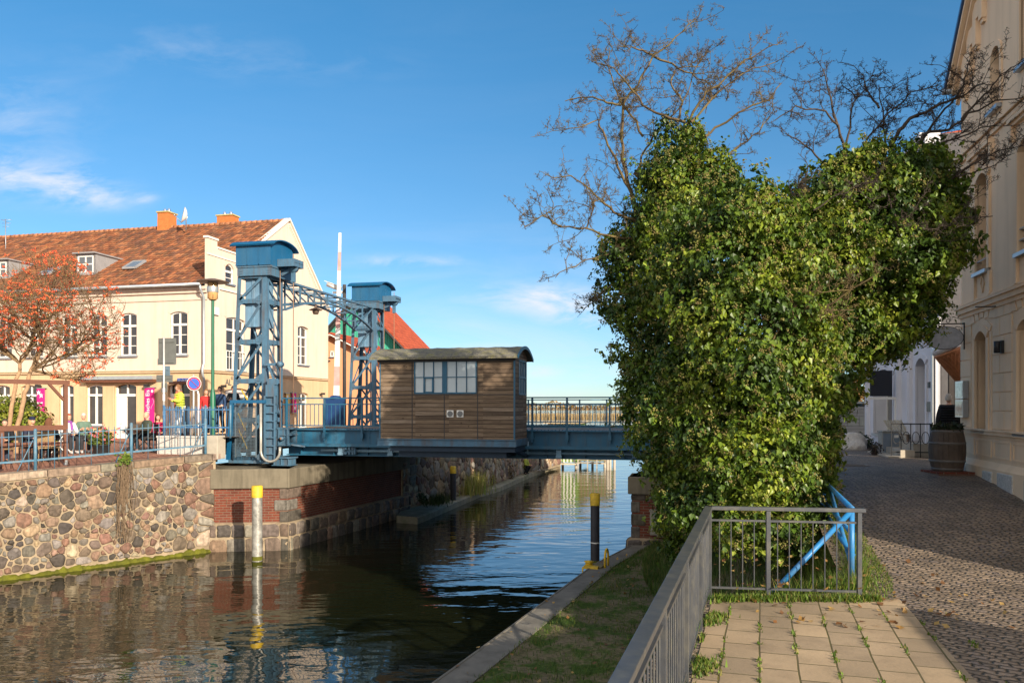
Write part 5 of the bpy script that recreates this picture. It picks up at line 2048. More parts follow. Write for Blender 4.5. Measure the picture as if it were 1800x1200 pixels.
pbox(f, pg, a0, a1, z0 + 1.95, z1, .15, .2)
do = f.build('door', M['white'], house)
p_ = MB()
pbox(p_, pg, a0, a1, z0, z0 + 1.95, .18, .2)
p_.build('pane', M['glass'], do)
g = MB()
a0, a1, z0, z1, r_ = gap_ops1[0]
pbox(g, pg, a0, a1, z0 + .9, z0 + .94, -.05, -.02)
pbox(g, pg, a0, a1, z0 + .02, z0 + .06, -.05, -.02)
for x in np.linspace(a0, a1, 8):
    pbox(g, pg, x - .012, x + .012, z0, z0 + .94, -.045, -.025)
g.build('window_guard', M['white'], house)
# roof
g = MB()
sl_v, sl_z = rid_v + .35, rid_z - (eave + .05)
ncol, nrow = 106, 27
du = (25.0 / ncol, 0, 0)
tile_roof(g, (UL, -.35, eave + .02), du, (0, sl_v / nrow, (rid_z - eave) / nrow), ncol, nrow, 4, [(.29, .105, .045), (.24, .085, .038), (.18, .07, .038), (.33, .135, .06), (.21, .095, .05), (.15, .068, .042)])
tile_roof(g, (0, vg + .3, 10.1), (-25.0 / ncol, 0, 0), (0, -(vg + .3 - rid_v) / 20, (rid_z - 10.1) / 20), ncol, 20, 5, [(.37, .135, .055), (.31, .11, .046)])
for i in range(77):
    x = UL + 25.0 * i / 77
    k = random.Random(i).uniform(.8, 1.2)
    g.col = (.36 * k, .15 * k, .07 * k)
    g.tube([(x, rid_v, rid_z + .015), (x + .36, rid_v, rid_z + .03)], [.10, .12], 10)
g.build('tiled_roof', M['tiles'], house, fix=False)
g = MB()
g.tube([(UL, -.42, eave + .0), (-.1, -.42, eave + .03)], .075, 10)
g.build('gutter', M['zinc'], house)
g = MB()
g.tube([(-.12, -.40, eave), (-.12, -.35, eave - .2), (-.10, -.14, eave - .55), (-.10, -.14, band + .35), (-.10, -.24, band + .12), (-.10, -.24, band - .1), (-.10, -.13, band - .35), (-.10, -.13, gz)], .055, 10)
g.build('drainpipe', M['pipe'], house)
# chimneys on the ridge
def chimney(px0, px1, v_, z0, py1, dv):
    a, b2 = FH.u(px0, v_), FH.u(px1, v_)
    z1 = FH.z(py1, a, v_)
    c = MB()
    n_ = 4
    for k in range(n_):
        c.box(a - .015 * (n_ - k) * .4, b2 + .015 * (n_ - k) * .4, v_ - .015 * (n_ - k) * .4, v_ + dv, z0 + (z1 - z0) * k / n_, z0 + (z1 - z0) * (k + 1) / n_ - .004)
    co = c.build('chimney', M['chimney'], house)
    c = MB()
    c.box(a - .06, b2 + .06, v_ - .06, v_ + dv + .06, z1, z1 + .07)
    c.build('chimney_cap', plain('mossy_cap', (.42, .33, .13), .9, var=.3), co)
    c = MB()
    for k in range(2):
        c.lathe([(.09, z1 + .07), (.09, z1 + .22), (.05, z1 + .30)], a + (b2 - a) * (.3 + .4 * k), v_ + dv / 2, 10)
    c.build('chimney_pot', plain('steel_flue', (.25, .30, .42), .35, metal=.6), co)


chimney(277, 295, 6.9, 13.7, 374, .75)
chimney(381.5, 409, 7.9, 13.6, 380, .6)
# satellite dish
dp = at(329, 380, 43.0)
dh = thing('satellite_dish', 'white satellite dish on the roof ridge between the two chimneys', 'satellite dish', (dp.x, dp.y, dp.z), 0)
g = MB()
R3 = Matrix.Rotation(R(-62), 4, 'Z') @ Matrix.Rotation(R(78), 4, 'X')
def dsh(i, j):
    r = .46 * i / 8
    a = 2 * math.pi * j / 20
    p = Vector((r * math.cos(a) * .82, r * math.sin(a), .22 * (i / 8) ** 2))
    return R3 @ p


g.grid(dsh, 8, 20, True)
g.build('reflector', M['white'], dh, fix=False)
g = MB()
g.tube([R3 @ Vector((0, -.44, .2)), R3 @ Vector((.0, -.15, .62))], .02, 6)
g.tube([R3 @ Vector((0, 0, -.02)), Vector((-.1, .1, -.2)), Vector((-.1, .1, -.75))], .03, 6)
g.sphere(R3 @ Vector((.0, -.15, .62)), .05, 8, 6)
g.build('arm', M['zinc'], dh)
# dormers and roof windows
def roof_at(v):
    return eave + .06 + (v + .35) * (rid_z - eave) / sl_v


def dormer(px0, px1, py1, py0):
    v_ = 1.15
    a, b2 = FH.u(px0, v_), FH.u(px1, v_)
    z1, z0 = FH.z(py1, a, v_), roof_at(v_) - .1
    vb2 = (z1 - eave) / ((rid_z - eave) / sl_v) - .35
    c = MB()
    c.prism([(a, v_, z0), (a, v_, z1), (a, vb2, z1)], (.04, 0, 0))
    c.prism([(b2, v_, z0), (b2, v_, z1), (b2, vb2, z1)], (-.04, 0, 0))
    c.box(a - .10, b2 + .10, v_ - .16, vb2 + .1, z1, z1 + .06)
    c.box(a, b2, v_, v_ + .05, z0, z0 + .22)
    c.box(a, b2, v_, v_ + .05, z1 - .1, z1)
    c.box(a, a + .1, v_, v_ + .05, z0, z1)
    c.box(b2 - .1, b2, v_, v_ + .05, z0, z1)
    do_ = c.build('dormer', M['lead'], house)
    pd = PL((0, v_, 0), (1, 0, 0), (0, 1, 0))
    op = (a + .1, b2 - .1, z0 + .22, z1 - .1, 0)
    f = MB()
    pbox(f, pd, op[0], op[1], op[2], op[2] + .05, .0, .04)
    pbox(f, pd, op[0], op[1], op[3] - .05, op[3], .0, .04)
    for x in (op[0] + .025, (op[0] + op[1]) / 2, op[1] - .025):
        pbox(f, pd, x - .03, x + .03, op[2], op[3], -.005, .04)
    zm = (op[2] + op[3]) / 2
    pbox(f, pd, op[0], op[1], zm - .025, zm + .025, .0, .04)
    f.build('dormer_window', M['white'], do_)
    f = MB()
    pbox(f, pd, op[0], op[1], op[2], op[3], .02, .03)
    f.build('dormer_pane', plain('sky_glass', (.09, .10, .11), .05, spec=.9), do_)


dormer(134, 167, 447, 497)
dormer(-14, 14, 458, 505)
for px0, px1, vv in ((217, 238, 1.55), (68, 86, 1.25)):
    a, b2 = FH.u(px0, vv), FH.u(px1, vv)
    c = MB()
    z0, z1 = roof_at(vv), roof_at(vv + .78)
    P = [(a, vv, z0), (b2, vv, z0), (b2, vv + .78, z1), (a, vv + .78, z1)]
    for k in range(4):
        q0, q1 = Vector(P[k]), Vector(P[(k + 1) % 4])
        c.beam(q0 + Vector((0, -.05, .08)), q1 + Vector((0, -.05, .08)), .10, .09)
    so2 = c.build('roof_window', M['lead'], house)
    c = MB()
    c.quad(*[Vector(q) + Vector((0, -.06, .11)) for q in P])
    c.build('roof_window_pane', plain('roof_glass', (.16, .18, .20), .06, spec=1.0), so2)
# awning box, lettering, wall lamps
g = MB()
a, b2 = HU(150), HU(276)
pbox(g, pf, a, b2, HZ(667), HZ(661), -.34, -.02)
aw = g.build('awning_box', M['pipe'], house)
g = MB()
pbox(g, pf, a, b2, HZ(672), HZ(667), -.30, -.02)
g.build('awning_roll', M['brown'], aw)
text('lettering', 'AL', .42, M['signgrey'], house, pg.p(HV(401), FH.z(672, 0, 1.6), -.02), (R(90), 0, R(90)), .01)
text('lettering', 'G', .22, M['signgrey'], house, pg.p(HV(407), FH.z(664, 0, 1.6), -.02), (R(90), 0, R(90)), .01)
for (pl_, a, z_) in ((pf, HU(262), HZ(679)), (pf, HU(72), HZ(678)), (pg, HV(386), FH.z(680, 0, 1)), (pg, HV(562), FH.z(693, 0, 11))):
    g = MB()
    pbox(g, pl_, a - .05, a + .05, z_ - .04, z_ + .04, -.10, .01)
    pbox(g, pl_, a - .07, a + .1, z_ - .02, z_ + .09, -.30, -.10)
    g.build('wall_spotlight', M['black'], house)
g = MB()
pbox(g, pg, .35, .75, FH.z(553, 0, .5), FH.z(540, 0, .5), -.1, 0)
g.build('meter_box', M['white'], house)
g = MB()
a = HU(309)
pbox(g, pf, a, HU(342), HZ(675.5), HZ(671.5), -.5, .0)
g.build('door_canopy', M['brown'], house)

# banners on the facade
def banner(label, pl_, a0, a1, z0, z1, mat_, deco):
    t = thing('banner', label, 'banner', house.matrix_world @ Vector((0, 0, 0)) if False else FH.w(0, 0, 0), ANG, 'pink advertising banners of the ice cream parlour' if mat_ is M['pink'] else None)
    b_ = MB()
    pbox(b_, pl_, a0, a1, z0, z1, -.13, -.12)
    b_.build('cloth', mat_, t)
    r_ = MB()
    pbox(r_, pl_, a0 - .03, a1 + .03, z1 - .02, z1 + .02, -.15, -.0)
    pbox(r_, pl_, a0 - .03, a1 + .03, z0 - .02, z0 + .02, -.15, -.0)
    r_.build('rod', M['zinc'], t)
    deco(t)
    return t


def blob(mb, pl_, a, z, pts, w_=-.135):
    mb.prism([pl_.p(a + x, z + y, w_) for x, y in pts], pl_.n * -.004)


STAR = [(.0, .13), (.035, .04), (.12, .08), (.06, .0), (.10, -.1), (.0, -.04), (-.09, -.12), (-.05, .0), (-.12, .07), (-.035, .045)]
def deco1(t):
    a0, a1, z0, z1 = HU(257.5), HU(274.5), HZ(745), HZ(681)
    text('lettering', 'Italienisches Eis', .275, M['bannerwhite'], t, pf.p(a0 + .17, (z0 + z1) / 2 - .12, -.135), (R(90), R(-90), 0), .003)
    m_ = MB()
    m_.prism([pf.p(a1 - .11 + .06 * math.cos(k), z1 - .17 + .06 * math.sin(k), -.135) for k in np.linspace(0, 6.28, 12, endpoint=False)], (0, -.004, 0))
    m_.build('emblem', M['bannerwhite'], t)
    m_ = MB()
    c_ = [pf.p(a1 - .10 + .07 * math.sin(k * 1.1), z1 - .5 - .11 * k, -.135) for k in np.linspace(0, 4.5, 16)]
    m_.tube(c_, .012, 5)
    m_.build('scroll', plain('pale_pink_print', (.75, .25, .45), .7), t)


def deco2(t):
    m_ = MB()
    a0, z1 = HU(68.5), HZ(681)
    blob(m_, pf, a0 + .11, z1 - .22, STAR)
    blob(m_, pf, a0 + .25, z1 - .36, STAR)
    m_.build('emblem', M['bannerwhite'], t)
    m_ = MB()
    for k, zz in enumerate((.72, .95, 1.12)):
        c_ = [pf.p(a0 + .04 + .02 * q, z1 - zz + .055 * math.sin(q * 1.9 + k), -.135) for q in range(15)]
        m_.tube(c_, .016, 5)
    m_.build('scroll', M['bannerwhite'], t)


banner('pink vertical banner reading Italienisches Eis beside the house door', pf, HU(257.5), HU(274.5), HZ(745), HZ(681), M['pink'], deco1)
banner('pink vertical banner with white leaf emblems behind the yellow bush', pf, HU(68.5), HU(82.5), HZ(735), HZ(681), M['pink'], deco2)
def deco3(t):
    m_ = MB()
    a0, z1 = HV(510), FH.z(690, 0, HV(513))
    blob(m_, pg, a0 + .20, z1 - .28, [(x * 1.1, y * 1.2) for x, y in STAR])
    blob(m_, pg, a0 + .26, z1 - .85, [(x * 1.1, y * 1.2) for x, y in STAR])
    m_.build('emblem', M['bannerwhite'], t)


banner('pink banner with white emblems on the gable side of the cream house', pg, HV(510), HV(517), FH.z(725, 0, HV(513)), FH.z(690, 0, HV(513)), M['pink'], deco3)
def deco4(t):
    m_ = MB()
    blob(m_, pg, HV(501.5), FH.z(697, 0, HV(502)), [(x * 1.1, y * 1.1) for x, y in STAR])
    m_.build('emblem', M['bannerwhite'], t)


banner('small yellow sign with white emblem on the gable side of the cream house', pg, HV(499), HV(505), FH.z(712, 0, HV(502)), FH.z(691, 0, HV(502)), M['yellowprint'], deco4)
# street name plate
sn = thing('street_name_plate', 'blue enamel street name plate on the cream house above the door canopy', 'street sign', FH.w(0, 0, 0), ANG)
g = MB()
a, b2 = HU(313), HU(344)
pbox(g, pf, a, b2, HZ(672.5), HZ(665.5), -.05, -.02)
g.build('plate', M['signblue'], sn)
text('lettering', 'Große Burgstr.', .13, M['bannerwhite'], sn, pf.p(a + .03, HZ(669), -.055), (R(90), 0, 0), .002, 'LEFT')
# antenna left of the roof
ap = at(10, 402, 45)
g = MB()
g.tube([(0, 0, -2.2), (0, 0, .55)], .02, 6)
for k, z_ in enumerate((.5, .3, .12)):
    g.tube([(-.28 + .05 * k, 0, z_), (.28 - .05 * k, .1, z_ + .03)], .012, 5)
g.tube([(0, -.25, .4), (0, .3, .4)], .012, 5)
tag(g.build('roof_antenna', M['zinc'], loc=ap), 'thin metal roof antenna at the left end of the tiled roof', 'antenna')

# ---------------------------------------------------------------- green gabled house with red roof and its salmon annexe
FG = Frame(*at(630, 600, 60).xy)
gh = thing('green_gabled_house', 'house with green boarded gable and bright red tiled roof behind the lift towers', 'house', FG.w(0, 0, 0), ANG)
az_ = FG.z(525, 0, 0)
hw_ = 5.4
ez = az_ - hw_ * 1.02
g = MB()
g.prism([(-hw_, 0, 1.0), (hw_, 0, 1.0), (hw_, 0, ez), (0, 0, az_), (-hw_, 0, ez)], (0, 5.8, 0))
g.build('board_gable', M['greenwood'], gh)
g = MB()
for k in range(54):
    x = -hw_ + .1 + k * .2
    zt2 = az_ - abs(x) * 1.02 - .1
    g.box(x - .02, x + .02, -.025, -.001, 1.0, zt2)
g.build('cover_batten', M['greenwood'], gh)
g = MB()
for s in (-1, 1):
    P = [(0, -.5, az_ + .25), (s * (hw_ + .7), -.5, az_ + .25 - (hw_ + .7) * 1.02), (s * (hw_ + .7), 6.2, az_ + .25 - (hw_ + .7) * 1.02), (0, 6.2, az_ + .25)]
    g.prism(P, (0, 0, -.16))
g.build('red_roof', M['redtile'], gh)
g = MB()
for s in (-1, 1):
    g.beam((0, -.55, az_ + .05), (s * (hw_ + .7), -.55, az_ + .05 - (hw_ + .7) * 1.02), .08, .42, (0, -1, 0))
    g.beam((0, -.3, az_ - .12), (s * (hw_ + .6), -.3, az_ - .12 - (hw_ + .6) * 1.02), .5, .04, (0, 0, 1))
g.build('barge_board', M['darkwood'], gh)
FS = Frame(*at(585, 600, 53).xy)
an = thing('salmon_annexe', 'salmon plastered house with white verge boards beside the green gabled house', 'house', FS.w(0, 0, 0), ANG)
az2 = FS.z(588, 0, 0)
g = MB()
g.prism([(-3.2, 0, 2.4), (4.6, 0, 2.4), (4.6, 0, az2 - 2.25), (0, 0, az2), (-3.2, 0, az2 - 1.57)], (0, 5, 0))
g.build('plaster_wall', M['salmon'], an)
g = MB()
P = [(0, -.3, az2 + .14), (5.0, -.3, az2 + .14 - 5.0 * .49), (5.0, 5.2, az2 + .14 - 5.0 * .49), (0, 5.2, az2 + .14)]
g.prism(P, (0, 0, -.1))
P = [(0, -.3, az2 + .14), (-3.6, -.3, az2 + .14 - 3.6 * .49), (-3.6, 5.2, az2 + .14 - 3.6 * .49), (0, 5.2, az2 + .14)]
g.prism(P, (0, 0, -.1))
g.build('tiled_roof', M['redtile'], an)
g = MB()
g.beam((0, -.32, az2 - .04), (5.0, -.32, az2 - .04 - 5.0 * .49), .05, .36, (0, -1, 0))
g.beam((0, -.32, az2 - .04), (-3.6, -.32, az2 - .04 - 3.6 * .49), .05, .36, (0, -1, 0))
g.build('barge_board', M['white'], an)
ps = PL((0, 0, 0), (1, 0, 0), (0, 1, 0))
window(an, ps, (FS.u(581, 0), FS.u(587, 0), FS.z(627, 0, 0), FS.z(617, 0, 0), 0), cols=1, transom=1.1, rows=1, depth=.02)
g = MB()
g.box(FS.u(575, 0), FS.u(581, 0), -.3, -.02, FS.z(635, 0, 0), FS.z(633, 0, 0))
g.build('wall_lamp', M['black'], an)

# ---------------------------------------------------------------- boathouses and boats at the lake end
FBo = Frame(*at(963, 800, 58).xy)
def boathouse(label, x0, x1, mats2, z0, z1, roofcol, v_=0.0):
    t = thing('boathouse', label, 'boathouse', FBo.w(0, 0, 0), ANG, 'boathouses at the end of the canal')
    g = MB()
    n = int((x1 - x0) / .12)
    for k in range(n):
        g.mi = k % 2
        a = x0 + (x1 - x0) * k / n
        g.box(a + .004, a + (x1 - x0) / n - .004, v_, v_ + .04, z0 + (.04 if k % 3 else 0), z1)
    g.mi = 0
    g.box(x0, x0 + .04, v_ + .04, v_ + 5, z0, z1)
    g.box(x1 - .04, x1, v_ + .04, v_ + 5, z0, z1)
    g.build('board_wall', mats2, t)
    g = MB()
    g.prism([(x0 - .3, v_ - .3, z1), (x1 + .3, v_ - .3, z1), (x1 + .3, v_ + 5.3, z1), (x0 - .3, v_ + 5.3, z1)], (0, 0, .12))
    g.build('flat_roof', roofcol, t)
    for x in np.linspace(x0 + .1, x1 - .1, 3):
        g = MB()
        g.tube([(x, v_ + .2, -1.5), (x, v_ + .2, z0)], .09, 8)
        g.build('post', M['lightconc'], t)
    g = MB()
    g.box(x0, x1, v_ - .6, v_ + .0, z0 - .12, z0 - .04)
    g.build('jetty', M['stone_trim'], t)


greenpale = plain('green_plank', (.16, .24, .06), .75, var=.2)
whiteplank = plain('white_plank', (.62, .60, .50), .75, var=.15)
boathouse('green and white striped boathouse on posts at the end of the canal', 0, FBo.u(1014, 0), [greenpale, whiteplank], .38, 3.2, plain('beige_felt', (.42, .34, .22), .9, var=.2))
boathouse('low grey brown boathouse with jetty rail right of the striped boathouse', FBo.u(1016, .5), FBo.u(1064, .5), [plain('olive_plank', (.16, .17, .06), .8), plain('brown_plank', (.22, .16, .09), .8)], .42, 2.6, plain('beige_felt_two', (.40, .31, .2), .9, var=.2), .8)
jr = thing('jetty_railing', 'wooden jetty rail in front of the low boathouse', 'railing', FBo.w(FBo.u(1016, -.3), -.3, 0), ANG)
L_ = FBo.u(1066, -.3) - FBo.u(1016, -.3)
g = MB()
for z_ in (.38, .62, .95):
    g.box(0, L_, -.03, .03, z_, z_ + .06)
for x in np.linspace(0, L_, 4):
    g.box(x - .04, x + .04, -.04, .04, -.5, 1.0)
g.build('rail', M['lightconc'], jr)
for px in (1068, 1072.5, 1080):
    q = onz(px, 826, 0)
    g = MB()
    g.tube([(0, 0, -1.5), (0, 0, 1.6)], .09, 8)
    tag(g.build('mooring_pole', M['lightconc'], loc=q), {1068: 'pale mooring pole in the water nearest the boathouse jetty', 1072.5: 'pale mooring pole in the middle of the three by the jetty', 1080: 'pale mooring pole furthest from the boathouse jetty'}[px], 'pole', 'pale mooring poles beside the jetty')


def boat(label, px, py, Y, ln, hull, cover):
    q = onz(px, 715 + 1400 * E / Y, 0)
    t = thing('moored_boat', label, 'boat', q, R(-6), 'boats moored in the lake')
    g = MB()
    secs = []
    for i in range(11):
        s = i / 10
        w_ = .95 * (1 - max(0, (s - .45) / .55) ** 2.2) * (0.85 + .15 * min(1, s * 4))
        x = (s - .5) * ln
        secs.append([(x, -w_, .75 + .25 * s), (x, -w_ * .75, -.1), (x, 0, -.25), (x, w_ * .75, -.1), (x, w_, .75 + .25 * s)])
    g.grid(lambda i, j: secs[j][i], 4, 10, True)
    g.grid(lambda i, j: [(secs[j][0]), (secs[j][4])][i], 1, 10)
    g.quad(*secs[0])
    g.build('hull', hull, t)
    g = MB()
    g.prism([(-ln * .35, -.7, .78), (ln * .22, -.7, .85), (ln * .10, -.6, 1.75), (-ln * .30, -.6, 1.75)], (0, 1.4, 0))
    c = g.build('cabin', cover, t)
    g = MB()
    g.box(-ln * .25, ln * .06, -.70, -.66, 1.2, 1.55)
    g.build('cabin_window', M['glass'], c)


boat('white motor boat with blue cover moored behind the bridge railing', 950, 730, 112, 5.6, M['white'], plain('blue_cover', (.05, .12, .5), .6))
boat('white cabin boat moored further right behind the bridge railing', 1008, 730, 118, 6.2, M['white'], M['white'])

# ================================================================== RIGHT SIDE
ANR = ANG - R(90)
class SideFrame:
    """facade along the street: a runs towards the camera, w into the house"""
    def __init__(self, x, y):
        self.x, self.y = x, y

    def w(self, a, w_, z=0.0):
        return Vector((self.x + a * BY + w_ * BX, self.y - a * BX + w_ * BY, z))

    def a(self, px, w_=0.0):
        k = (px - 900) / 1400
        x0, y0 = self.x + w_ * BX, self.y + w_ * BY
        return (k * y0 - x0) / (k * BX + BY)

    def z(self, py, a, w_=0.0):
        return E - (py - 715) / 1400 * (self.y - a * BX + w_ * BY)


# ---------------------------------------------------------------- tan gabled house
FR = SideFrame(9.76, 17.3)
th = thing('gabled_house', 'tan plastered gabled house with dark red windows and rusticated ground floor on the right', 'house', FR.w(0, 0, 0), ANR)
pr = PL((0, 0, 0), (1, 0, 0), (0, 1, 0))
LEN = 6.75
PIT = 1.06
apx, apz = 3.55, E + 7.25 + 3.55 * PIT
ops_g = [(.99 + 2.23 * k, 1.66 + 2.23 * k, E - .45, E + 1.52, .16) for k in range(3)]
ops_u = [(1.02 + 2.23 * k, 1.70 + 2.23 * k, E + 2.72, E + 4.68, .16) for k in range(3)]
ops_t = [(1.84, 2.33, E + 5.72, E + 6.90, .24), (3.3, 3.9, E + 6.0, E + 8.2, .3), (4.8, 5.3, E + 5.72, E + 6.90, .24)]
zb_, zc_, zt2_ = 1.9, E + 2.1, E + 5.3
g = MB()
wall_panel(g, pr, 0, LEN, zb_, zc_, ops_g, .30)
wall_panel(g, pr, 0, LEN, zc_, zt2_, ops_u, .28)
wall_panel(g, pr, 0, LEN, zt2_, E + 7.25, [o_ for o_ in ops_t if o_[3] < E + 7.25] + [(ops_t[1][0], ops_t[1][1], ops_t[1][2], E + 7.26, 0)], .25)
c0 = ops_t[1]
g.quad(pr.p(0, E + 7.25), pr.p(c0[0], E + 7.25), pr.p(c0[0], E + 7.25 + c0[0] * PIT))
g.quad(pr.p(c0[1], E + 7.25), pr.p(LEN, E + 8.9), pr.p(LEN, E + 7.25))
g.quad(pr.p(c0[1], E + 7.25), pr.p(LEN, E + 8.9), pr.p(c0[1], apz - .37))
g.quad(pr.p(c0[0], E + 8.2), pr.p(c0[1], E + 8.2), pr.p(c0[1], apz - .37), pr.p(apx, apz), pr.p(c0[0], apz - .27))
# the other walls
g.quad((0, 0, zb_), (0, 3.6, zb_), (0, 3.6, E + 7.25), (0, 0, E + 7.25))
g.quad((LEN, 0, zb_), (LEN, 3.6, zb_), (LEN, 3.6, E + 8.9), (LEN, 0, E + 8.9))
g.quad((0, 3.6, zb_), (LEN, 3.6, zb_), (LEN, 3.6, E + 8.9), (apx, 3.6, apz), (0, 3.6, E + 7.25))
g.build('wall', M['tan'], th, fix=False)
# rusticated blocks of the ground floor
g = MB()
rg = random.Random(2)
rows_ = np.arange(E - .42, zc_ - .25, .355)
def clear(a0, a1, z0, z1):
    return not any(a1 > o_[0] - .27 and a0 < o_[1] + .27 and z0 < o_[3] + .27 for o_ in ops_g)


for r_i, z0 in enumerate(rows_):
    z1 = z0 + .335
    cuts = [0.0, LEN]
    for o_ in ops_g:
        cuts += [o_[0] - .28, o_[1] + .28]
    cuts = sorted(cuts)
    for i in range(len(cuts) - 1):
        a0, a1 = cuts[i], cuts[i + 1]
        if a1 - a0 < .1:
            continue
        if not clear(a0 + .01, a1 - .01, z0, z1):
            continue
        m_ = a0 + (a1 - a0) * (.40 if r_i % 2 else .62)
        for b0, b1 in (((a0, m_), (m_, a1)) if a1 - a0 > .8 else ((a0, a1),)):
            pbox(g, pr, b0 + .012, b1 - .012, z0, z1, -.022, .01)
# fan of wedge stones above each arch
for o_ in ops_g:
    cx0 = (o_[0] + o_[1]) / 2
    for k in range(-2, 3):
        a0 = cx0 + k * .25 - .11
        z0 = o_[3] + .27 - abs(k) * .03
        g.hexa([pr.p(a0 + k * .0, z0, -.022), pr.p(a0 + .22, z0, -.022), pr.p(a0 + .22, z0, .01), pr.p(a0, z0, .01), pr.p(a0 + k * .05, zc_ - .2, -.022), pr.p(a0 + .22 + k * .05, zc_ - .2, -.022), pr.p(a0 + .22 + k * .05, zc_ - .2, .01), pr.p(a0 + k * .05, zc_ - .2, .01)])
g.build('rustication', M['tan'], th)
for o_ in ops_g:
    g = MB()
    arch_trim(g, pr, o_, .13, .05)
    arch_trim(g, pr, (o_[0] - .13, o_[1] + .13, o_[2], o_[3] + .13, .18), .11, .025)
    g.build('window_surround', M['tan'], th)
for o_ in ops_u:
    g = MB()
    arch_trim(g, pr, o_, .12, .05)
    a0, a1 = o_[0], o_[1]
    pbox(g, pr, a0 - .30, a1 + .30, o_[3] + .42, o_[3] + .50, -.12, .01)
    pbox(g, pr, a0 - .26, a1 + .26, o_[3] + .36, o_[3] + .42, -.07, .01)
    pbox(g, pr, a0 - .30, a0 - .2, o_[3] + .1, o_[3] + .42, -.08, .01)
    pbox(g, pr, a1 + .2, a1 + .30, o_[3] + .1, o_[3] + .42, -.08, .01)
    # apron panel with a diamond
    pbox(g, pr, a0 - .16, a0 - .04, zc_ + .1, o_[2] - .06, -.05, .01)
    pbox(g, pr, a1 + .04, a1 + .16, zc_ + .1, o_[2] - .06, -.05, .01)
    cx0, cz0 = (a0 + a1) / 2, (zc_ + .12 + o_[2]) / 2
    for s1, s2 in (((0, -.18), (.10, 0)), ((.10, 0), (0, .18)), ((0, .18), (-.10, 0)), ((-.10, 0), (0, -.18))):
        g.beam(pr.p(cx0 + s1[0], cz0 + s1[1], -.012), pr.p(cx0 + s2[0], cz0 + s2[1], -.012), .025, .03, (0, -1, 0))
    g.build('window_surround', M['tan'], th)
for o_ in ops_t:
    g = MB()
    arch_trim(g, pr, o_, .09, .03)
    g.build('window_surround', M['tan'], th)
g = MB()
def course(z0, z1, pr_, a0=-.04, a1=LEN):
    pbox(g, pr, a0, a1, z0, z1, -pr_, .01)


course(zc_ - .20, zc_ - .12, .05)
course(zc_ - .12, zc_ - .02, .10)
course(zc_ - .02, zc_ + .03, .14)
course(zc_ + .08, zc_ + .12, .03)
course(zt2_ - .04, zt2_ + .04, .05)
course(zt2_ + .06, zt2_ + .11, .10)
course(E - .60, E - .54, .05)
course(E - .54, E - .47, .10)
course(E - .47, E - .44, .13)
# raking cornice
for (off, th_, pp) in ((-.02, .10, .24), (-.16, .10, .15), (-.42, .07, .07)):
    for (a0, a1, z0, z1) in ((-.15, apx, E + 7.25 - .15 * PIT, apz), (LEN, apx, E + 8.9, apz)):
        z0 += off
        z1 += off
        g.hexa([pr.p(a0, z0 - th_, -pp), pr.p(a1, z1 - th_, -pp), pr.p(a1, z1 - th_, .01), pr.p(a0, z0 - th_, .01), pr.p(a0, z0, -pp), pr.p(a1, z1, -pp), pr.p(a1, z1, .01), pr.p(a0, z0, .01)])
g.build('cornice', M['tan'], th)
for k in range(9):
    a0 = .28 + .36 * k
    zt3 = E + 7.25 + min(a0, 2 * apx - a0) * PIT - .62
    g = MB()
    pbox(g, pr, a0, a0 + .2, zt3 - .34, zt3 + .5, -.09, .01)
    pbox(g, pr, a0 + .02, a0 + .18, zt3 - .42, zt3 - .34, -.06, .01)
    pbox(g, pr, a0 + .2, a0 + .36, zt3 + .16, zt3 + .5, -.09, .01)
    g.build('corbel', M['tan'], th)
g = MB()
for k in range(7):
    a0 = .10 + k * .98
    for (b0, b1, z0, z1) in ((a0, a0 + .86, E - .68, E - .65), (a0, a0 + .86, E - .98, E - .95), (a0, a0 + .03, E - .95, E - .68), (a0 + .83, a0 + .86, E - .95, E - .68)):
        pbox(g, pr, b0, b1, z0, z1, -.045, .01)
pbox(g, pr, -.05, LEN, E - 1.06, E - .60, -.03, .01)
g.hexa([pr.p(-.05, E - 1.18, -.12), pr.p(LEN, E - 1.18, -.12), pr.p(LEN, E - 1.18, .01), pr.p(-.05, E - 1.18, .01), pr.p(-.05, E - 1.06, -.032), pr.p(LEN, E - 1.06, -.032), pr.p(LEN, E - 1.06, .01), pr.p(-.05, E - 1.06, .01)])
pbox(g, pr, -.05, LEN, 1.9, E - 1.18, -.12, .01)
plb = g.build('plinth', M['tan'], th)
for (a0, a1, z0, z1) in ((.25, .72, 2.5, E - 1.22), (1.75, 2.25, 2.3, E - 1.24), (2.55, 3.3, 2.2, E - 1.22), (3.8, 4.5, 2.2, E - 1.25)):
    g = MB()
    pbox(g, pr, a0, a1, z0, z1, -.145, -.1)
    g.build('granite_inset', M['granite'], plb, bevel=.02)
g = MB()
g.prism([pr.p(1.2 + .22 * math.cos(t), E - 1.52 + .16 * math.sin(t), -.126) for t in np.linspace(0, math.pi, 10)], (0, .005, 0))
g.build('cellar_vent', M['dark'], plb)
for o_ in ops_g:
    window(th, pr, o_, depth=.30, cols=2, transom=.66, rows=1, frame=M['windowred'], silln=M['lead'])
for o_ in ops_u:
    window(th, pr, o_, depth=.28, cols=2, transom=.66, rows=1, frame=M['windowred'], silln=M['zinc'])
    g = MB()
    for z_ in (o_[2] + .22, o_[2] + .42):
        g.tube([pr.p(o_[0], z_, .08), pr.p(o_[0] + .05, z_, -.02), pr.p(o_[1] - .05, z_, -.02), pr.p(o_[1], z_, .08)], .012, 6)
    g.build('window_bar', M['zinc'], th)
for o_ in ops_t:
    window(th, pr, o_, depth=.25, cols=1, transom=1.1, rows=2, frame=M['windowred'], pane=M['dark'], silln=M['zinc'])
g = MB()
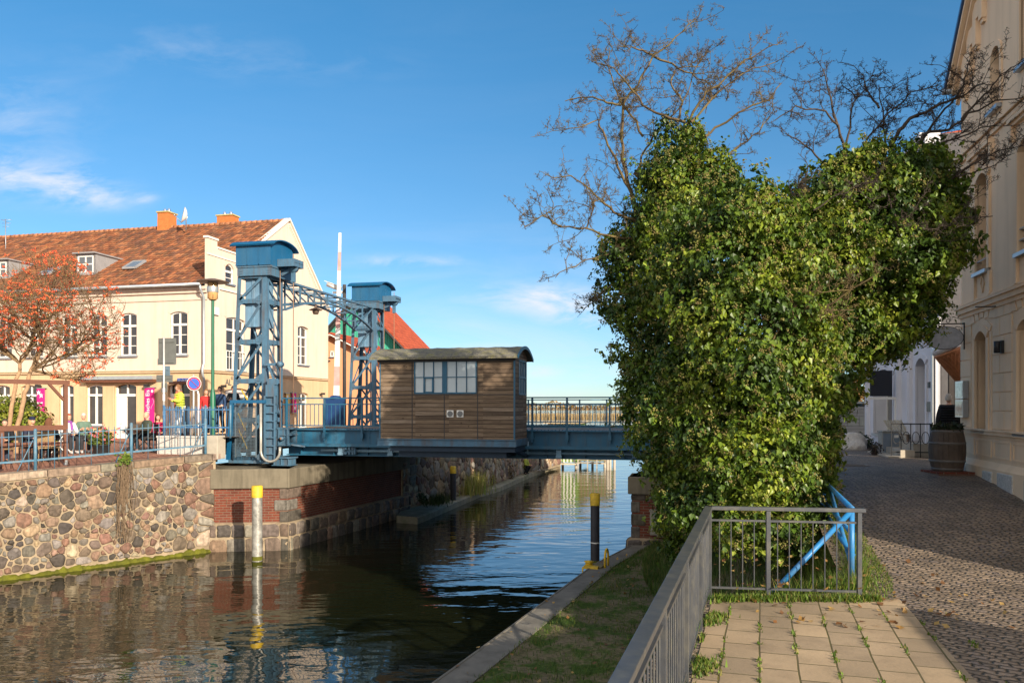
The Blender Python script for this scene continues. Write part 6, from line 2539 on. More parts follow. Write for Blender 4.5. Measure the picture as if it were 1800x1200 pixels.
for (a0, a1, z0, z1) in ((-.3, apx, E + 7.25 - .3 * PIT, apz), (LEN + .3, apx, E + 8.75, apz)):
    P = [(a0, -.28, z0), (a1, -.28, z1), (a1, 3.8, z1), (a0, 3.8, z0)]
    g.prism([(x, y, z + .02) for x, y, z in P], (0, 0, .10))
g.build('roof', plain('blue_grey_roof_edge', (.05, .11, .24), .4, metal=.2, var=.15), th)
g = MB()
g.tube([(-.3, -.3, E + 6.98), (-.3, 3.7, E + 6.98)], .08, 8)
g.build('gutter', M['zinc'], th)
g = MB()
a0, z0 = 2.5, E + 1.12
pbox(g, pr, a0 - .05, a0 + .05, z0 - .12, z0 + .12, -.06, 0)
g.tube([pr.p(a0, z0 - .11, -.12), pr.p(a0, z0 + .11, -.12)], .055, 12)
g.build('wall_lamp', M['black'], th)
g = MB()
pbox(g, pr, 2.2, 2.23, zc_ - .2, zc_ - .18, -.4, 0)
g.build('bracket_hook', M['black'], th)

# unseen low wing and wall beside the house, added to cast street shadows
g = MB()
pbox(g, pr, LEN, LEN + 2.75, 1.9, E + 1.9, .02, 3.4)
pbox(g, pr, LEN + 6.6, LEN + 9.0, 1.9, E - .38, .02, .3)
g.build('shade_wing', M['tan'], th)
g = MB()
for a0, a1, w0 in ((LEN, LEN + 2.85, -.1),):
    g.hexa([pr.p(a0, E + 1.9, w0), pr.p(a1, E + 1.9, w0), pr.p(a1, E + 1.9, 3.5), pr.p(a0, E + 1.9, 3.5), pr.p(a0, E + 2.05, w0), pr.p(a1, E + 2.05, w0), pr.p(a1, E + 2.4, 3.5), pr.p(a0, E + 2.4, 3.5)])
g.build('shade_wing_roof', M['redtile'], th)

# menu cases on the corner
for (z0, z1, l_) in ((E + .18, E + .55, 'upper silver framed glass menu case on the corner of the tan house'), (E - .22, E + .16, 'lower silver framed glass menu case on the corner of the tan house')):
    t = thing('menu_case', l_, 'display case', FR.w(0, 0, 0), ANR, 'glass menu cases on the tan house')
    g = MB()
    pbox(g, pr, .06, .58, z0, z1, -.14, -.03)
    g.build('case', plain('silver_case', (.42, .43, .45), .3, metal=.7), t)
    g = MB()
    pbox(g, pr, .10, .54, z0 + .04, z1 - .04, -.146, -.14)
    g.build('glass', plain('bright_case_glass', (.30, .33, .36), .06, var=.6, scale=9, spec=1.0), t)

# hanging oval sign on a wrought bracket
hs = thing('hanging_sign', 'grey oval hanging sign on a black wrought iron bracket on the tan house', 'sign', FR.w(.3, 0, E + 1.3), ANR)
g = MB()
zt4 = E + 1.78 - (E + 1.3)
g.tube([(0, -.03, zt4), (0, -.95, zt4)], .014, 6)
g.tube([(0, -.03, zt4 + .02), (0, -.03, zt4 - .55)], .016, 6)
for k, (y0, z0, r_) in enumerate(((-.16, zt4 - .14, .09), (-.13, zt4 - .40, .06), (-.55, zt4 + .09, .06), (-.7, zt4 + .07, .05), (-.34, zt4 + .06, .05))):
    g.tube([(0, y0 + r_ * (1 - .035 * q) * math.cos(q * .5), z0 + r_ * (1 - .035 * q) * math.sin(q * .5)) for q in range(16)], .008, 5)
g.beam((0, -.42, zt4), (0, -.42, zt4 - .06), .012, .012)
g.build('bracket', M['black'], hs)
g = MB()
el = [(.0, -.42 + .37 * math.cos(t), zt4 - .30 + .24 * math.sin(t)) for t in np.linspace(0, 2 * math.pi, 36, endpoint=False)]
g.prism([(x - .012, y, z) for x, y, z in el], (.024, 0, 0))
g.build('oval_board', M['signoval'], hs)
g = MB()
g.tube(el + [el[0]], .013, 6)
g.build('rim', M['black'], hs)

# ---------------------------------------------------------------- lavender white house further along
FW = SideFrame(13.03, 29.2)
wh = thing('white_house', 'lavender white plastered house with shop window and door steps behind the tan house', 'house', FW.w(0, 0, 0), ANR)
pw_ = PL((0, 0, 0), (1, 0, 0), (0, 1, 0))
gz2 = 3.0
wz = lambda py, px: FW.z(py, FW.a(px))
shop = (1.25, 4.1, E - .92, E + 1.25, .25)
doorw = (6.85, 7.85, gz2, E + 1.35, .2)
upw = [(a0, a0 + .9, E + 2.7, E + 4.9, .15) for a0 in (1.2, 3.2, 5.3, 7.4)]
g = MB()
wall_panel(g, pw_, 0, 9.02, gz2 - .5, E + 2.1, [shop, doorw], .45)
wall_panel(g, pw_, 0, 9.02, E + 2.1, E + 7.0, upw, .2)
g.quad((0, 0, 2.5), (0, 8, 2.5), (0, 8, E + 7), (0, 0, E + 7))
g.quad((0, 8, 2.5), (9.02, 8, 2.5), (9.02, 8, E + 7), (0, 8, E + 7))
g.build('wall', M['white_plaster'], wh, fix=False)
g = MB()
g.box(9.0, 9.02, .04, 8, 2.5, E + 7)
g.build('side_wall', plain('shade_grey_render', (.10, .095, .10), .9, var=.2), wh)  # render darkened so its colour carries the shade of this end
g = MB()
for (z0, z1, p_) in ((E + 2.05, E + 2.2, .10), (E + 2.2, E + 2.3, .16), (E + 6.2, E + 6.3, .08), (E + 6.75, E + 6.9, .35), (E + 6.9, E + 7.05, .48)):
    pbox(g, pw_, -.1, 9.06, z0, z1, -p_, .02)
g.build('cornice', M['white_plaster'], wh)
for k in range(13):
    g = MB()
    pbox(g, pw_, .1 + k * .7, .32 + k * .7, E + 6.35, E + 6.75, -.28, .02)
    pbox(g, pw_, .12 + k * .7, .30 + k * .7, E + 6.3, E + 6.35, -.12, .02)
    g.build('bracket', M['white_plaster'], wh)
for a0 in (.0, 4.6, 5.9, 8.56):
    g = MB()
    pbox(g, pw_, a0, a0 + .45, gz2 - .3, E + 2.05, -.09, .02)
    pbox(g, pw_, a0 + .1, a0 + .35, gz2 + .3, E + 1.7, -.11, -.08)
    g.build('pilaster', M['white_plaster'], wh)
for o_ in [shop, doorw] + upw:
    g = MB()
    arch_trim(g, pw_, o_, .13, .05)
    g.build('window_surround', M['white_plaster'], wh)
window(wh, pw_, shop, depth=.45, cols=3, transom=.72, rows=1, pane=plain('shop_glass', (.06, .06, .05), .03, spec=1.0))
for o_ in upw:
    window(wh, pw_, o_, depth=.2, cols=2, transom=.7, rows=2)
g = MB()
pbox(g, pw_, doorw[0], doorw[1], gz2, doorw[3], .38, .44)
pbox(g, pw_, doorw[0] + .1, doorw[1] - .1, gz2 + 1.2, gz2 + 2.1, .36, .38)
pbox(g, pw_, doorw[0] + .1, doorw[1] - .1, gz2 + .2, gz2 + 1.0, .36, .38)
g.build('door', plain('blue_grey_door', (.16, .18, .22), .5), wh)
g = MB()
pbox(g, pw_, 8.0, 8.55, E - .12, E + .14, -.04, 0)
g.build('plaque', plain('bronze_plaque', (.07, .06, .055), .45, metal=.3), wh)
g = MB()
pbox(g, pw_, 8.3, 8.5, E + .5, E + .66, -.1, 0)
g.build('wall_lamp', M['black'], wh)
g = MB()
for k in range(3):
    pbox(g, pw_, 6.4 - .2 * k, 8.3 + .2 * k, gz2 - .2, gz2 + .42 - .16 * k, -.45 - .35 * k, -.02 if k == 0 else -.45 - .35 * (k - 1) - .004)
g.build('door_step', M['lightconc'], wh)
g = MB()
a0 = 8.4
for z0 in (3.2, 3.95):
    g.beam(pw_.p(a0, z0, -.05), pw_.p(a0, z0, -1.0), .03, .03)
for w_ in np.linspace(-.06, -1.0, 5):
    g.beam(pw_.p(a0, 3.05, w_), pw_.p(a0, 3.97, w_), .02, .02)
for k in range(4):
    cw = -.17 - .235 * k
    g.tube([pw_.p(a0, 3.58 + .16 * math.sin(t), cw + .09 * math.cos(t)) for t in np.linspace(0, 2 * math.pi, 14)], .01, 5)
g.build('step_railing', M['black'], wh)
g = MB()
pbox(g, pw_, 8.9, 8.98, 2.9, E + 6.7, -.16, -.06)
g.build('drainpipe', M['zinc'], wh)
g = MB()
g.prism([(0, 0, E + 7), (0, 8, E + 7), (0, 6, E + 7.6)], (9.02, 0, 0))
g.build('roof', M['redtile'], wh)

# dark panel added between the two houses, standing in for the gap's shade
gt = thing('gap_shade_panel', 'dark panel for shade in the gap between the tan house and the white house', 'shade panel', FW.w(9.04, .2, 3.0), ANG)
for k in range(2):
    g = MB()
    for q in range(9):
        g.box(.02 + k * 1.15 + q * .125, .135 + k * 1.15 + q * .125, 0, .05, 0, 3.1)
    g.box(.02 + k * 1.15, 1.14 + k * 1.15, .05, .09, .3, .42)
    g.box(.02 + k * 1.15, 1.14 + k * 1.15, .05, .09, 2.5, 2.62)
    g.build('shade_panel_leaf', plain('gap_shade_boards', (.035, .028, .026), .7, var=.3), gt)

# black projecting board on the white house
bs = thing('board_sign', 'blank black board sign with white rail projecting from the white house', 'sign', FW.w(4.85, 0, 0), ANR)
g = MB()
z0, z1 = FW.z(696, 4.85), FW.z(651, 4.85)
g.box(-.04, .04, -.85, -.22, z0, z1)
g.build('board', plain('black_board', (.014, .015, .022), .5), bs)
g = MB()
g.box(-.05, .05, -.92, -.08, z0 - .10, z0 - .03)
g.box(-.03, .03, -.15, -.1, 3.0, z0 - .03)
g.build('rail', M['white'], bs)

# giant ice cream cone
p = at(1668, 622, 19.2)
ic = thing('ice_cream_cone', 'giant ice cream cone with white swirl fixed by the corner of the tan house', 'shop figure', p)
ic.rotation_euler = (R(-4), R(-22), 0)
g = MB()
g.lathe([(.02, -.96), (.30, .0), (.33, .03), (.33, .06), (.30, .07)], 0, 0, 24)
for k in range(20):
    for sgn in (1, -1):
        pts = []
        for q in range(9):
            f_ = q / 8
            a_ = 2 * math.pi * k / 20 + sgn * f_ * 1.3
            r_ = .298 - (.298 - .03) * f_ + .004
            pts.append((r_ * math.cos(a_), r_ * math.sin(a_), -.01 - .92 * f_))
        g.tube(pts, .008, 4)
g.build('waffle_cone', plain('waffle', (.42, .17, .075), .7, var=.2, scale=8), ic)
g = MB()
pts, rr = [], []
for q in range(60):
    f_ = q / 59
    a_ = f_ * 2 * math.pi * 2.6
    r_ = .24 * (1 - f_) ** .8
    pts.append((r_ * math.cos(a_), r_ * math.sin(a_), .08 + .42 * f_))
    rr.append(.135 * (1 - f_) ** .6 + .012)
g.tube(pts, rr, 10)
g.build('ice_swirl', plain('cream_white', (.62, .62, .64), .4), ic)
g = MB()
g.tube([(0, 0, -.2), (.35, .15, .1)], .03, 6)
g.build('mount', M['black'], ic)

# barrel planter
p = at(1665, 830, 16.3)
p.z = streetZ(p.x, p.y)
ba = thing('barrel_planter', 'old oak wine barrel planted with greenery at the corner of the tan house', 'barrel', p)
g = MB()
n_ = 22
for k in range(n_):
    a0, a1 = 2 * math.pi * k / n_ + .008, 2 * math.pi * (k + 1) / n_ - .008
    vs_ = []
    for z_ in np.linspace(.05, .90, 8):
        r_ = .275 + .068 * (1 - ((z_ - .475) / .43) ** 2)
        vs_ += [(r_ * math.cos(a0), r_ * math.sin(a0), z_), (r_ * math.cos((a0 + a1) / 2) * 1.004, r_ * math.sin((a0 + a1) / 2) * 1.004, z_), (r_ * math.cos(a1), r_ * math.sin(a1), z_)]
    g.add(vs_, [(3 * i + j, 3 * i + j + 1, 3 * i + 4 + j, 3 * i + 3 + j) for i in range(7) for j in (0, 1)], True)
g.lathe([(.0, .86), (.28, .86)], 0, 0, 22, caps=False)
g.build('staves', M['barrel'], ba, fix=False)
for z_ in (.10, .26, .62, .86):
    g = MB()
    r_ = .275 + .068 * (1 - ((z_ - .475) / .43) ** 2) + .006
    g.lathe([(r_ - .003, z_ - .025), (r_ + .002, z_ - .02), (r_ + .002, z_ + .02), (r_ - .003, z_ + .025)], 0, 0, 28, caps=False)
    g.build('hoop', plain('rusty_hoop', (.16, .14, .125), .6, metal=.4, var=.3), ba)
g = MB()
g.box(-.36, .36, -.36, .36, -.02, .05)
g.build('brick_base', M['brick'], ba)
n = 420
an = rng.uniform(0, 6.28, n)
rr = .30 * np.sqrt(rng.uniform(0, 1, n))
pos = np.stack([rr * np.cos(an), rr * np.sin(an), .88 + rng.uniform(0, .13, n)], 1)
ax = frames_from_normals(rng.normal(size=(n, 3)) + [0, 0, .8], rng.normal(size=(n, 3)))
scatter('plants', [(-.5, 0, 0), (0, -.4, 0), (.5, 0, 0), (0, 1.2, .1)], [(0, 1, 2, 3)], pos, ax, rng.uniform(.03, .08, n), M['matleaf'], ba, np.array([(.04, .06, .02), (.07, .08, .04), (.05, .05, .03)])[rng.integers(0, 3, n)])

# things in front of the white house
def ground_at(px, py):
    q = onz(px, py, 3.06)
    q.z = streetZ(q.x, q.y)
    return q


p = ground_at(1568, 797)
ec = thing('electric_cabinet', 'grey electricity cabinet standing on the street before the white house', 'cabinet', p, ANG + R(8))
g = MB()
g.box(-.32, .16, -.15, .2, 0, .62)
g.box(-.34, .18, -.17, .22, .62, .66)
g.build('casing', plain('weathered_grey_casing', (.30, .30, .28), .7, var=.25, stain=(.2, .18, .14), stain_amt=.5), ec, bevel=.01)
g = MB()
g.box(.165, .175, -.12, .17, .04, .58)
g.box(-.30, .14, -.16, -.152, .04, .58)
g.build('door', plain('blue_grey_casing', (.16, .20, .25), .6, var=.12), ec)
g = MB()
g.box(.0, .12, -.166, -.161, .46, .54)
g.build('label_plate', M['white'], ec)
p = ground_at(1594, 797)
dc = thing('deck_chair', 'slatted wooden garden chair leaning back beside the electricity cabinet', 'chair', p, ANG + R(30))
g = MB()
for k in range(6):
    x = -.28 + k * .112
    g.beam((x, .1, .32), (x, .55, .95), .08, .02, (0, -1, 0))
g.build('backrest', plain('pale_slats', (.42, .38, .30), .7, var=.2), dc)
g = MB()
for k in range(5):
    y = -.38 + k * .1
    g.beam((-.3, y, .36 - .01 * k), (.3, y, .36 - .01 * k), .085, .02)
g.build('seat', plain('brown_slats', (.17, .11, .075), .7, var=.2), dc)
for x, y0, y1, z1 in ((-.3, -.38, -.36, .55), (.3, -.38, -.36, .55), (-.3, .3, .12, .5), (.3, .3, .12, .5)):
    g = MB()
    g.beam((x, y0, 0), (x, y1, z1), .05, .06)
    g.build('leg', plain('brown_legs', (.15, .10, .07), .7, var=.2), dc)
for x in (-.31, .31):
    g = MB()
    g.beam((x, -.42, .56), (x, .3, .56), .09, .025)
    g.build('armrest', plain('brown_arm', (.17, .11, .075), .7, var=.2), dc)
p = ground_at(1529, 787)
g = MB()
g.beam((-.25, 0, 0), (-.25, 0, .32), .03, .03)
g.beam((-.25, 0, .06), (.24, 0, .06), .03, .05)
g.beam((.22, 0, 0), (.22, 0, .08), .03, .03)
tag(g.build('stand_rail', M['white'], loc=p), 'low white metal stand on the street left of the electricity cabinet', 'stand')
rg = random.Random(12)
rocks = [(1478, 786, .38, 'large grey boulder at the left end of the rock group before the dark shed'), (1497, 789, .44, 'broad pale boulder in the middle of the rock group before the dark shed'), (1513, 787, .25, 'small dark boulder right in the rock group before the dark shed')]
for px, py, r_, l_ in rocks:
    p = ground_at(px, py)
    g = MB()
    bm = bmesh.new()
    bmesh.ops.create_icosphere(bm, subdivisions=3, radius=r_)
    for v in bm.verts:
        k = 1 + .16 * math.sin(v.co.x * 7 + px) + .14 * math.sin(v.co.y * 9 + v.co.z * 6)
        v.co = Vector((v.co.x * k * 1.3, v.co.y * k, v.co.z * k * .75))
    me = bpy.data.meshes.new('boulder')
    bm.to_mesh(me)
    bm.free()
    me.materials.append(M['granite'] if px == 1497 else plain('grey_boulder', (.17, .16, .15), .9, var=.4, scale=6, bmp=.5))
    o = bpy.data.objects.new('boulder', me)
    COL.objects.link(o)
    o.location = (p.x, p.y, p.z + r_ * .3)
    tag(o, l_, 'boulder', 'boulders before the dark shed')
p = at(1494, 740, 36)
ds_ = thing('dark_shed', 'dark boarded shed with small lit openings at the far end of the street', 'shed', (p.x, p.y, 3.0), ANG)
g = MB()
g.box(-2.6, .85, 0, 3, 0, 1.55)
for k in range(10):
    g.box(-2.6, .85, -.02, 0, .1 + .15 * k, .22 + .15 * k)
g.build('board_wall', plain('blue_black_boards', (.022, .026, .036), .6, var=.3), ds_)
g = MB()
g.box(-2.75, .95, -.25, 3.2, 1.55, 1.65)
g.build('roof', plain('dark_roof_felt', (.035, .045, .06), .6), ds_)
for x in (-.75, -.1, .4):
    g = MB()
    g.box(x, x + .36, -.03, -.022, .55, .95)
    g.build('window', plain('shed_glass', (.05, .055, .06), .1), ds_)


def leaf_ball(name, label, cat, p, blobs, n, size, cols, trunk_h=.6, mat_=None, group=None, stems=8, stemr=.02, part='foliage'):
    t = thing(name, label, cat, p, 0, group)
    P, NR, C = [], [], []
    wts = np.array([b_[3] ** 2 for b_ in blobs])
    wts /= wts.sum()
    for (bx, by, bz, br), wt in zip(blobs, wts):
        k = max(6, int(n * wt))
        d = rng.normal(size=(k, 3))
        d /= np.linalg.norm(d, axis=1, keepdims=True)
        r_ = br * rng.uniform(.35, 1.08, (k, 1)) ** .5
        P.append(np.array([bx, by, bz]) + d * r_)
        NR.append(d + rng.normal(0, .5, (k, 3)) + [0, 0, .3])
        C.append(np.array(cols)[rng.integers(0, len(cols), k)] * rng.uniform(.7, 1.3, (k, 1)))
    P, NR, C = np.concatenate(P), np.concatenate(NR), np.concatenate(C)
    tip = rng.normal(0, .5, P.shape) + [0, 0, -.8]
    ax = frames_from_normals(NR, tip)
    scatter(part, [(-.5, 0, .04), (0, -.5, 0), (.5, 0, .04), (0, .75, -.05)], [(0, 1, 2, 3)], P, ax, rng.uniform(.7, 1.3, len(P)) * size, mat_ or M['matleaf'], t, C)
    g = MB()
    for k in range(stems):
        b_ = blobs[k % len(blobs)]
        e_ = Vector((b_[0] + rng.normal(0, b_[3] * .4), b_[1] + rng.normal(0, b_[3] * .4), b_[2] + b_[3] * .4))
        s_ = Vector((rng.normal(0, .06), rng.normal(0, .06), 0))
        g.tube([s_, s_.lerp(e_, .5) + Vector((rng.normal(0, .05), rng.normal(0, .05), .1)), e_], [stemr, stemr * .7, stemr * .3], 5)
    g.build('stem', M['bark'], t, fix=False)
    return t


p = at(1506, 740, 42)
leaf_ball('autumn_bush', 'orange leaved autumn bush rising behind the dark shed', 'bush', (p.x, p.y, 3.0), [(-.5, 0, 2.1, .8), (.4, 0, 2.4, .9), (1.2, .2, 2.0, .7), (-1.3, .3, 1.9, .7)], 2600, .12, [(.30, .16, .05), (.22, .15, .05), (.36, .22, .08)])
p = ground_at(1515, 790)
leaf_ball('dark_shrub', 'low dark green shrub among the boulders before the dark shed', 'shrub', (p.x + .1, p.y + .6, p.z), [(0, 0, .25, .3), (.35, .1, .2, .25)], 500, .06, [(.03, .05, .02), (.04, .06, .03)])
p = ground_at(1540, 799)
leaf_ball('potted_heather', 'small dark heather clump in front of the electricity cabinet', 'plant', (p.x, p.y, p.z), [(0, 0, .18, .2)], 300, .04, [(.05, .05, .03), (.06, .035, .04)])

# ---------------------------------------------------------------- grey lookout railing
gr = thing('grey_railing', 'grey metal railing with thin bars around the paved lookout in the foreground', 'railing', (2.2, 8.9, 2.3))
EC = Vector((0, 0, 0))
dl = Vector((-.311, -1, 0)).normalized()
ds2 = Vector((1.60, -.22, 0)).normalized()
def rail_run(d, L, first, posts, bars_n=.125):
    s = d.cross(Vector((0, 0, 1))).normalized()
    g = MB()
    g.beam(EC + d * (-.02) + Vector((0, 0, .975)), d * L + Vector((0, 0, .975)), .085, .04)
    g.build('top_rail', M['rail'], gr, bevel=.004)
    g = MB()
    g.beam(Vector((0, 0, .84)), d * (L - .04) + Vector((0, 0, .84)), .03, .022)
    g.beam(Vector((0, 0, .09)), d * (L - .04) + Vector((0, 0, .09)), .03, .022)
    x = first
    while x < L - .06:
        if all(abs(x - q) > .05 for q in posts):
            g.tube([d * x + Vector((0, 0, .09)), d * x + Vector((0, 0, .84))], .0065, 6, False)
        x += bars_n
    g.build('bar_panel', M['rail'], gr)
    for q in posts:
        g = MB()
        g.beam(d * q + Vector((0, 0, -.1)), d * q + Vector((0, 0, .955)), .06, .045, d)
        g.build('post', M['rail'], gr, bevel=.003)


rail_run(ds2, 1.66, .115, [.64, 1.60])
rail_run(dl, 9.5, .1, [.0, 1.5, 3.0, 4.5, 6.0, 7.5])
g = MB()
g.beam(dl * .0 + Vector((-.055, .015, .875)), dl * 9.5 + Vector((-.055, .015, .875)), .05, .03)
g.build('hand_rail', M['rail'], gr, bevel=.004)

# bright blue tubular barrier behind it
tb = thing('tubular_barrier', 'bright blue tubular steel barrier with slanting brace beside the cobbled street', 'barrier', (0, 0, 0))
n0 = at(1497, 893, 9.55)
n1 = at(1449, 846, 13.0)
m0, m1 = at(1492, 897, 9.75), at(1457, 868, 13.0)
def T(name, pts, r_):
    g = MB()
    g.tube(pts, r_, 12)
    g.build(name, M['brightblue'], tb)


T('top_tube', [n0 + (n0 - n1) * .015, n1], .034)
T('middle_tube', [Vector((n0.x, n0.y, n0.z - .30)), Vector((n1.x, n1.y, n1.z - .32))], .028)
T('post', [Vector((n0.x, n0.y, 2.25)), n0 - Vector((0, 0, .02))], .034)
T('post', [Vector((n1.x, n1.y, 2.35)), n1 - Vector((0, 0, .02))], .034)
q0 = at(1357, 1037, 9.15)
q0.z = 2.26
T('brace', [q0, n0 - Vector((.02, 0, .05))], .031)
q1 = at(1503, 985, 9.6)
T('brace', [n0 + Vector((-.05, .3, -.35)), Vector((n0.x + .02, n0.y + .0, 2.62))], .028)
T('brace', [n0 + (n1 - n0) * .75 + Vector((0, 0, -.02)), Vector((n0.x, n0.y, 2.5))], .028)
T('lower_tube', [Vector((n0.x, n0.y, 2.62)), Vector((n1.x, n1.y, 2.72))], .024)
q2 = at(1425, 872, 12.4)
T('stay', [Vector((q2.x, q2.y, 2.45)), q2, n1 + Vector((-.02, -.5, -.45))], .02)

# ---------------------------------------------------------------- piles and ladder in the canal
def pile(px, pyw, pyt, pyc, rad, bm_, label):
    q = onz(px, pyw, 0.0)
    t = thing('dolphin_pile', label, 'pile', q, 0)
    zt3 = E - (pyt - 715) / 1400 * q.y
    zc2 = E - (pyc - 715) / 1400 * q.y
    g = MB()
    g.lathe([(rad, -2), (rad, zc2)], 0, 0, 20)
    g.build('shaft', bm_, t)
    g = MB()
    g.lathe([(rad * 1.09, zc2 - .01), (rad * 1.09, zt3 - .02), (rad * .9, zt3), (0, zt3)], 0, 0, 20, caps=False)
    g.build('yellow_cap', M['yellow'], t)
    g = MB()
    g.lathe([(rad * 1.02, .02), (rad * 1.02, .14)], 0, 0, 20, caps=False)
    g.build('algae_ring', M['algae'], t)
    return t


p1_ = pile(452, 985, 853, 873, .145, M['pilegrey'], 'weathered silver mooring pile with yellow cap before the left abutment')
pile(796.5, 889, 819, 831, .13, M['piledark'], 'dark steel pile with thin yellow cap by the far canal ledge')
p3_ = pile(1046, 993, 866, 887, .125, M['piledark'], 'dark steel mooring pile with bright yellow cap at the right quay edge')
g = MB()
g.lathe([(.128, .62), (.128, .65)], 0, 0, 20, caps=False)
g.build('pale_ring', M['white'], p3_)
q = onz(379, 950, 0.2)
g = MB()
g.box(-.1, .1, -.08, .08, -1.2, .78)
g.box(-.085, .085, -.065, .065, .78, .82)
tag(g.build('timber_post', plain('tarred_timber', (.022, .02, .017), .7, var=.3, scale=6), loc=(q.x + .05, q.y - .05, 0), rotz=.2, bevel=.015), 'black tarred timber post where the quay wall meets the abutment', 'post')
lx = edgeX(19.4)
la = thing('quay_ladder', 'yellow quay ladder hoop and mooring block on the right canal edge', 'ladder', (lx, 19.4, .5), R(-20))
g = MB()
pts = [(.42, .12, -.05), (.42, .12, .2)] + [(.42 + .0, .12 + .17 - .17 * math.cos(t), .2 + .22 * math.sin(t)) for t in np.linspace(0.1, math.pi, 10)] + [(.42, .46, -.05)]
g.tube(pts, .028, 10)
g.build('hoop', M['yellow'], la)
g = MB()
g.box(-.06, .3, -.12, .02, -.02, .05)
g.lathe([(.10, .0), (.09, .09), (.12, .13), (.0, .15)], .02, .12, 12)
g.build('mooring_block', M['yellow'], la)
g = MB()
for x in (-.03,):
    for y in (-.1, .35):
        g.tube([(x - .05, y, -1.2), (x - .05, y, .02)], .02, 6)
    for z_ in np.arange(-1.1, 0, .28):
        g.tube([(x - .05, -.1, z_), (x - .05, .35, z_)], .016, 6)
g.build('rungs', M['yellow'], la)
g = MB()
g.box(.02, .36, -.02, .4, 0.0, .03)
g.build('grate', plain('rusty_grate', (.18, .15, .08), .8, var=.4), la)

# ================================================================== TREES
IVY_V = [(0, -.45, 0), (.30, -.38, .05), (.52, -.12, .10), (.34, .10, .06), (.22, .30, .05), (0, .75, -.06), (-.22, .30, .05), (-.34, .10, .06), (-.52, -.12, .10), (-.30, -.38, .05), (0, .05, -.03)]
IVY_F = [(10, i, i + 1) for i in range(9)] + [(10, 9, 0)]
SIMPLE_V = [(0, -.45, 0), (.46, -.15, .08), (.25, .28, .04), (0, .72, -.05), (-.25, .28, .04), (-.46, -.15, .08), (0, .05, -.03)]
SIMPLE_F = [(6, 0, 1), (6, 1, 2), (6, 2, 3), (6, 3, 4), (6, 4, 5), (6, 5, 0)]


def branch_mesh(mb, pts, r0, r1, n=5):
    k = len(pts)
    rr = [r0 + (r1 - r0) * i / (k - 1) for i in range(k)]
    mb.tube(pts, rr, n, False)


def wiggle(pts, amp, rg, sub=3):
    out = []
    for a, b_ in zip(pts[:-1], pts[1:]):
        for k in range(sub):
            q = a.lerp(b_, k / sub)
            if out:
                L = (b_ - a).length
                q = q + Vector((rg.gauss(0, 1), rg.gauss(0, 1), rg.gauss(0, 1))) * amp * L
            out.append(q)
    out.append(pts[-1])
    return out


def twigs(mb, pts, rg, dens, ln, r, upb=.5, depth=0, spur=True):
    """short side shoots along a limb, forked once, with bud spurs"""
    for a, b_ in zip(pts[:-1], pts[1:]):
        seg = b_ - a
        L = seg.length
        if L < 1e-4:
            continue
        nn = L * dens
        k = int(nn) + (1 if rg.random() < nn - int(nn) else 0)
        for _ in range(k):
            p = a.lerp(b_, rg.random())
            d = (seg.normalized() * rg.uniform(.2, 1.0) + Vector((rg.gauss(0, .8), rg.gauss(0, .8), rg.gauss(upb * .5, .7)))).normalized()
            l_ = ln * rg.uniform(.35, 1.25)
            q = [p]
            for s in range(4):
                d = (d + Vector((rg.gauss(0, .28), rg.gauss(0, .28), rg.gauss(.05, .25)))).normalized()
                q.append(q[-1] + d * l_ / 4)
            branch_mesh(mb, q, r, r * .45, 4)
            if depth > 0:
                twigs(mb, q, rg, dens * 1.5, ln * .45, r * .65, upb, depth - 1, spur)
            elif spur:
                for s in q[1:]:
                    for _k in range(2):
                        e_ = s + Vector((rg.gauss(0, .025), rg.gauss(0, .025), rg.gauss(.008, .022)))
                        mb.tube([s, e_], [r * .8, r * .9], 3, False)


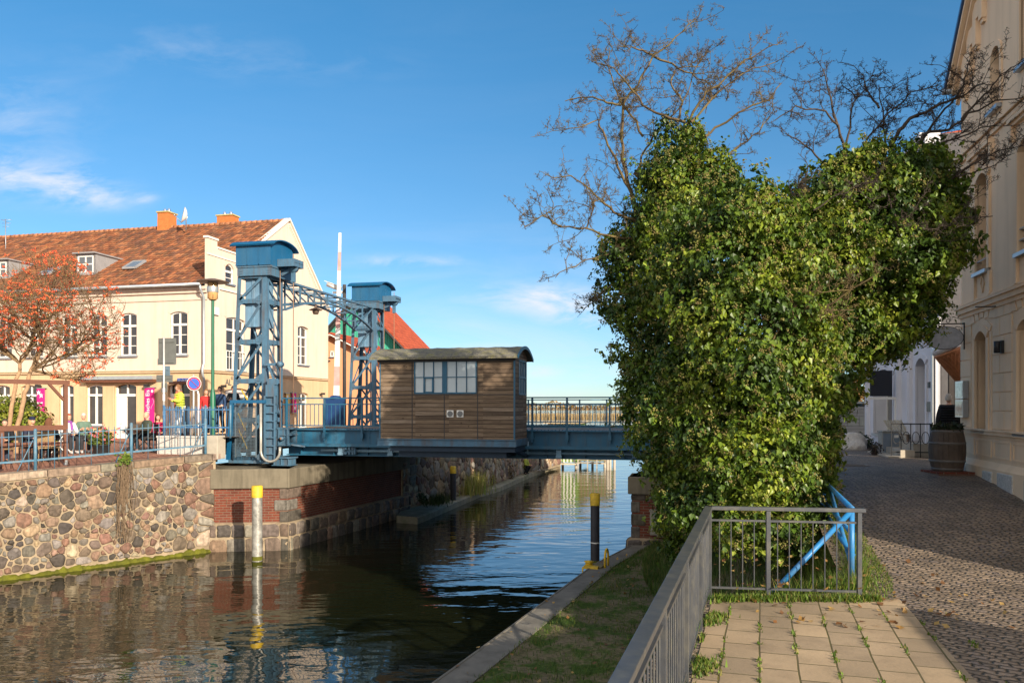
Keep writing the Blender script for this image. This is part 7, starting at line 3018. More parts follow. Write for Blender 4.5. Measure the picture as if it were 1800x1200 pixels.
def ivy_tree(name, label, base, blobs, nleaf, nflower, limbs, trunk_pts, seed, size, ylim, twm, top=None, hang=0, ds=1):
    """blobs: (px, py, Y, rx px, ry px, depth ratio) placed in the volume of the crown"""
    rg = random.Random(seed)
    t = thing(name, label, 'tree', base)
    B = []
    dshift = lambda px: 3.0 * smooth((1330 - px) / 190) if ds else 0.0
    for px, py, Y, rx, ry, dr in blobs:
        Y += dshift(px)
        c = at(px, py, Y) - base
        k = Y / 1400
        B.append((np.array(c), np.array([rx * k, (rx + ry) / 2 * k * dr, ry * k])))
    # shoots bulge out of the mass in clumps, with shade between them
    big = list(B)
    B = [(c, r * .93) for c, r in big]
    for c, r in big:
        for _ in range(9):
            d = np.array([rg.gauss(0, 1), rg.gauss(-.5, .9), rg.gauss(.1, 1)])
            d /= np.linalg.norm(d)
            f = rg.uniform(.26, .46)
            B.append((c + d * r * rg.uniform(.72, .98), np.full(3, r.min() * f)))
    area = np.array([r[0] * r[2] for c, r in B])
    area /= area.sum()
    P, NR = [], []
    for (c, r), f in zip(B, area):
        n = int(nleaf * f)
        d = rng.normal(size=(n, 3))
        d /= np.linalg.norm(d, axis=1, keepdims=True)
        # lumpy radius so that the outline is uneven
        lump = 1 + .10 * np.sin(d[:, 0] * 5 + c[0] * 3) * np.sin(d[:, 2] * 6 + c[2] * 2) + .07 * np.sin(d[:, 0] * 13 + d[:, 2] * 11 + d[:, 1] * 9)
        rad = lump * (1 - .30 * rng.uniform(0, 1, n) ** 1.8) + rng.normal(0, .035, n)
        # tufts of shoots standing proud of the surface
        p = c + d * r * rad[:, None]
        P.append(p)
        NR.append(d / r)
    core_p, core_n = [], []
    for c, r in big:
        n = int(nleaf * .34 * r[0] * r[2] / sum(b_[1][0] * b_[1][2] for b_ in big))
        d = rng.normal(size=(n, 3))
        d /= np.linalg.norm(d, axis=1, keepdims=True)
        core_p.append(c + d * r * (.35 + .42 * rng.uniform(0, 1, (n, 1))))
        core_n.append(d)
    P, NR = np.concatenate(P), np.concatenate(NR)
    inside = np.zeros(len(P), bool)
    for c, r in B:
        q = (P - c) / r
        inside |= ((q ** 2).sum(1) < .46)
    keep = ~inside
    P, NR = P[keep], NR[keep]
    # gaps: thin the leaves out where a coarse noise is low
    s = np.sin(P[:, 0] * 4.3 + 1.7 * np.sin(P[:, 2] * 2.9)) + np.sin(P[:, 2] * 5.1 + 1.3 * np.sin(P[:, 1] * 3.7)) + np.sin(P[:, 0] * 9.1 + P[:, 2] * 7.7)
    keep = rng.uniform(-2.3, 3.0, len(P)) < s + 1.75
    P, NR = P[keep], NR[keep]
    # ragged shoots standing out from the surface and strands hanging from it
    outer = np.ones(len(P), bool)
    for c, r in big:
        outer &= ((((P - c) / r) ** 2).sum(1) > .80)
    oi = np.nonzero(outer)[0]
    sp_p, sp_n = [], []
    for i in rng.choice(oi, 900 if ds else 420):
        d = NR[i] / np.linalg.norm(NR[i])
        hang_ = rng.random() < .35
        dd = np.array([d[0] * .5, d[1] * .5, -1.0]) if hang_ else d + rng.normal(0, .45, 3) + [0, 0, .25]
        dd /= np.linalg.norm(dd)
        L_ = rng.uniform(.12, .34)
        m = rng.integers(7, 16)
        f = rng.uniform(0, 1, m)
        sp_p.append(P[i] + dd * (L_ * f)[:, None] + rng.normal(0, .035, (m, 3)))
        sp_n.append(np.tile(d, (m, 1)))
    P, NR = np.concatenate([P] + sp_p + core_p), np.concatenate([NR] + sp_n + core_n)
    NR /= np.linalg.norm(NR, axis=1, keepdims=True)
    n = len(P)
    tip = np.stack([rng.normal(0, .45, n), rng.normal(0, .45, n), np.full(n, -1.0)], 1)
    nr = NR * .9 + rng.normal(0, .55, (n, 3)) + np.array([0, 0, .35])
    ax = frames_from_normals(nr, tip)
    pal = np.array([(.034, .066, .010), (.060, .108, .012), (.115, .172, .016), (.180, .235, .020), (.24, .28, .028), (.30, .32, .05)])
    # lighter and darker clumps: sunlit and shaded contrast put into leaf colour
    cl = np.clip(.5 + .35 * np.sin(P[:, 0] * 3.1 + 2 * np.sin(P[:, 2] * 2.2)) * np.sin(P[:, 2] * 3.7 + P[:, 1]), 0, 1)
    ci = np.clip((cl * 5.9 * rng.uniform(.3, 1.1, n)).astype(int), 0, 5)
    col = pal[ci] * rng.uniform(.75, 1.25, (n, 1))
    sz = size * rng.uniform(.45, 1.4, n)
    scatter('foliage', SIMPLE_V, SIMPLE_F, P, ax, sz, M['leaf'], t, col)
    # flower umbels
    if nflower:
        idx = rng.choice(n, nflower, replace=False)
        up = NR[idx] + np.array([0, -.2, .5])
        cen = P[idx] + NR[idx] * .07
        k = 9
        pp = np.repeat(cen, k, 0) + rng.normal(0, .026, (nflower * k, 3))
        nr = rng.normal(size=(nflower * k, 3))
        ax2 = frames_from_normals(nr, rng.normal(size=(nflower * k, 3)))
        fc = np.array([(.24, .23, .06), (.28, .25, .07), (.19, .20, .04), (.24, .18, .07)])[rng.integers(0, 4, nflower * k)] * rng.uniform(.8, 1.2, (nflower * k, 1))
        oct_v = [(1, 0, 0), (-1, 0, 0), (0, 1, 0), (0, -1, 0), (0, 0, 1), (0, 0, -1)]
        oct_f = [(0, 2, 4), (2, 1, 4), (1, 3, 4), (3, 0, 4), (2, 0, 5), (1, 2, 5), (3, 1, 5), (0, 3, 5)]
        scatter('flower_umbels', oct_v, oct_f, pp, ax2, rng.uniform(.010, .020, nflower * k), M['matleaf'], t, fc)
    # trunk
    g = MB()
    tp = [at(px, py, Y + dshift(px)) - base for px, py, Y in trunk_pts]
    tp = [Vector((0, 0, -.3))] + tp
    kk = len(tp)
    g.tube(wiggle(tp, .03, rg, 3), [.30 - .22 * i / (3 * (kk - 1)) for i in range(3 * (kk - 1) + 1)], 10)
    g.build('trunk', M['bark'], t, fix=False)
    # bare limbs above the ivy
    g = MB()
    for lm in limbs:
        r0, Y0, Y1, pix = lm
        r0 *= .9
        Y0 += dshift(pix[0][0])
        Y1 += dshift(pix[0][0])
        pts = []
        for i, (px, py) in enumerate(pix):
            f = i / (len(pix) - 1)
            pts.append(at(px, py, Y0 + (Y1 - Y0) * f + rg.gauss(0, .05)) - base)
        w_ = wiggle(pts, .035, rg, 3)
        branch_mesh(g, w_, r0, .008, 6)
        a = max(1, len(w_) // 5)
        twigs(g, w_[a:], rg, 6.0, .60, .0080, .5, 2)
    g.build('bare_branches', twm, t, fix=False)
    return t


rg0 = random.Random(31)
YL = 12.6
lb = [(1190, 292, 12.9, 58, 76, 1), (1205, 355, 12.8, 95, 80, 1), (1165, 410, 12.8, 92, 80, 1), (1320, 395, 12.4, 92, 82, 1), (1140, 470, 13.0, 92, 90, 1), (1275, 470, 12.2, 150, 110, .9),
      (1395, 470, 12.4, 60, 95, 1), (1170, 575, 12.9, 98, 105, .9), (1320, 590, 12.1, 140, 120, .85), (1425, 585, 12.6, 45, 90, 1), (1155, 690, 12.8, 76, 90, 1), (1260, 705, 12.1, 125, 105, .85),
      (1385, 690, 12.4, 78, 100, .9), (1225, 800, 12.0, 105, 95, .85), (1345, 815, 12.0, 100, 90, .85), (1425, 800, 12.8, 48, 85, 1), (1290, 885, 12.0, 135, 62, .8), (1190, 885, 12.3, 42, 66, 1),
      (1184, 950, 12.2, 16, 42, 1), (1400, 900, 12.6, 50, 50, 1), (1340, 940, 11.6, 90, 45, .8)]
lbase = at(1310, 700, 12.9)
lbase.z = 2.35
lim = [
    (.055, 12.6, 12.4, [(1135, 470), (1128, 420), (1118, 385), (1110, 340), (1098, 300), (1093, 240), (1092, 185), (1117, 150), (1150, 100), (1187, 67), (1223, 34)]),
    (.035, 12.5, 12.1, [(1117, 360), (1100, 320), (1080, 280), (1063, 240), (1053, 212), (1027, 221), (992, 229)]),
    (.026, 12.5, 12.8, [(1092, 185), (1067, 180), (1045, 172), (1020, 170), (993, 178)]),
    (.028, 12.6, 13.2, [(1130, 240), (1110, 205), (1092, 183), (1080, 150), (1070, 120), (1071, 84)]),
    (.030, 12.7, 12.3, [(1207, 220), (1225, 190), (1240, 163), (1270, 143), (1300, 113), (1330, 95), (1360, 79)]),
    (.026, 12.7, 13.2, [(1215, 215), (1245, 180), (1275, 150), (1320, 122), (1367, 108)]),
    (.024, 12.7, 12.2, [(1150, 100), (1130, 88), (1110, 84), (1098, 83)]),
    (.024, 12.7, 13.0, [(1150, 100), (1180, 115), (1215, 128), (1250, 150), (1240, 200)]),
    (.030, 12.9, 13.1, [(1205, 215), (1165, 205), (1130, 185), (1105, 150), (1080, 120), (1045, 110)]),
    (.026, 12.6, 12.2, [(1240, 240), (1267, 220), (1297, 200), (1320, 187), (1353, 177), (1362, 160), (1373, 147)]),
    (.034, 12.1, 11.7, [(1128, 360), (1165, 342), (1207, 333), (1240, 303), (1270, 278), (1303, 255), (1335, 232), (1362, 190)]),
    (.034, 12.3, 11.8, [(1130, 400), (1113, 385), (1080, 374), (1053, 347), (1030, 327), (1003, 310), (972, 313)]),
    (.030, 12.3, 11.9, [(1128, 425), (1095, 418), (1067, 413), (1030, 403), (987, 397), (953, 381), (922, 399)]),
    (.018, 11.9, 11.8, [(1030, 403), (1036, 385), (1042, 365), (1048, 345)]),
    (.016, 11.9, 11.6, [(987, 397), (970, 390), (960, 375), (988, 362)]),
    (.022, 12.3, 12.0, [(1140, 430), (1113, 437), (1067, 447), (1033, 457), (1000, 470), (976, 488)]),
    (.014, 12.4, 12.2, [(1075, 500), (1058, 515), (1043, 530), (1025, 545)]),
    (.018, 11.4, 11.2, [(1215, 480), (1212, 510), (1203, 540), (1195, 560), (1192, 580)]),
    (.020, 11.6, 11.3, [(1440, 545), (1480, 520), (1510, 500), (1530, 490)]),
    (.018, 11.6, 11.2, [(1350, 620), (1380, 570), (1420, 545), (1500, 545)]),
    (.024, 12.6, 12.9, [(1120, 300), (1135, 260), (1160, 225), (1195, 190), (1215, 150), (1235, 95)]),
    (.026, 12.9, 13.1, [(1190, 215), (1200, 180), (1180, 150), (1185, 120), (1230, 118)]),
]
ivy_tree('ivy_clad_tree', 'tall dead tree thickly clad in sunlit flowering ivy with bare branches on top', lbase, lb, 125000, 5200, lim,
         [(1300, 800, 12.9), (1270, 600, 12.8), (1200, 430, 12.8), (1150, 330, 12.7), (1118, 300, 12.6)], 41, .070, None, M['twig'])

rb = [(1560, 318, 14.0, 130, 62, 1), (1470, 350, 14.0, 95, 72, 1), (1622, 372, 14.2, 68, 82, 1), (1560, 420, 13.7, 130, 100, .9), (1634, 452, 14.2, 50, 74, 1), (1480, 470, 13.8, 110, 100, .9),
      (1568, 515, 13.9, 88, 76, .9), (1500, 580, 14.0, 110, 80, .9), (1548, 582, 14.1, 58, 48, 1), (1440, 640, 13.8, 66, 110, .9), (1430, 760, 13.6, 42, 100, .9), (1420, 850, 13.4, 38, 70, 1), (1395, 430, 13.9, 40, 110, 1)]
rbase = at(1432, 800, 13.7)
rbase.z = 2.75
rim = [
    (.050, 14.0, 13.6, [(1555, 300), (1567, 262), (1580, 230), (1600, 210), (1640, 190), (1683, 170), (1697, 140), (1706, 103)]),
    (.045, 14.0, 13.3, [(1590, 300), (1610, 262), (1623, 238), (1667, 227), (1703, 203), (1750, 178), (1798, 172)]),
    (.024, 13.6, 13.2, [(1690, 210), (1715, 180), (1737, 160), (1760, 130), (1784, 117)]),
    (.028, 14.0, 14.2, [(1560, 290), (1558, 250), (1553, 210), (1545, 150)]),
    (.032, 14.0, 13.8, [(1490, 300), (1487, 263), (1473, 223), (1450, 197), (1397, 187), (1362, 212)]),
    (.024, 14.0, 14.3, [(1487, 263), (1492, 225), (1507, 170), (1480, 150)]),
    (.024, 14.0, 14.1, [(1473, 223), (1462, 190), (1457, 160), (1446, 121)]),
    (.024, 14.0, 14.3, [(1545, 190), (1530, 170), (1517, 130)]),
    (.030, 13.6, 13.0, [(1640, 340), (1677, 310), (1710, 287), (1753, 267), (1799, 256)]),
    (.020, 13.5, 13.1, [(1680, 310), (1710, 305), (1735, 295), (1752, 290)]),
    (.030, 14.0, 13.8, [(1600, 270), (1640, 220), (1660, 190), (1690, 170), (1720, 150), (1745, 148)]),
    (.022, 14.1, 13.9, [(1510, 290), (1530, 240), (1560, 200), (1600, 165), (1650, 150)]),
    (.022, 14.1, 14.3, [(1450, 290), (1425, 265), (1400, 245), (1380, 235)]),
    (.022, 13.5, 13.3, [(1400, 420), (1385, 380), (1395, 340), (1410, 325), (1420, 300)]),
    (.024, 13.9, 13.6, [(1620, 290), (1650, 255), (1690, 240), (1725, 225), (1760, 215)]),
    (.016, 13.1, 12.8, [(1560, 340), (1572, 380), (1580, 420), (1595, 430)]),
    (.016, 13.0, 12.6, [(1600, 440), (1640, 420), (1680, 385), (1745, 380)]),
    (.016, 13.0, 12.7, [(1430, 370), (1460, 350), (1500, 330), (1540, 320)]),
]
ivy_tree('ivy_clad_tree', 'spreading ivy clad tree leaning over the street near the tan house with dark twigs', rbase, rb, 84000, 2300, rim,
         [(1440, 640, 13.7), (1470, 520, 13.8), (1520, 400, 13.9), (1555, 300, 14.0)], 57, .074, None, M['twigdark'], ds=0)

# ivy hanging in front of the right abutment
hb = at(1190, 850, 12.2)


# ---------------------------------------------------------------- rowan on the terrace
def rowan():
    base = at(22, 800, 25.5)
    base.z = 2.72
    rg = random.Random(19)
    t = thing('rowan_tree', 'rowan with two pale trunks and orange red berries on the terrace at the left', 'tree', base)
    k = 25.5 / 1400
    forks = []
    for (pix, r_) in (([(15, 760), (18, 720), (25, 680), (38, 640), (60, 600)], .075), ([(28, 765), (38, 715), (48, 680), (55, 650), (75, 610)], .08)):
        g = MB()
        pts = [at(px, py, 25.5) - base for px, py in pix]
        pts = [Vector((pts[0].x, 0, -.1))] + pts
        w_ = wiggle(pts, .03, rg, 3)
        g.tube(w_, [r_ - .03 * i / len(w_) for i in range(len(w_))], 10)
        g.build('trunk', M['barkpale'], t, fix=False)
        forks.append((w_[-1], w_[-4]))
    c = at(62, 560, 25.5) - base
    rx, rz, ry = 152 * k, 120 * k, 2.3
    g = MB()
    tips = []
    def inside(p):
        return ((p.x - c.x) / rx) ** 2 + (p.y / ry) ** 2 + ((p.z - c.z) / rz) ** 2
    def grow(p, d, L, r, lev):
        n_ = 5
        q = [p]
        for i in range(n_):
            d = (d + Vector((rg.gauss(0, .17), rg.gauss(0, .17), rg.gauss(.03, .15)))).normalized()
            np_ = q[-1] + d * L / n_
            if inside(np_) > 1.05:
                break
            q.append(np_)
        if len(q) < 2:
            tips.append(p)
            return
        branch_mesh(g, q, r, r * .55, 5 if lev < 2 else 3)
        if lev >= 3:
            tips.append(q[-1])
            if rg.random() < .6:
                tips.append(q[len(q) // 2])
            return
        m_ = [7, 6, 6][lev]
        for i in range(m_):
            f = rg.uniform(.25, 1)
            s = q[min(len(q) - 1, int(f * len(q)))]
            nd = (d * .9 + Vector((rg.gauss(0, .75), rg.gauss(0, .75), rg.gauss(.18, .5)))).normalized()
            grow(s, nd, L * rg.uniform(.5, .75), r * .52, lev + 1)
    for (e_, s_) in forks:
        for kx in range(6):
            d = Vector((rg.uniform(-.9, 1.2), rg.uniform(-.8, .8), rg.uniform(.1, 1))).normalized()
            grow(e_ if kx % 2 else s_, d, 1.9, .034, 0)
    # outward limbs to the right, low
    grow(forks[1][1], Vector((1, -.1, .12)).normalized(), 2.3, .05, 0)
    grow(forks[1][1], Vector((1, -.4, .35)).normalized(), 2.4, .05, 0)
    grow(forks[0][1], Vector((-.9, -.3, .5)).normalized(), 2.3, .05, 0)
    g.build('branches', plain('olive_brown_twigs', (.17, .11, .055), .85, var=.4, scale=8), t, fix=False)
    tips_a = np.array([tuple(p) for p in tips])
    if len(tips_a) > 1150:
        tips_a = tips_a[rng.choice(len(tips_a), 1150, replace=False)]
    nt_ = len(tips_a)
    # berries
    kb = 8
    sel = tips_a[rng.random(nt_) < .85]
    cen = np.repeat(sel, kb, 0) + rng.normal(0, .040, (len(sel) * kb, 3)) * [1, 1, .7] + [0, 0, -.03]
    bm = bmesh.new()
    bmesh.ops.create_icosphere(bm, subdivisions=1, radius=1)
    bv = [tuple(v.co) for v in bm.verts]
    bf = [tuple(v.index for v in f.verts) for f in bm.faces]
    bm.free()
    n = len(cen)
    colr = np.array([(.62, .085, .025), (.66, .13, .035), (.55, .06, .02), (.68, .18, .05)])[rng.integers(0, 4, n)] * rng.uniform(.8, 1.2, (n, 1))
    scatter('berries', bv, bf, cen, np.tile(np.eye(3), (n, 1, 1)), rng.uniform(.014, .024, n), M['berry'], t, colr, True)
    n = 1500
    lp = tips_a[rng.integers(0, nt_, n)] + rng.normal(0, .11, (n, 3))
    ax = frames_from_normals(rng.normal(size=(n, 3)) + [0, -.3, .4], rng.normal(size=(n, 3)) + [0, 0, -.6])
    colr = np.array([(.42, .24, .05), (.45, .14, .04), (.30, .26, .06), (.36, .17, .06), (.20, .13, .05)])[rng.integers(0, 5, n)] * rng.uniform(.8, 1.2, (n, 1))
    scatter('leaves', [(-.3, 0, .04), (0, -.7, 0), (.3, 0, .04), (0, .8, -.05)], [(0, 1, 2, 3)], lp, ax, rng.uniform(.03, .06, n), M['matleaf'], t, colr)


rowan()

# yellow green bush on the terrace
q = at(40, 760, 28)
leaf_ball('yellow_green_bush', 'rounded yellow green bush behind the people on the terrace bench', 'bush', (q.x, q.y, 2.85),
          [(-.5, 0, .95, .75), (.3, -.1, 1.0, .75), (.75, 0, .6, .5), (-1.1, .1, .9, .7), (0, 0, 1.45, .55), (-.8, 0, 1.5, .5)], 5200, .085,
          [(.16, .20, .02), (.22, .25, .03), (.11, .15, .02), (.28, .27, .04)])

# plants on the ledge and the canal wall beyond the bridge
def ledge_grass(name, label, px, py, Y, n, h, spread, cols, cat='grass'):
    q = at(px, py, Y)
    q.z = .27
    pts = np.stack([rng.normal(q.x, spread, n), rng.normal(q.y, spread * 2.2, n), np.full(n, .26)], 1)
    hts = rng.uniform(.5, 1.1, n) * h
    an = rng.uniform(0, 6.28, n)
    z = np.stack([rng.normal(0, .15, n), rng.normal(0, .15, n), np.ones(n)], 1) * hts[:, None]
    y = np.stack([np.cos(an), np.sin(an), np.zeros(n)], 1) * (hts * .45)[:, None]
    x = np.stack([-np.sin(an), np.cos(an), np.zeros(n)], 1) * .03
    t = thing(name, label, cat, q)
    scatter('blades', BLV, BLF, pts - np.array(q), np.stack([x, y, z], 1), np.ones(n), M['matleaf'], t, np.array(cols)[rng.integers(0, len(cols), n)] * rng.uniform(.75, 1.25, (n, 1)))


ledge_grass('grass_clump', 'tall yellow grass clump on the canal ledge behind the dark pile', 828, 868, 38.6, 900, 1.15, .33, [(.30, .27, .06), (.22, .26, .05), (.40, .32, .12)], 'grass clump')
ledge_grass('grass_clump', 'low green grass clump on the shaded canal ledge left of the dark pile', 765, 885, 34.5, 500, .5, .3, [(.06, .09, .02), (.05, .07, .02)], 'grass clump')
for px, py, Y, r_, l_, cl_ in ((868, 855, 41.6, .55, 'dry ochre shrub on the canal ledge right of the tall grass', [(.34, .24, .08), (.28, .22, .07), (.2, .17, .06)]),
                               (900, 850, 45.5, .6, 'brown dry shrub hanging against the canal wall in shade', [(.14, .09, .05), (.10, .075, .04), (.18, .12, .06)]),
                               (928, 838, 49, .4, 'small yellow green shrub near the end of the canal ledge', [(.22, .22, .05), (.15, .15, .04)]),
                               (745, 880, 33.3, .42, 'dark green shrub at the near end of the canal ledge', [(.035, .055, .015), (.05, .07, .02)])):
    q = at(px, py, Y)
    leaf_ball('ledge_shrub', l_, 'shrub', (q.x - .4, q.y, .27), [(0, 0, .45, r_ * .8), (.25, .2, .3, r_ * .6), (-.2, 0, .9, r_ * .7)], 900, .07, cl_, group=None)
# tuft at the head of the dead creeper and small weeds on the coping
crp = cr.location
n = 130
pos = rng.normal(0, .085, (n, 3)) + np.array([.03, -.03, -.02])
ax = frames_from_normals(rng.normal(size=(n, 3)) + [0, -.6, .4], rng.normal(size=(n, 3)))
scatter('green_tuft', SIMPLE_V, SIMPLE_F, pos, ax, rng.uniform(.05, .1, n), M['leaf'], cr, np.array([(.10, .17, .02), (.15, .2, .03)])[rng.integers(0, 2, n)])
# bramble of dry stems where the wall meets the abutment
q = onz(400, 935, .5)
br_ = thing('dry_bramble', 'tangle of dry bramble stems against the left brick abutment', 'plant', (q.x, q.y - .1, 0))
g = MB()
rg = random.Random(4)
for k in range(60):
    p = Vector((rg.uniform(-.25, .1), rg.uniform(-.05, .1), rg.uniform(.9, 2.0) if rg.random() < .6 else rg.uniform(.3, .9)))
    d = Vector((rg.gauss(.25, .3), rg.gauss(-.05, .15), rg.uniform(-1, .1))).normalized()
    pts = [p]
    for i in range(5):
        d = (d + Vector((rg.gauss(0, .2), rg.gauss(0, .1), rg.gauss(-.12, .15)))).normalized()
        pts.append(pts[-1] + d * .13)
    g.tube(pts, .007, 4, False)
g.build('stems', plain('bramble_stems', (.26, .16, .09), .9, var=.4), br_, fix=False)

# ================================================================== FENCES, SIGNS, TERRACE
def s_for(px, off):
    best = min((abs((lambda q: (q.x / q.y) * 1400 + 900)(WA + wd * s - wn * off) - px), s) for s in np.arange(4, WL + .3, .01))
    return best[1]


def wallpt(s, off, z=0.0):
    p = WA + wd * s - wn * off
    return Vector((p.x, p.y, wtop(min(s, WL)) + z))


OFF = .20
sp_ = [s_for(px, OFF) for px in (62, 231, 361)]
sp_ = [sp_[0] - (sp_[1] - sp_[0])] + sp_
pf_ = thing('picket_fence', 'pale blue chipped metal picket fence along the top of the field stone wall', 'fence', wallpt(sp_[1], OFF))
L0 = pf_.location.copy()
W_ = lambda s, z, o=OFF: wallpt(s, o, z) - L0
for s in sp_:
    g = MB()
    g.tube([W_(s, -.05), W_(s, 1.06)], .042, 10)
    g.sphere(W_(s, 1.06), .045, 8, 6)
    g.build('fence_post', M['fenceblue'], pf_)
for a, b_ in zip(sp_[:-1], sp_[1:]):
    g = MB()
    g.beam(W_(a, .92), W_(b_, .92), .03, .022)
    g.beam(W_(a, .27), W_(b_, .27), .045, .05)
    n = int(round((b_ - a) / .155))
    for k in range(1, n):
        s = a + (b_ - a) * k / n
        low = 0 if k % 6 == 3 else .25
        g.tube([W_(s, low), W_(s, 1.0), W_(s, 1.045)], [.011, .011, .004], 6)
    g.tube([W_(a + .06, .75), W_(a + .5, .02)], .012, 6) if False else None
    g.tube([W_(b_ - .06, .80), W_(b_ - .42, .02)], .013, 6)
    g.build('picket_panel', M['fenceblue'], pf_)
# railing on the raised street
f2 = thing('street_railing', 'blue picket railing on the raised street above the granite blocks', 'railing', FB.w(-10.85, -1.88, 3.46), ANG)
g = MB()
L2 = 2.35
g.box(0, L2, -.015, .015, .84, .875)
g.box(0, L2, -.018, .018, .28, .33)
x = .05
while x < L2:
    g.tube([(x, 0, .05), (x, 0, .92), (x, 0, .97)], [.011, .011, .004], 6)
    x += .135
g.build('picket_panel', M['fencedeep'], f2)
for x in (0, .02 + L2 * .62, L2):
    g = MB()
    g.tube([(x, 0, -.02), (x, 0, 1.0)], .03, 8)
    g.build('fence_post', M['fenceblue'] if x > .5 else M['fencedeep'], f2)
g = MB()
g.box(-.012, .012, 0, 3.0, .84, .87)
g.box(-.012, .012, 0, 3.0, .28, .32)
for y in np.arange(.15, 3, .14):
    g.tube([(0, y, .05), (0, y, .95)], .011, 6)
g.build('side_panel', M['fencedeep'], f2)

# traffic sign assembly seen from behind
q = FB.w(U(288, -1.7), -1.7, 3.46)
sg = thing('traffic_sign', 'pale pole with grey sign backs facing away on the raised street', 'sign', q, ANG)
zz = lambda py: E - (py - 715) / 1400 * q.y - q.z
xx_ = lambda px: (px - 288) / 1400 * q.y
g = MB()
g.tube([(0, 0, 0), (0, 0, zz(592))], .034, 10)
g.build('pole', M['pole'], sg)
def plate(px0, px1, py0, py1, mat_, y=.04, name='sign_plate'):
    g = MB()
    g.box(xx_(px0), xx_(px1), y, y + .012, zz(py1), zz(py0))
    g.box(xx_(px0) + .05, xx_(px1) - .05, y - .018, y, zz(py0) - .14, zz(py0) - .10)
    g.build(name, mat_, sg, bevel=.012)


plate(275, 311, 594, 640, M['signgrey'])
plate(274, 310, 630, 641, M['signgrey'], .028)
plate(271, 304, 658.5, 671.5, M['signgrey'])
plate(281, 293, 672, 689, M['signgrey'])
plate(289, 299, 643, 660, plain('blue_grey_plate', (.10, .15, .19), .5), .03)
g = MB()
for (z0, z1, a) in ((zz(704), zz(692), .3), (zz(690), zz(682), -.2), (zz(730), zz(722), .1)):
    g.lathe([(.037, z0), (.037, z1)], 0, 0, 10, caps=False)
g.build('sticker', M['bannerwhite'], sg)
g = MB()
g.lathe([(.036, zz(765)), (.036, zz(712))], 0, 0, 10, caps=False)
g.build('blue_sleeve', M['fencedeep'], sg)
# no stopping sign
q = FB.w(U(341, -1.4), -1.4, 3.46)
ns = thing('no_stopping_sign', 'round blue and red no stopping sign on a pale pole by the granite block wall', 'sign', q, R(38))
zz = lambda py: E - (py - 715) / 1400 * q.y - q.z
g = MB()
g.tube([(0, .04, 0), (0, .04, zz(658))], .03, 8)
g.build('pole', M['pole'], ns)
def disc(r0, r1, y, mat_, name, zc):
    g = MB()
    n = 28
    P0_ = [(r0 * math.cos(t), y, zc + r0 * math.sin(t)) for t in np.linspace(0, 2 * math.pi, n, endpoint=False)]
    g.prism(P0_, (0, .006, 0))
    return g.build(name, mat_, ns)


zc0 = zz(674)
disc(.225, 0, .0, M['bannerwhite'], 'rim', zc0)
disc(.212, 0, -.004, M['red'], 'red_ring', zc0)
disc(.165, 0, -.008, M['signblue'], 'blue_field', zc0)
g = MB()
g.beam((-.125, -.012, zc0 + .125), (.125, -.012, zc0 - .125), .008, .045, (0, -1, 0))
g.build('red_bar', M['red'], ns)
q = FB.w(U(349, -1.0), -1.0, 3.46)
g = MB()
g.tube([(0, 0, 0), (0, 0, 1.35), (-.03, 0, 1.45), (-.12, 0, 1.5)], .03, 8)
tag(g.build('bent_pole', M['bannerwhite'], loc=q), 'short white bent pole behind the no stopping sign', 'pole')

# street lamp
q = FB.w(U(374, -1.25), -1.25, 3.46)
lp = thing('street_lamp', 'green lamp post with wide flat hood and amber lantern before the cream house', 'street lamp', q)
zz = lambda py: E - (py - 715) / 1400 * q.y - q.z
g = MB()
g.lathe([(.085, 0), (.085, zz(692)), (.06, zz(688)), (.052, zz(682)), (.048, zz(526))], 0, 0, 14)
g.build('post', M['lampgreen'], lp)
g = MB()
g.lathe([(.11, zz(527)), (.15, zz(524)), (.165, zz(513))], 0, 0, 16)
g.lathe([(.155, zz(504)), (.14, zz(496))], 0, 0, 16)
g.build('lantern_glass', M['lampglass'], lp)
g = MB()
g.lathe([(.17, zz(514)), (.175, zz(513)), (.175, zz(505)), (.17, zz(504))], 0, 0, 18)
g.build('lantern_band', M['pipe'], lp)
g = MB()
for k in range(4):
    a = k * math.pi / 2 + .4
    g.tube([(.15 * math.cos(a), .15 * math.sin(a), zz(525)), (.15 * math.cos(a), .15 * math.sin(a), zz(496))], .01, 5)
g.lathe([(.05, zz(527) - .03), (.12, zz(527))], 0, 0, 14)
g.build('lantern_cage', M['copper'], lp)
g = MB()
g.lathe([(.50, zz(496)), (.49, zz(495)), (.32, zz(492.5)), (.12, zz(490)), (.0, zz(489.5))], 0, 0, 28, caps=False)
g.lathe([(.50, zz(496)), (.15, zz(497.5)), (.0, zz(497.5))], 0, 0, 28, caps=False)
g.build('hood', M['copper'], lp, fix=False)

# pergola with rail boards on the terrace
s_p = s_for(115, 1.05)
pb = thing('pergola', 'brown timber pergola frame with rail boards at the edge of the terrace', 'pergola', wallpt(s_p, 1.05, -.0))
L1 = pb.location.copy()
PG = lambda s, o, z: wallpt(s, o, 0) * 1.0 - L1 + Vector((0, 0, z))
def PGz(s, o, z):
    v = WA + wd * s - wn * o - L1
    return Vector((v.x, v.y, z))


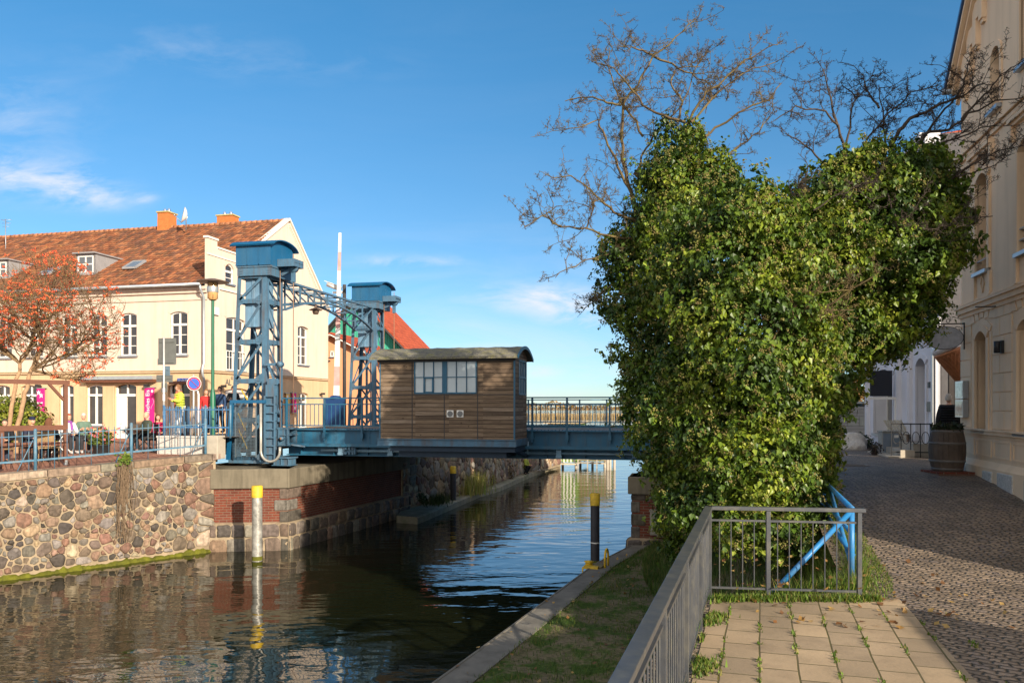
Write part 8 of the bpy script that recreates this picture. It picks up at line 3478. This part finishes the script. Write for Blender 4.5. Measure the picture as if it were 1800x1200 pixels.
ptop = 5.08 - L1.z
for s in (s_p, s_p - 3.0):
    g = MB()
    g.beam(PGz(s, 1.05, .08), PGz(s, 1.05, ptop), .10, .10, wn)
    g.build('post', M['brown'], pb)
    g = MB()
    g.beam(PGz(s, 1.05, -.05), PGz(s, 1.05, .14), .06, .12, wn)
    g.build('post_shoe', M['zinc'], pb)
g = MB()
g.beam(PGz(s_p + .1, 1.05, ptop), PGz(s_p - 5, 1.05, ptop), .09, .12)
g.build('beam', M['brown'], pb)
g = MB()
g.beam(PGz(s_p - .9, 4.0, ptop + .02), PGz(s_p - 4.5, .6, ptop + .14), .08, .10)
g.build('beam', M['brown'], pb)
g = MB()
g.beam(PGz(s_p - .03, 1.05, ptop - .50), PGz(s_p - .42, 1.05, ptop - .04), .07, .07)
g.build('brace', M['brown'], pb)
for z0, z1 in ((3.76, 3.90), (3.33, 3.44)):
    g = MB()
    g.beam(PGz(s_p + .03, .985, (z0 + z1) / 2 - L1.z), PGz(s_p - 4, .985, (z0 + z1) / 2 - L1.z), .03, z1 - z0)
    g.build('rail_board', M['brown'], pb)
g = MB()
g.beam(PGz(s_p - 1.55, 1.03, -.02), PGz(s_p - 1.55, 1.03, 3.85 - L1.z), .09, .05, wn)
g.build('rail_post', M['brown'], pb)
# low wire edging in front of it
g = MB()
for k in range(15):
    s = s_p + .15 - k * .23
    a, b_ = PGz(s, .62, -.0) , PGz(s, .62, .22)
    g.tube([a, b_, PGz(s - .2, .62, .20), PGz(s - .2, .62, 0)], .008, 4)
we = g.build('wire_edging', M['black'], loc=L1, fix=False)
tag(we, 'low black wire edging along the terrace flower strip by the fence', 'edging')


# ---------------------------------------------------------------- people
def skin_mesh(verts, edges, radii, sub=1):
    me = bpy.data.meshes.new('skel')
    me.from_pydata([tuple(v) for v in verts], edges, [])
    o = bpy.data.objects.new('skel', me)
    COL.objects.link(o)
    md = o.modifiers.new('skin', 'SKIN')
    sv = me.skin_vertices[0].data
    for i, r_ in enumerate(radii):
        sv[i].radius = (r_, r_) if not isinstance(r_, tuple) else r_
        sv[i].use_root = (i == 0)
    sm = o.modifiers.new('sub', 'SUBSURF')
    sm.levels = sub
    sm.render_levels = sub
    dg = bpy.context.evaluated_depsgraph_get()
    m2 = bpy.data.meshes.new_from_object(o.evaluated_get(dg))
    vs = [tuple(v.co) for v in m2.vertices]
    fs = [tuple(p.vertices) for p in m2.polygons]
    bpy.data.objects.remove(o)
    bpy.data.meshes.remove(me)
    bpy.data.meshes.remove(m2)
    return vs, fs


CLO = {}
def cloth(name, c):
    if name not in CLO:
        CLO[name] = plain(name, c, .8, var=.18, scale=9, bmp=.25, bscale=30, spec=.2)
    return CLO[name]


def person(label, loc, rotz, pose='stand', h=1.72, top=('black_cloth', (.03, .03, .035)), bottom=('dark_jeans', (.04, .05, .08)), hair=(.10, .06, .035), hairlong=False, hat=None, scarf=None, arms='down', lean=0.0, shoe=(.03, .03, .03), puffy=0.0, bald=False, turn=0.0, group=None):
    t = thing('person', label, 'person', loc, rotz, group)
    k = h / 1.75
    J = {}
    dz = 0.0 if pose == 'stand' else (-.45 if pose == 'sit' else -.55)
    def P(x, y, z, up=True):
        return Vector((x, y + (lean * (z - .95) if up else 0), z + (dz if up else 0))) * k
    J['pel'] = P(0, 0, .96)
    J['sp'] = P(0, 0, 1.16)
    J['ch'] = P(0, .01, 1.36)
    J['nk'] = P(0, .01, 1.50)
    J['hd'] = P(0, -.015, 1.585)
    for s, S in ((-1, 'L'), (1, 'R')):
        J['sh' + S] = P(s * .165, .01, 1.42)
        if arms == 'down':
            J['el' + S] = P(s * .225, .04, 1.15)
            J['wr' + S] = P(s * .235, -.05, .90)
        elif arms == 'table':
            J['el' + S] = P(s * .225, -.10, 1.15)
            J['wr' + S] = P(s * .11, -.33, 1.13)
        elif arms == 'back':
            J['el' + S] = P(s * .34, .10, 1.27)
            J['wr' + S] = P(s * .52, .16, 1.33)
        else:
            J['el' + S] = P(s * .235, -.06, 1.15)
            J['wr' + S] = P(s * .13, -.26, 1.22)
        hd_ = (J['wr' + S] - J['el' + S]).normalized()
        J['ha' + S] = J['wr' + S] + hd_ * .075 * k
        if pose == 'stand':
            J['hi' + S] = P(s * .088, 0, .92)
            J['kn' + S] = P(s * .095, -.03 + s * .03, .50, False)
            J['an' + S] = P(s * .10, .02 + s * .05, .085, False)
        elif pose == 'sit':
            J['hi' + S] = P(s * .09, -.02, .94)
            J['kn' + S] = P(s * .11, -.44, .52, False)
            J['an' + S] = P(s * .11, -.40 + s * .04, .085, False)
        else:
            J['hi' + S] = P(s * .09, -.02, .92)
            J['kn' + S] = P(s * .16, -.34, .55, False)
            J['an' + S] = P(s * .13, -.05, .085, False)
        J['to' + S] = J['an' + S] + Vector((s * .01, -.15, -.045)) * k
    def sk(chain_edges, rad, sub=1):
        names = []
        for a, b_ in chain_edges:
            for n_ in (a, b_):
                if n_ not in names:
                    names.append(n_)
        return skin_mesh([J[n_] for n_ in names], [(names.index(a), names.index(b_)) for a, b_ in chain_edges], [tuple(np.array(rad[n_]) * k) if isinstance(rad[n_], tuple) else rad[n_] * k for n_ in names], sub)
    arm = [('ch', 'shL'), ('shL', 'elL'), ('elL', 'wrL'), ('wrL', 'haL'), ('ch', 'shR'), ('shR', 'elR'), ('elR', 'wrR'), ('wrR', 'haR')]
    leg = [('pel', 'hiL'), ('hiL', 'knL'), ('knL', 'anL'), ('anL', 'toL'), ('pel', 'hiR'), ('hiR', 'knR'), ('knR', 'anR'), ('anR', 'toR')]
    tor = [('pel', 'sp'), ('sp', 'ch'), ('ch', 'nk'), ('nk', 'hd')]
    rb_ = {'pel': (.14, .10), 'sp': (.125, .09), 'ch': (.14, .10), 'nk': .05, 'hd': .05}
    for S in 'LR':
        rb_.update({'sh' + S: .062, 'el' + S: .042, 'wr' + S: .028, 'ha' + S: .034, 'hi' + S: .085, 'kn' + S: .058, 'an' + S: .040, 'to' + S: .034})
    vs, fs = sk(tor + arm + leg, rb_)
    body = MB()
    body.add(vs, fs, True)
    # head
    hc = J['hd'] + Vector((0, -.012, .07)) * k
    ct, st_ = math.cos(turn), math.sin(turn)
    def hp(x, y, z):
        return hc + Vector((x * ct - y * st_, x * st_ + y * ct, z)) * k
    hv, hf = [], []
    nn, mm = 12, 9
    for i in range(mm + 1):
        ph = math.pi * i / mm - math.pi / 2
        for j in range(nn):
            a = 2 * math.pi * j / nn
            x, y, z = math.cos(ph) * math.cos(a), math.cos(ph) * math.sin(a), math.sin(ph)
            wd2 = .074 * (1 - .22 * max(0, -z))
            hv.append(hp(x * wd2, y * .092 + (-.012 if y < 0 and z < -.2 else 0), z * .115))
    hf = [(i * nn + j, i * nn + (j + 1) % nn, (i + 1) * nn + (j + 1) % nn, (i + 1) * nn + j) for i in range(mm) for j in range(nn)]
    body.add(hv, hf, True)
    body.add([hp(-.014, -.088, -.025), hp(.014, -.088, -.025), hp(0, -.088, .025), hp(0, -.115, -.02)], [(0, 1, 3), (1, 2, 3), (2, 0, 3), (0, 2, 1)], True)
    for s in (-1, 1):
        body.sphere(hp(s * .076, .005, 0), .022 * k, 6, 5, (.4, .8, 1.2))
    body.mi = 1
    for s in (-1, 1):
        body.sphere(hp(s * .03, -.083, .012), .010 * k, 6, 4, (1.3, .6, .7))
    body.mi = 2
    body.sphere(hp(0, -.090, -.052), .014 * k, 6, 4, (1.6, .5, .45))
    body.mi = 0
    # hands: palm with fingers and a thumb
    for s, S in ((-1, 'L'), (1, 'R')):
        d = (J['ha' + S] - J['wr' + S]).normalized()
        side = d.cross(Vector((0, 1, .2))).normalized()
        nrm = side.cross(d)
        for f, (o_, l_) in enumerate(((-.026, .062), (-.009, .075), (.009, .070), (.026, .054))):
            b0 = J['ha' + S] + (side * o_ + d * .028) * k
            b1 = b0 + (d * l_ * .55 + nrm * .010) * k
            b2 = b1 + (d * l_ * .40 + nrm * .026) * k
            body.tube([b0 - d * .02 * k, b0, b1, b2], [.009 * k, .009 * k, .008 * k, .006 * k], 5)
        b0 = J['ha' + S] + (side * -.03 - d * .015) * k
        body.tube([b0, b0 + (side * -.022 + d * .03 + nrm * .01) * k, b0 + (side * -.024 + d * .055 + nrm * .018) * k], [.011 * k, .010 * k, .007 * k], 5)
    body.build('body', [M['skin'], M['black'], plain('lips', (.42, .14, .11), .5)], t)
    # jacket
    rj = {'pel': (.165 + puffy, .125 + puffy), 'sp': (.15 + puffy, .115 + puffy), 'ch': (.165 + puffy, .125 + puffy), 'nk': .068}
    for S in 'LR':
        rj.update({'sh' + S: .082 + puffy * .6, 'el' + S: .062 + puffy * .6, 'wr' + S: .046 + puffy * .4})
    vs, fs = sk(tor[:3] + [e_ for e_ in arm if e_[1][:2] != 'ha'], rj)
    g = MB()
    g.add(vs, fs, True)
    if puffy:
        g2 = MB()
    jk = g.build('jacket', cloth(*top), t)
    if puffy:
        g2 = MB()
        for q in range(9):
            zq = J['pel'].z - .02 + q * .058
            rx_ = .185 + puffy * .75 + .008 * (q % 2)
            g2.tube([(rx_ * k * math.cos(a), .78 * rx_ * k * math.sin(a) + lean * (zq - .95), zq) for a in np.linspace(0, 2 * math.pi, 20)], .022 * k, 6)
        g2.build('quilting', cloth(*top), jk)
    # trousers
    rt = {'pel': (.15, .115)}
    for S in 'LR':
        rt.update({'hi' + S: .104, 'kn' + S: .076, 'an' + S: .062})
    vs, fs = sk([e_ for e_ in leg if e_[1][:2] != 'to'], rt)
    g = MB()
    g.add(vs, fs, True)
    g.build('trousers', cloth(*bottom), t)
    for S in 'LR':
        g = MB()
        a = J['an' + S]
        g.sphere(a + Vector((0, -.06, -.035)) * k, .075 * k, 8, 6, (.62, 1.75, .62))
        g.sphere(a + Vector((0, .01, .0)) * k, .058 * k, 8, 6, (.9, 1, 1.1))
        g.build('shoe', cloth('shoe_%02d' % int(shoe[0] * 99), shoe), t)
    # hair or hat
    if not bald:
        g = MB()
        for i in range(7):
            pass
        hv, hf = [], []
        for i in range(7):
            ph = -0.35 + (math.pi / 2 + .35) * i / 6
            for j in range(nn):
                a = 2 * math.pi * j / nn
                x, y, z = math.cos(ph) * math.cos(a), math.cos(ph) * math.sin(a), math.sin(ph)
                front = y < -.25 and z < .48
                q_ = .90 if front else 1.10
                hv.append(hp(x * .078 * q_, y * .097 * q_ + .006, z * .118 * q_ + .004))
        hf = [(i * nn + j, i * nn + (j + 1) % nn, (i + 1) * nn + (j + 1) % nn, (i + 1) * nn + j) for i in range(6) for j in range(nn)]
        g.add(hv, hf, True)
        if hairlong:
            g.sphere(hp(0, .05, -.05), .092 * k, 10, 8, (1.0, .75, 1.5))
            for s in (-1, 1):
                g.sphere(hp(s * .066, .02, -.06), .05 * k, 8, 7, (.6, .9, 2.0))
        g.build('hair', cloth('hair_%d_%d' % (int(hair[0] * 99), int(hair[2] * 99)), hair), t)
    if hat:
        g = MB()
        prof = [(.088, .015), (.092, .03), (.091, .055), (.082, .088), (.055, .122), (.0, .138)]
        vs = []
        for r_, z in prof:
            for j in range(14):
                a = 2 * math.pi * j / 14
                vs.append(hp(r_ * math.cos(a) * .92, r_ * 1.12 * math.sin(a) + .006, z))
        g.add(vs, [(i * 14 + j, i * 14 + (j + 1) % 14, (i + 1) * 14 + (j + 1) % 14, (i + 1) * 14 + j) for i in range(5) for j in range(14)], True)
        g.build('knit_hat', cloth(*hat), t)
    if scarf:
        g = MB()
        c_ = J['nk'] + Vector((0, 0, .0))
        g.tube([c_ + Vector((.095 * math.cos(a), .085 * math.sin(a) - .01, .01 * math.sin(2 * a))) * k for a in np.linspace(0, 2 * math.pi, 14)], .035 * k, 8)
        g.tube([c_ + Vector((.05, -.10, -.02)) * k, c_ + Vector((.055, -.16, -.25)) * k, c_ + Vector((.05, -.165, -.55)) * k], [.04 * k, .042 * k, .035 * k], 8)
        g.build('scarf', cloth(*scarf), t)
    return t


def terr(px, Y, z=None):
    x = (px - 900) / 1400 * Y
    return Vector((x, Y, leftZ(Y) if z is None else z))


# chairs and tables of the terrace
def chair(label, loc, rotz, seatm, legm, group='terrace chairs'):
    t = thing('terrace_chair', label, 'chair', loc, rotz, group)
    g = MB()
    g.box(-.22, .22, -.22, .22, .43, .46)
    g.build('seat', seatm, t)
    g = MB()
    g.hexa([(-.22, .20, .48), (.22, .20, .48), (.22, .225, .48), (-.22, .225, .48), (-.23, .27, .90), (.23, .27, .90), (.23, .295, .90), (-.23, .295, .90)])
    g.build('backrest', seatm, t)
    for x, y in ((-.2, -.2), (.2, -.2), (-.2, .22), (.2, .22)):
        g = MB()
        g.tube([(x, y, 0), (x, y, .45 if y < 0 else .9)], .014, 6)
        g.build('leg', legm, t)
    return t


def table(label, loc, rotz, topm, legm, sx=.7, sy=.7, cross=False):
    t = thing('terrace_table', label, 'table', loc, rotz, 'terrace tables')
    g = MB()
    g.box(-sx / 2, sx / 2, -sy / 2, sy / 2, .72, .745)
    g.build('tabletop', topm, t, bevel=.008)
    if cross:
        for y in (-sy / 2 + .08, sy / 2 - .08):
            g = MB()
            g.beam((-sx / 2 + .05, y, 0), (sx / 2 - .05, y, .72), .025, .025)
            g.beam((-sx / 2 + .05, y + .03, .72), (sx / 2 - .05, y + .03, 0), .025, .025)
            g.build('cross_leg', legm, t)
    else:
        for x in (-sx / 2 + .06, sx / 2 - .06):
            for y in (-sy / 2 + .06, sy / 2 - .06):
                g = MB()
                g.tube([(x, y, 0), (x, y, .72)], .018, 6)
                g.build('leg', legm, t)
    return t


dkw = plain('dark_slatted_wood', (.06, .045, .035), .6, var=.2)
pa, pbq = terr(54, 23.2), terr(86, 22.6)
person('woman in navy knit hat and dark coat sitting at the table behind the timber rail', pa, R(62), 'sit', 1.68, ('navy_coat', (.022, .028, .05)), ('blue_jeans', (.05, .09, .17)), (.42, .27, .12), True, ('navy_knit', (.016, .02, .045)), None, 'table', -.08, turn=.2)
person('woman with long brown hair in black coat seen from behind on a rattan chair', pbq, R(195), 'sit', 1.70, ('black_coat', (.014, .014, .017)), ('black_trousers', (.018, .018, .022)), (.13, .055, .03), True, None, None, 'table', -.02, turn=-.5)
chair('rattan terrace chair with woven backrest under the woman in black', pbq + Vector((.0, 0, 0)), R(195), M['rattan'], M['rattan'])
chair('dark slatted chair under the woman in the knit hat', pa, R(62), dkw, M['black'])
table('dark square table between the two women behind the rail', terr(70, 23.35), R(20), dkw, M['black'], .7, .7)
pc = terr(10, 22.9)
chair('rattan terrace chair cut by the left picture edge', terr(4, 22.3), R(170), M['rattan'], M['rattan'])
person('person in dark coat at the left picture edge sitting behind the rail', pc, R(20), 'sit', 1.62, ('black_coat', (.014, .014, .017)), ('dark_jeans', (.04, .05, .08)), (.06, .045, .035), False, None, None, 'table', -.1)
p1, p2 = terr(121, 25.2), terr(147, 25.6)
person('person with red headband, white sweater and purple scarf sitting near the brown post', p1, R(50), 'sit', 1.66, ('white_sweater', (.74, .71, .68)), ('charcoal_trousers', (.03, .03, .035)), (.30, .08, .05), False, None, ('purple_scarf', (.25, .07, .30)), 'table', .05, (.5, .5, .5))
person('grey haired person in green jacket reading beside the white sweater', p2, R(35), 'sit', 1.68, ('green_jacket', (.11, .17, .13)), ('charcoal_trousers', (.03, .03, .035)), (.55, .50, .44), False, None, None, 'book', .05, (.5, .5, .5))
chair('grey chair under the person in the green jacket', p2, R(35), plain('grey_mesh_seat', (.16, .17, .17), .7), M['black'])
chair('white chair under the person in the white sweater', p1, R(50), M['white'], M['white'])
table('small white table with crossed legs before the white sweater person', terr(103, 24.5), R(12), M['white'], M['white'], .75, .6, True)
p3, p4 = terr(258, 26.2, 2.93), terr(277, 26.6, 2.93)
person('bald man in dark green jacket sitting below the pink Italienisches Eis banner', p3, R(-35), 'sit', 1.74, ('olive_jacket', (.06, .07, .05)), ('charcoal_trousers', (.03, .03, .035)), (.5, .4, .3), False, None, None, 'table', .02, bald=True)
person('person in crimson top with brown hair sitting right of the bald man', p4, R(40), 'sit', 1.62, ('crimson_top', (.40, .02, .07)), ('dark_jeans', (.04, .05, .08)), (.13, .06, .03), True, None, None, 'table', .0)
chair('dark chair under the bald man', p3, R(-35), dkw, M['black'])
chair('dark chair under the person in the crimson top', p4, R(40), dkw, M['black'])
table('dark table with crossed legs before the bald man', terr(244, 25.6, 2.93), R(-10), dkw, M['black'], .8, .7, True)
chair('empty dark chair left of the table before the bald man', terr(240, 26.8, 2.93), R(-150), dkw, M['black'])

sr = lambda px, v: FB.w(U(px, v), v, 3.46)
person('man in bright yellow jacket, orange scarf and white trousers standing on the raised street', sr(316, .6), R(-50), 'stand', 1.70, ('yellow_hivis_jacket', (.58, .66, .08)), ('white_trousers', (.66, .63, .58)), (.20, .10, .05), False, None, ('orange_scarf', (.50, .17, .09)), 'book', -.05, (.5, .5, .5), .018, turn=-.3)
person('person in red jacket standing behind the blue railing near the no stopping sign', sr(362, 1.4), R(30), 'stand', 1.55, ('red_jacket', (.48, .03, .03)), ('black_trousers', (.018, .018, .022)), (.22, .11, .05), True)
person('person in dark blue jacket standing by the green lamp post', sr(387, 2.0), R(-20), 'stand', 1.66, ('dark_blue_jacket', (.03, .06, .13)), ('black_trousers', (.018, .018, .022)), (.10, .06, .04), False)
person('person in black clothes standing left of the blue tower', sr(410, 3.4), R(15), 'stand', 1.72, ('black_coat', (.014, .014, .017)), ('dark_jeans', (.04, .05, .08)), (.07, .045, .03), False, None, None, 'book')
q = at(1668, 760, 18.6)
q.z = streetZ(q.x, q.y)
person('person with pale hair in black quilted jacket seen from behind beyond the barrel', q, R(160), 'stand', 1.62, ('black_quilted', (.016, .016, .019)), ('black_trousers', (.018, .018, .022)), (.46, .40, .34), False, None, None, 'down', 0, (.03, .03, .03), .05)
q = onz(946, 827, .27)
person('worker in dark clothes standing on the canal ledge under the bridge', (q.x, q.y, .27), R(20), 'stand', 1.75, ('work_jacket', (.07, .06, .06)), ('black_trousers', (.018, .018, .022)), (.07, .045, .03), False, None, None, 'down', 0, (.5, .5, .06))
q = onz(923, 833, .27)
person('worker in yellow and black crouching on the canal ledge', (q.x, q.y, .27), R(60), 'crouch', 1.72, ('yellow_black_jacket', (.30, .32, .05)), ('black_trousers', (.018, .018, .022)), (.07, .045, .03), False, None, None, 'table', -.15)

# flower tub
q = terr(178, 24.8)
ft = leaf_ball('flower_tub', 'tub of pink and orange flowers behind the blue picket fence', 'planter', (q.x, q.y, 2.9), [(0, 0, .62, .26), (-.2, 0, .5, .22), (.22, 0, .55, .2), (0, -.05, .35, .22)], 900, .07,
               [(.10, .14, .02), (.14, .17, .03), (.07, .10, .02)])
n = 90
pos = rng.normal(0, .17, (n, 3)) * [1.3, 1, .75] + [.1, -.1, .66]
ax = frames_from_normals(rng.normal(size=(n, 3)) + [0, -.8, .5], rng.normal(size=(n, 3)))
scatter('blossoms', SIMPLE_V, SIMPLE_F, pos, ax, rng.uniform(.05, .10, n), M['matleaf'], ft, np.array([(.62, .18, .17), (.60, .10, .14), (.66, .32, .18), (.55, .05, .06)])[rng.integers(0, 4, n)])
g = MB()
g.lathe([(.20, -.02), (.26, .32), (.28, .33), (.25, .30), (0, .28)], 0, 0, 18, caps=False)
g.build('tub', M['black'], ft)
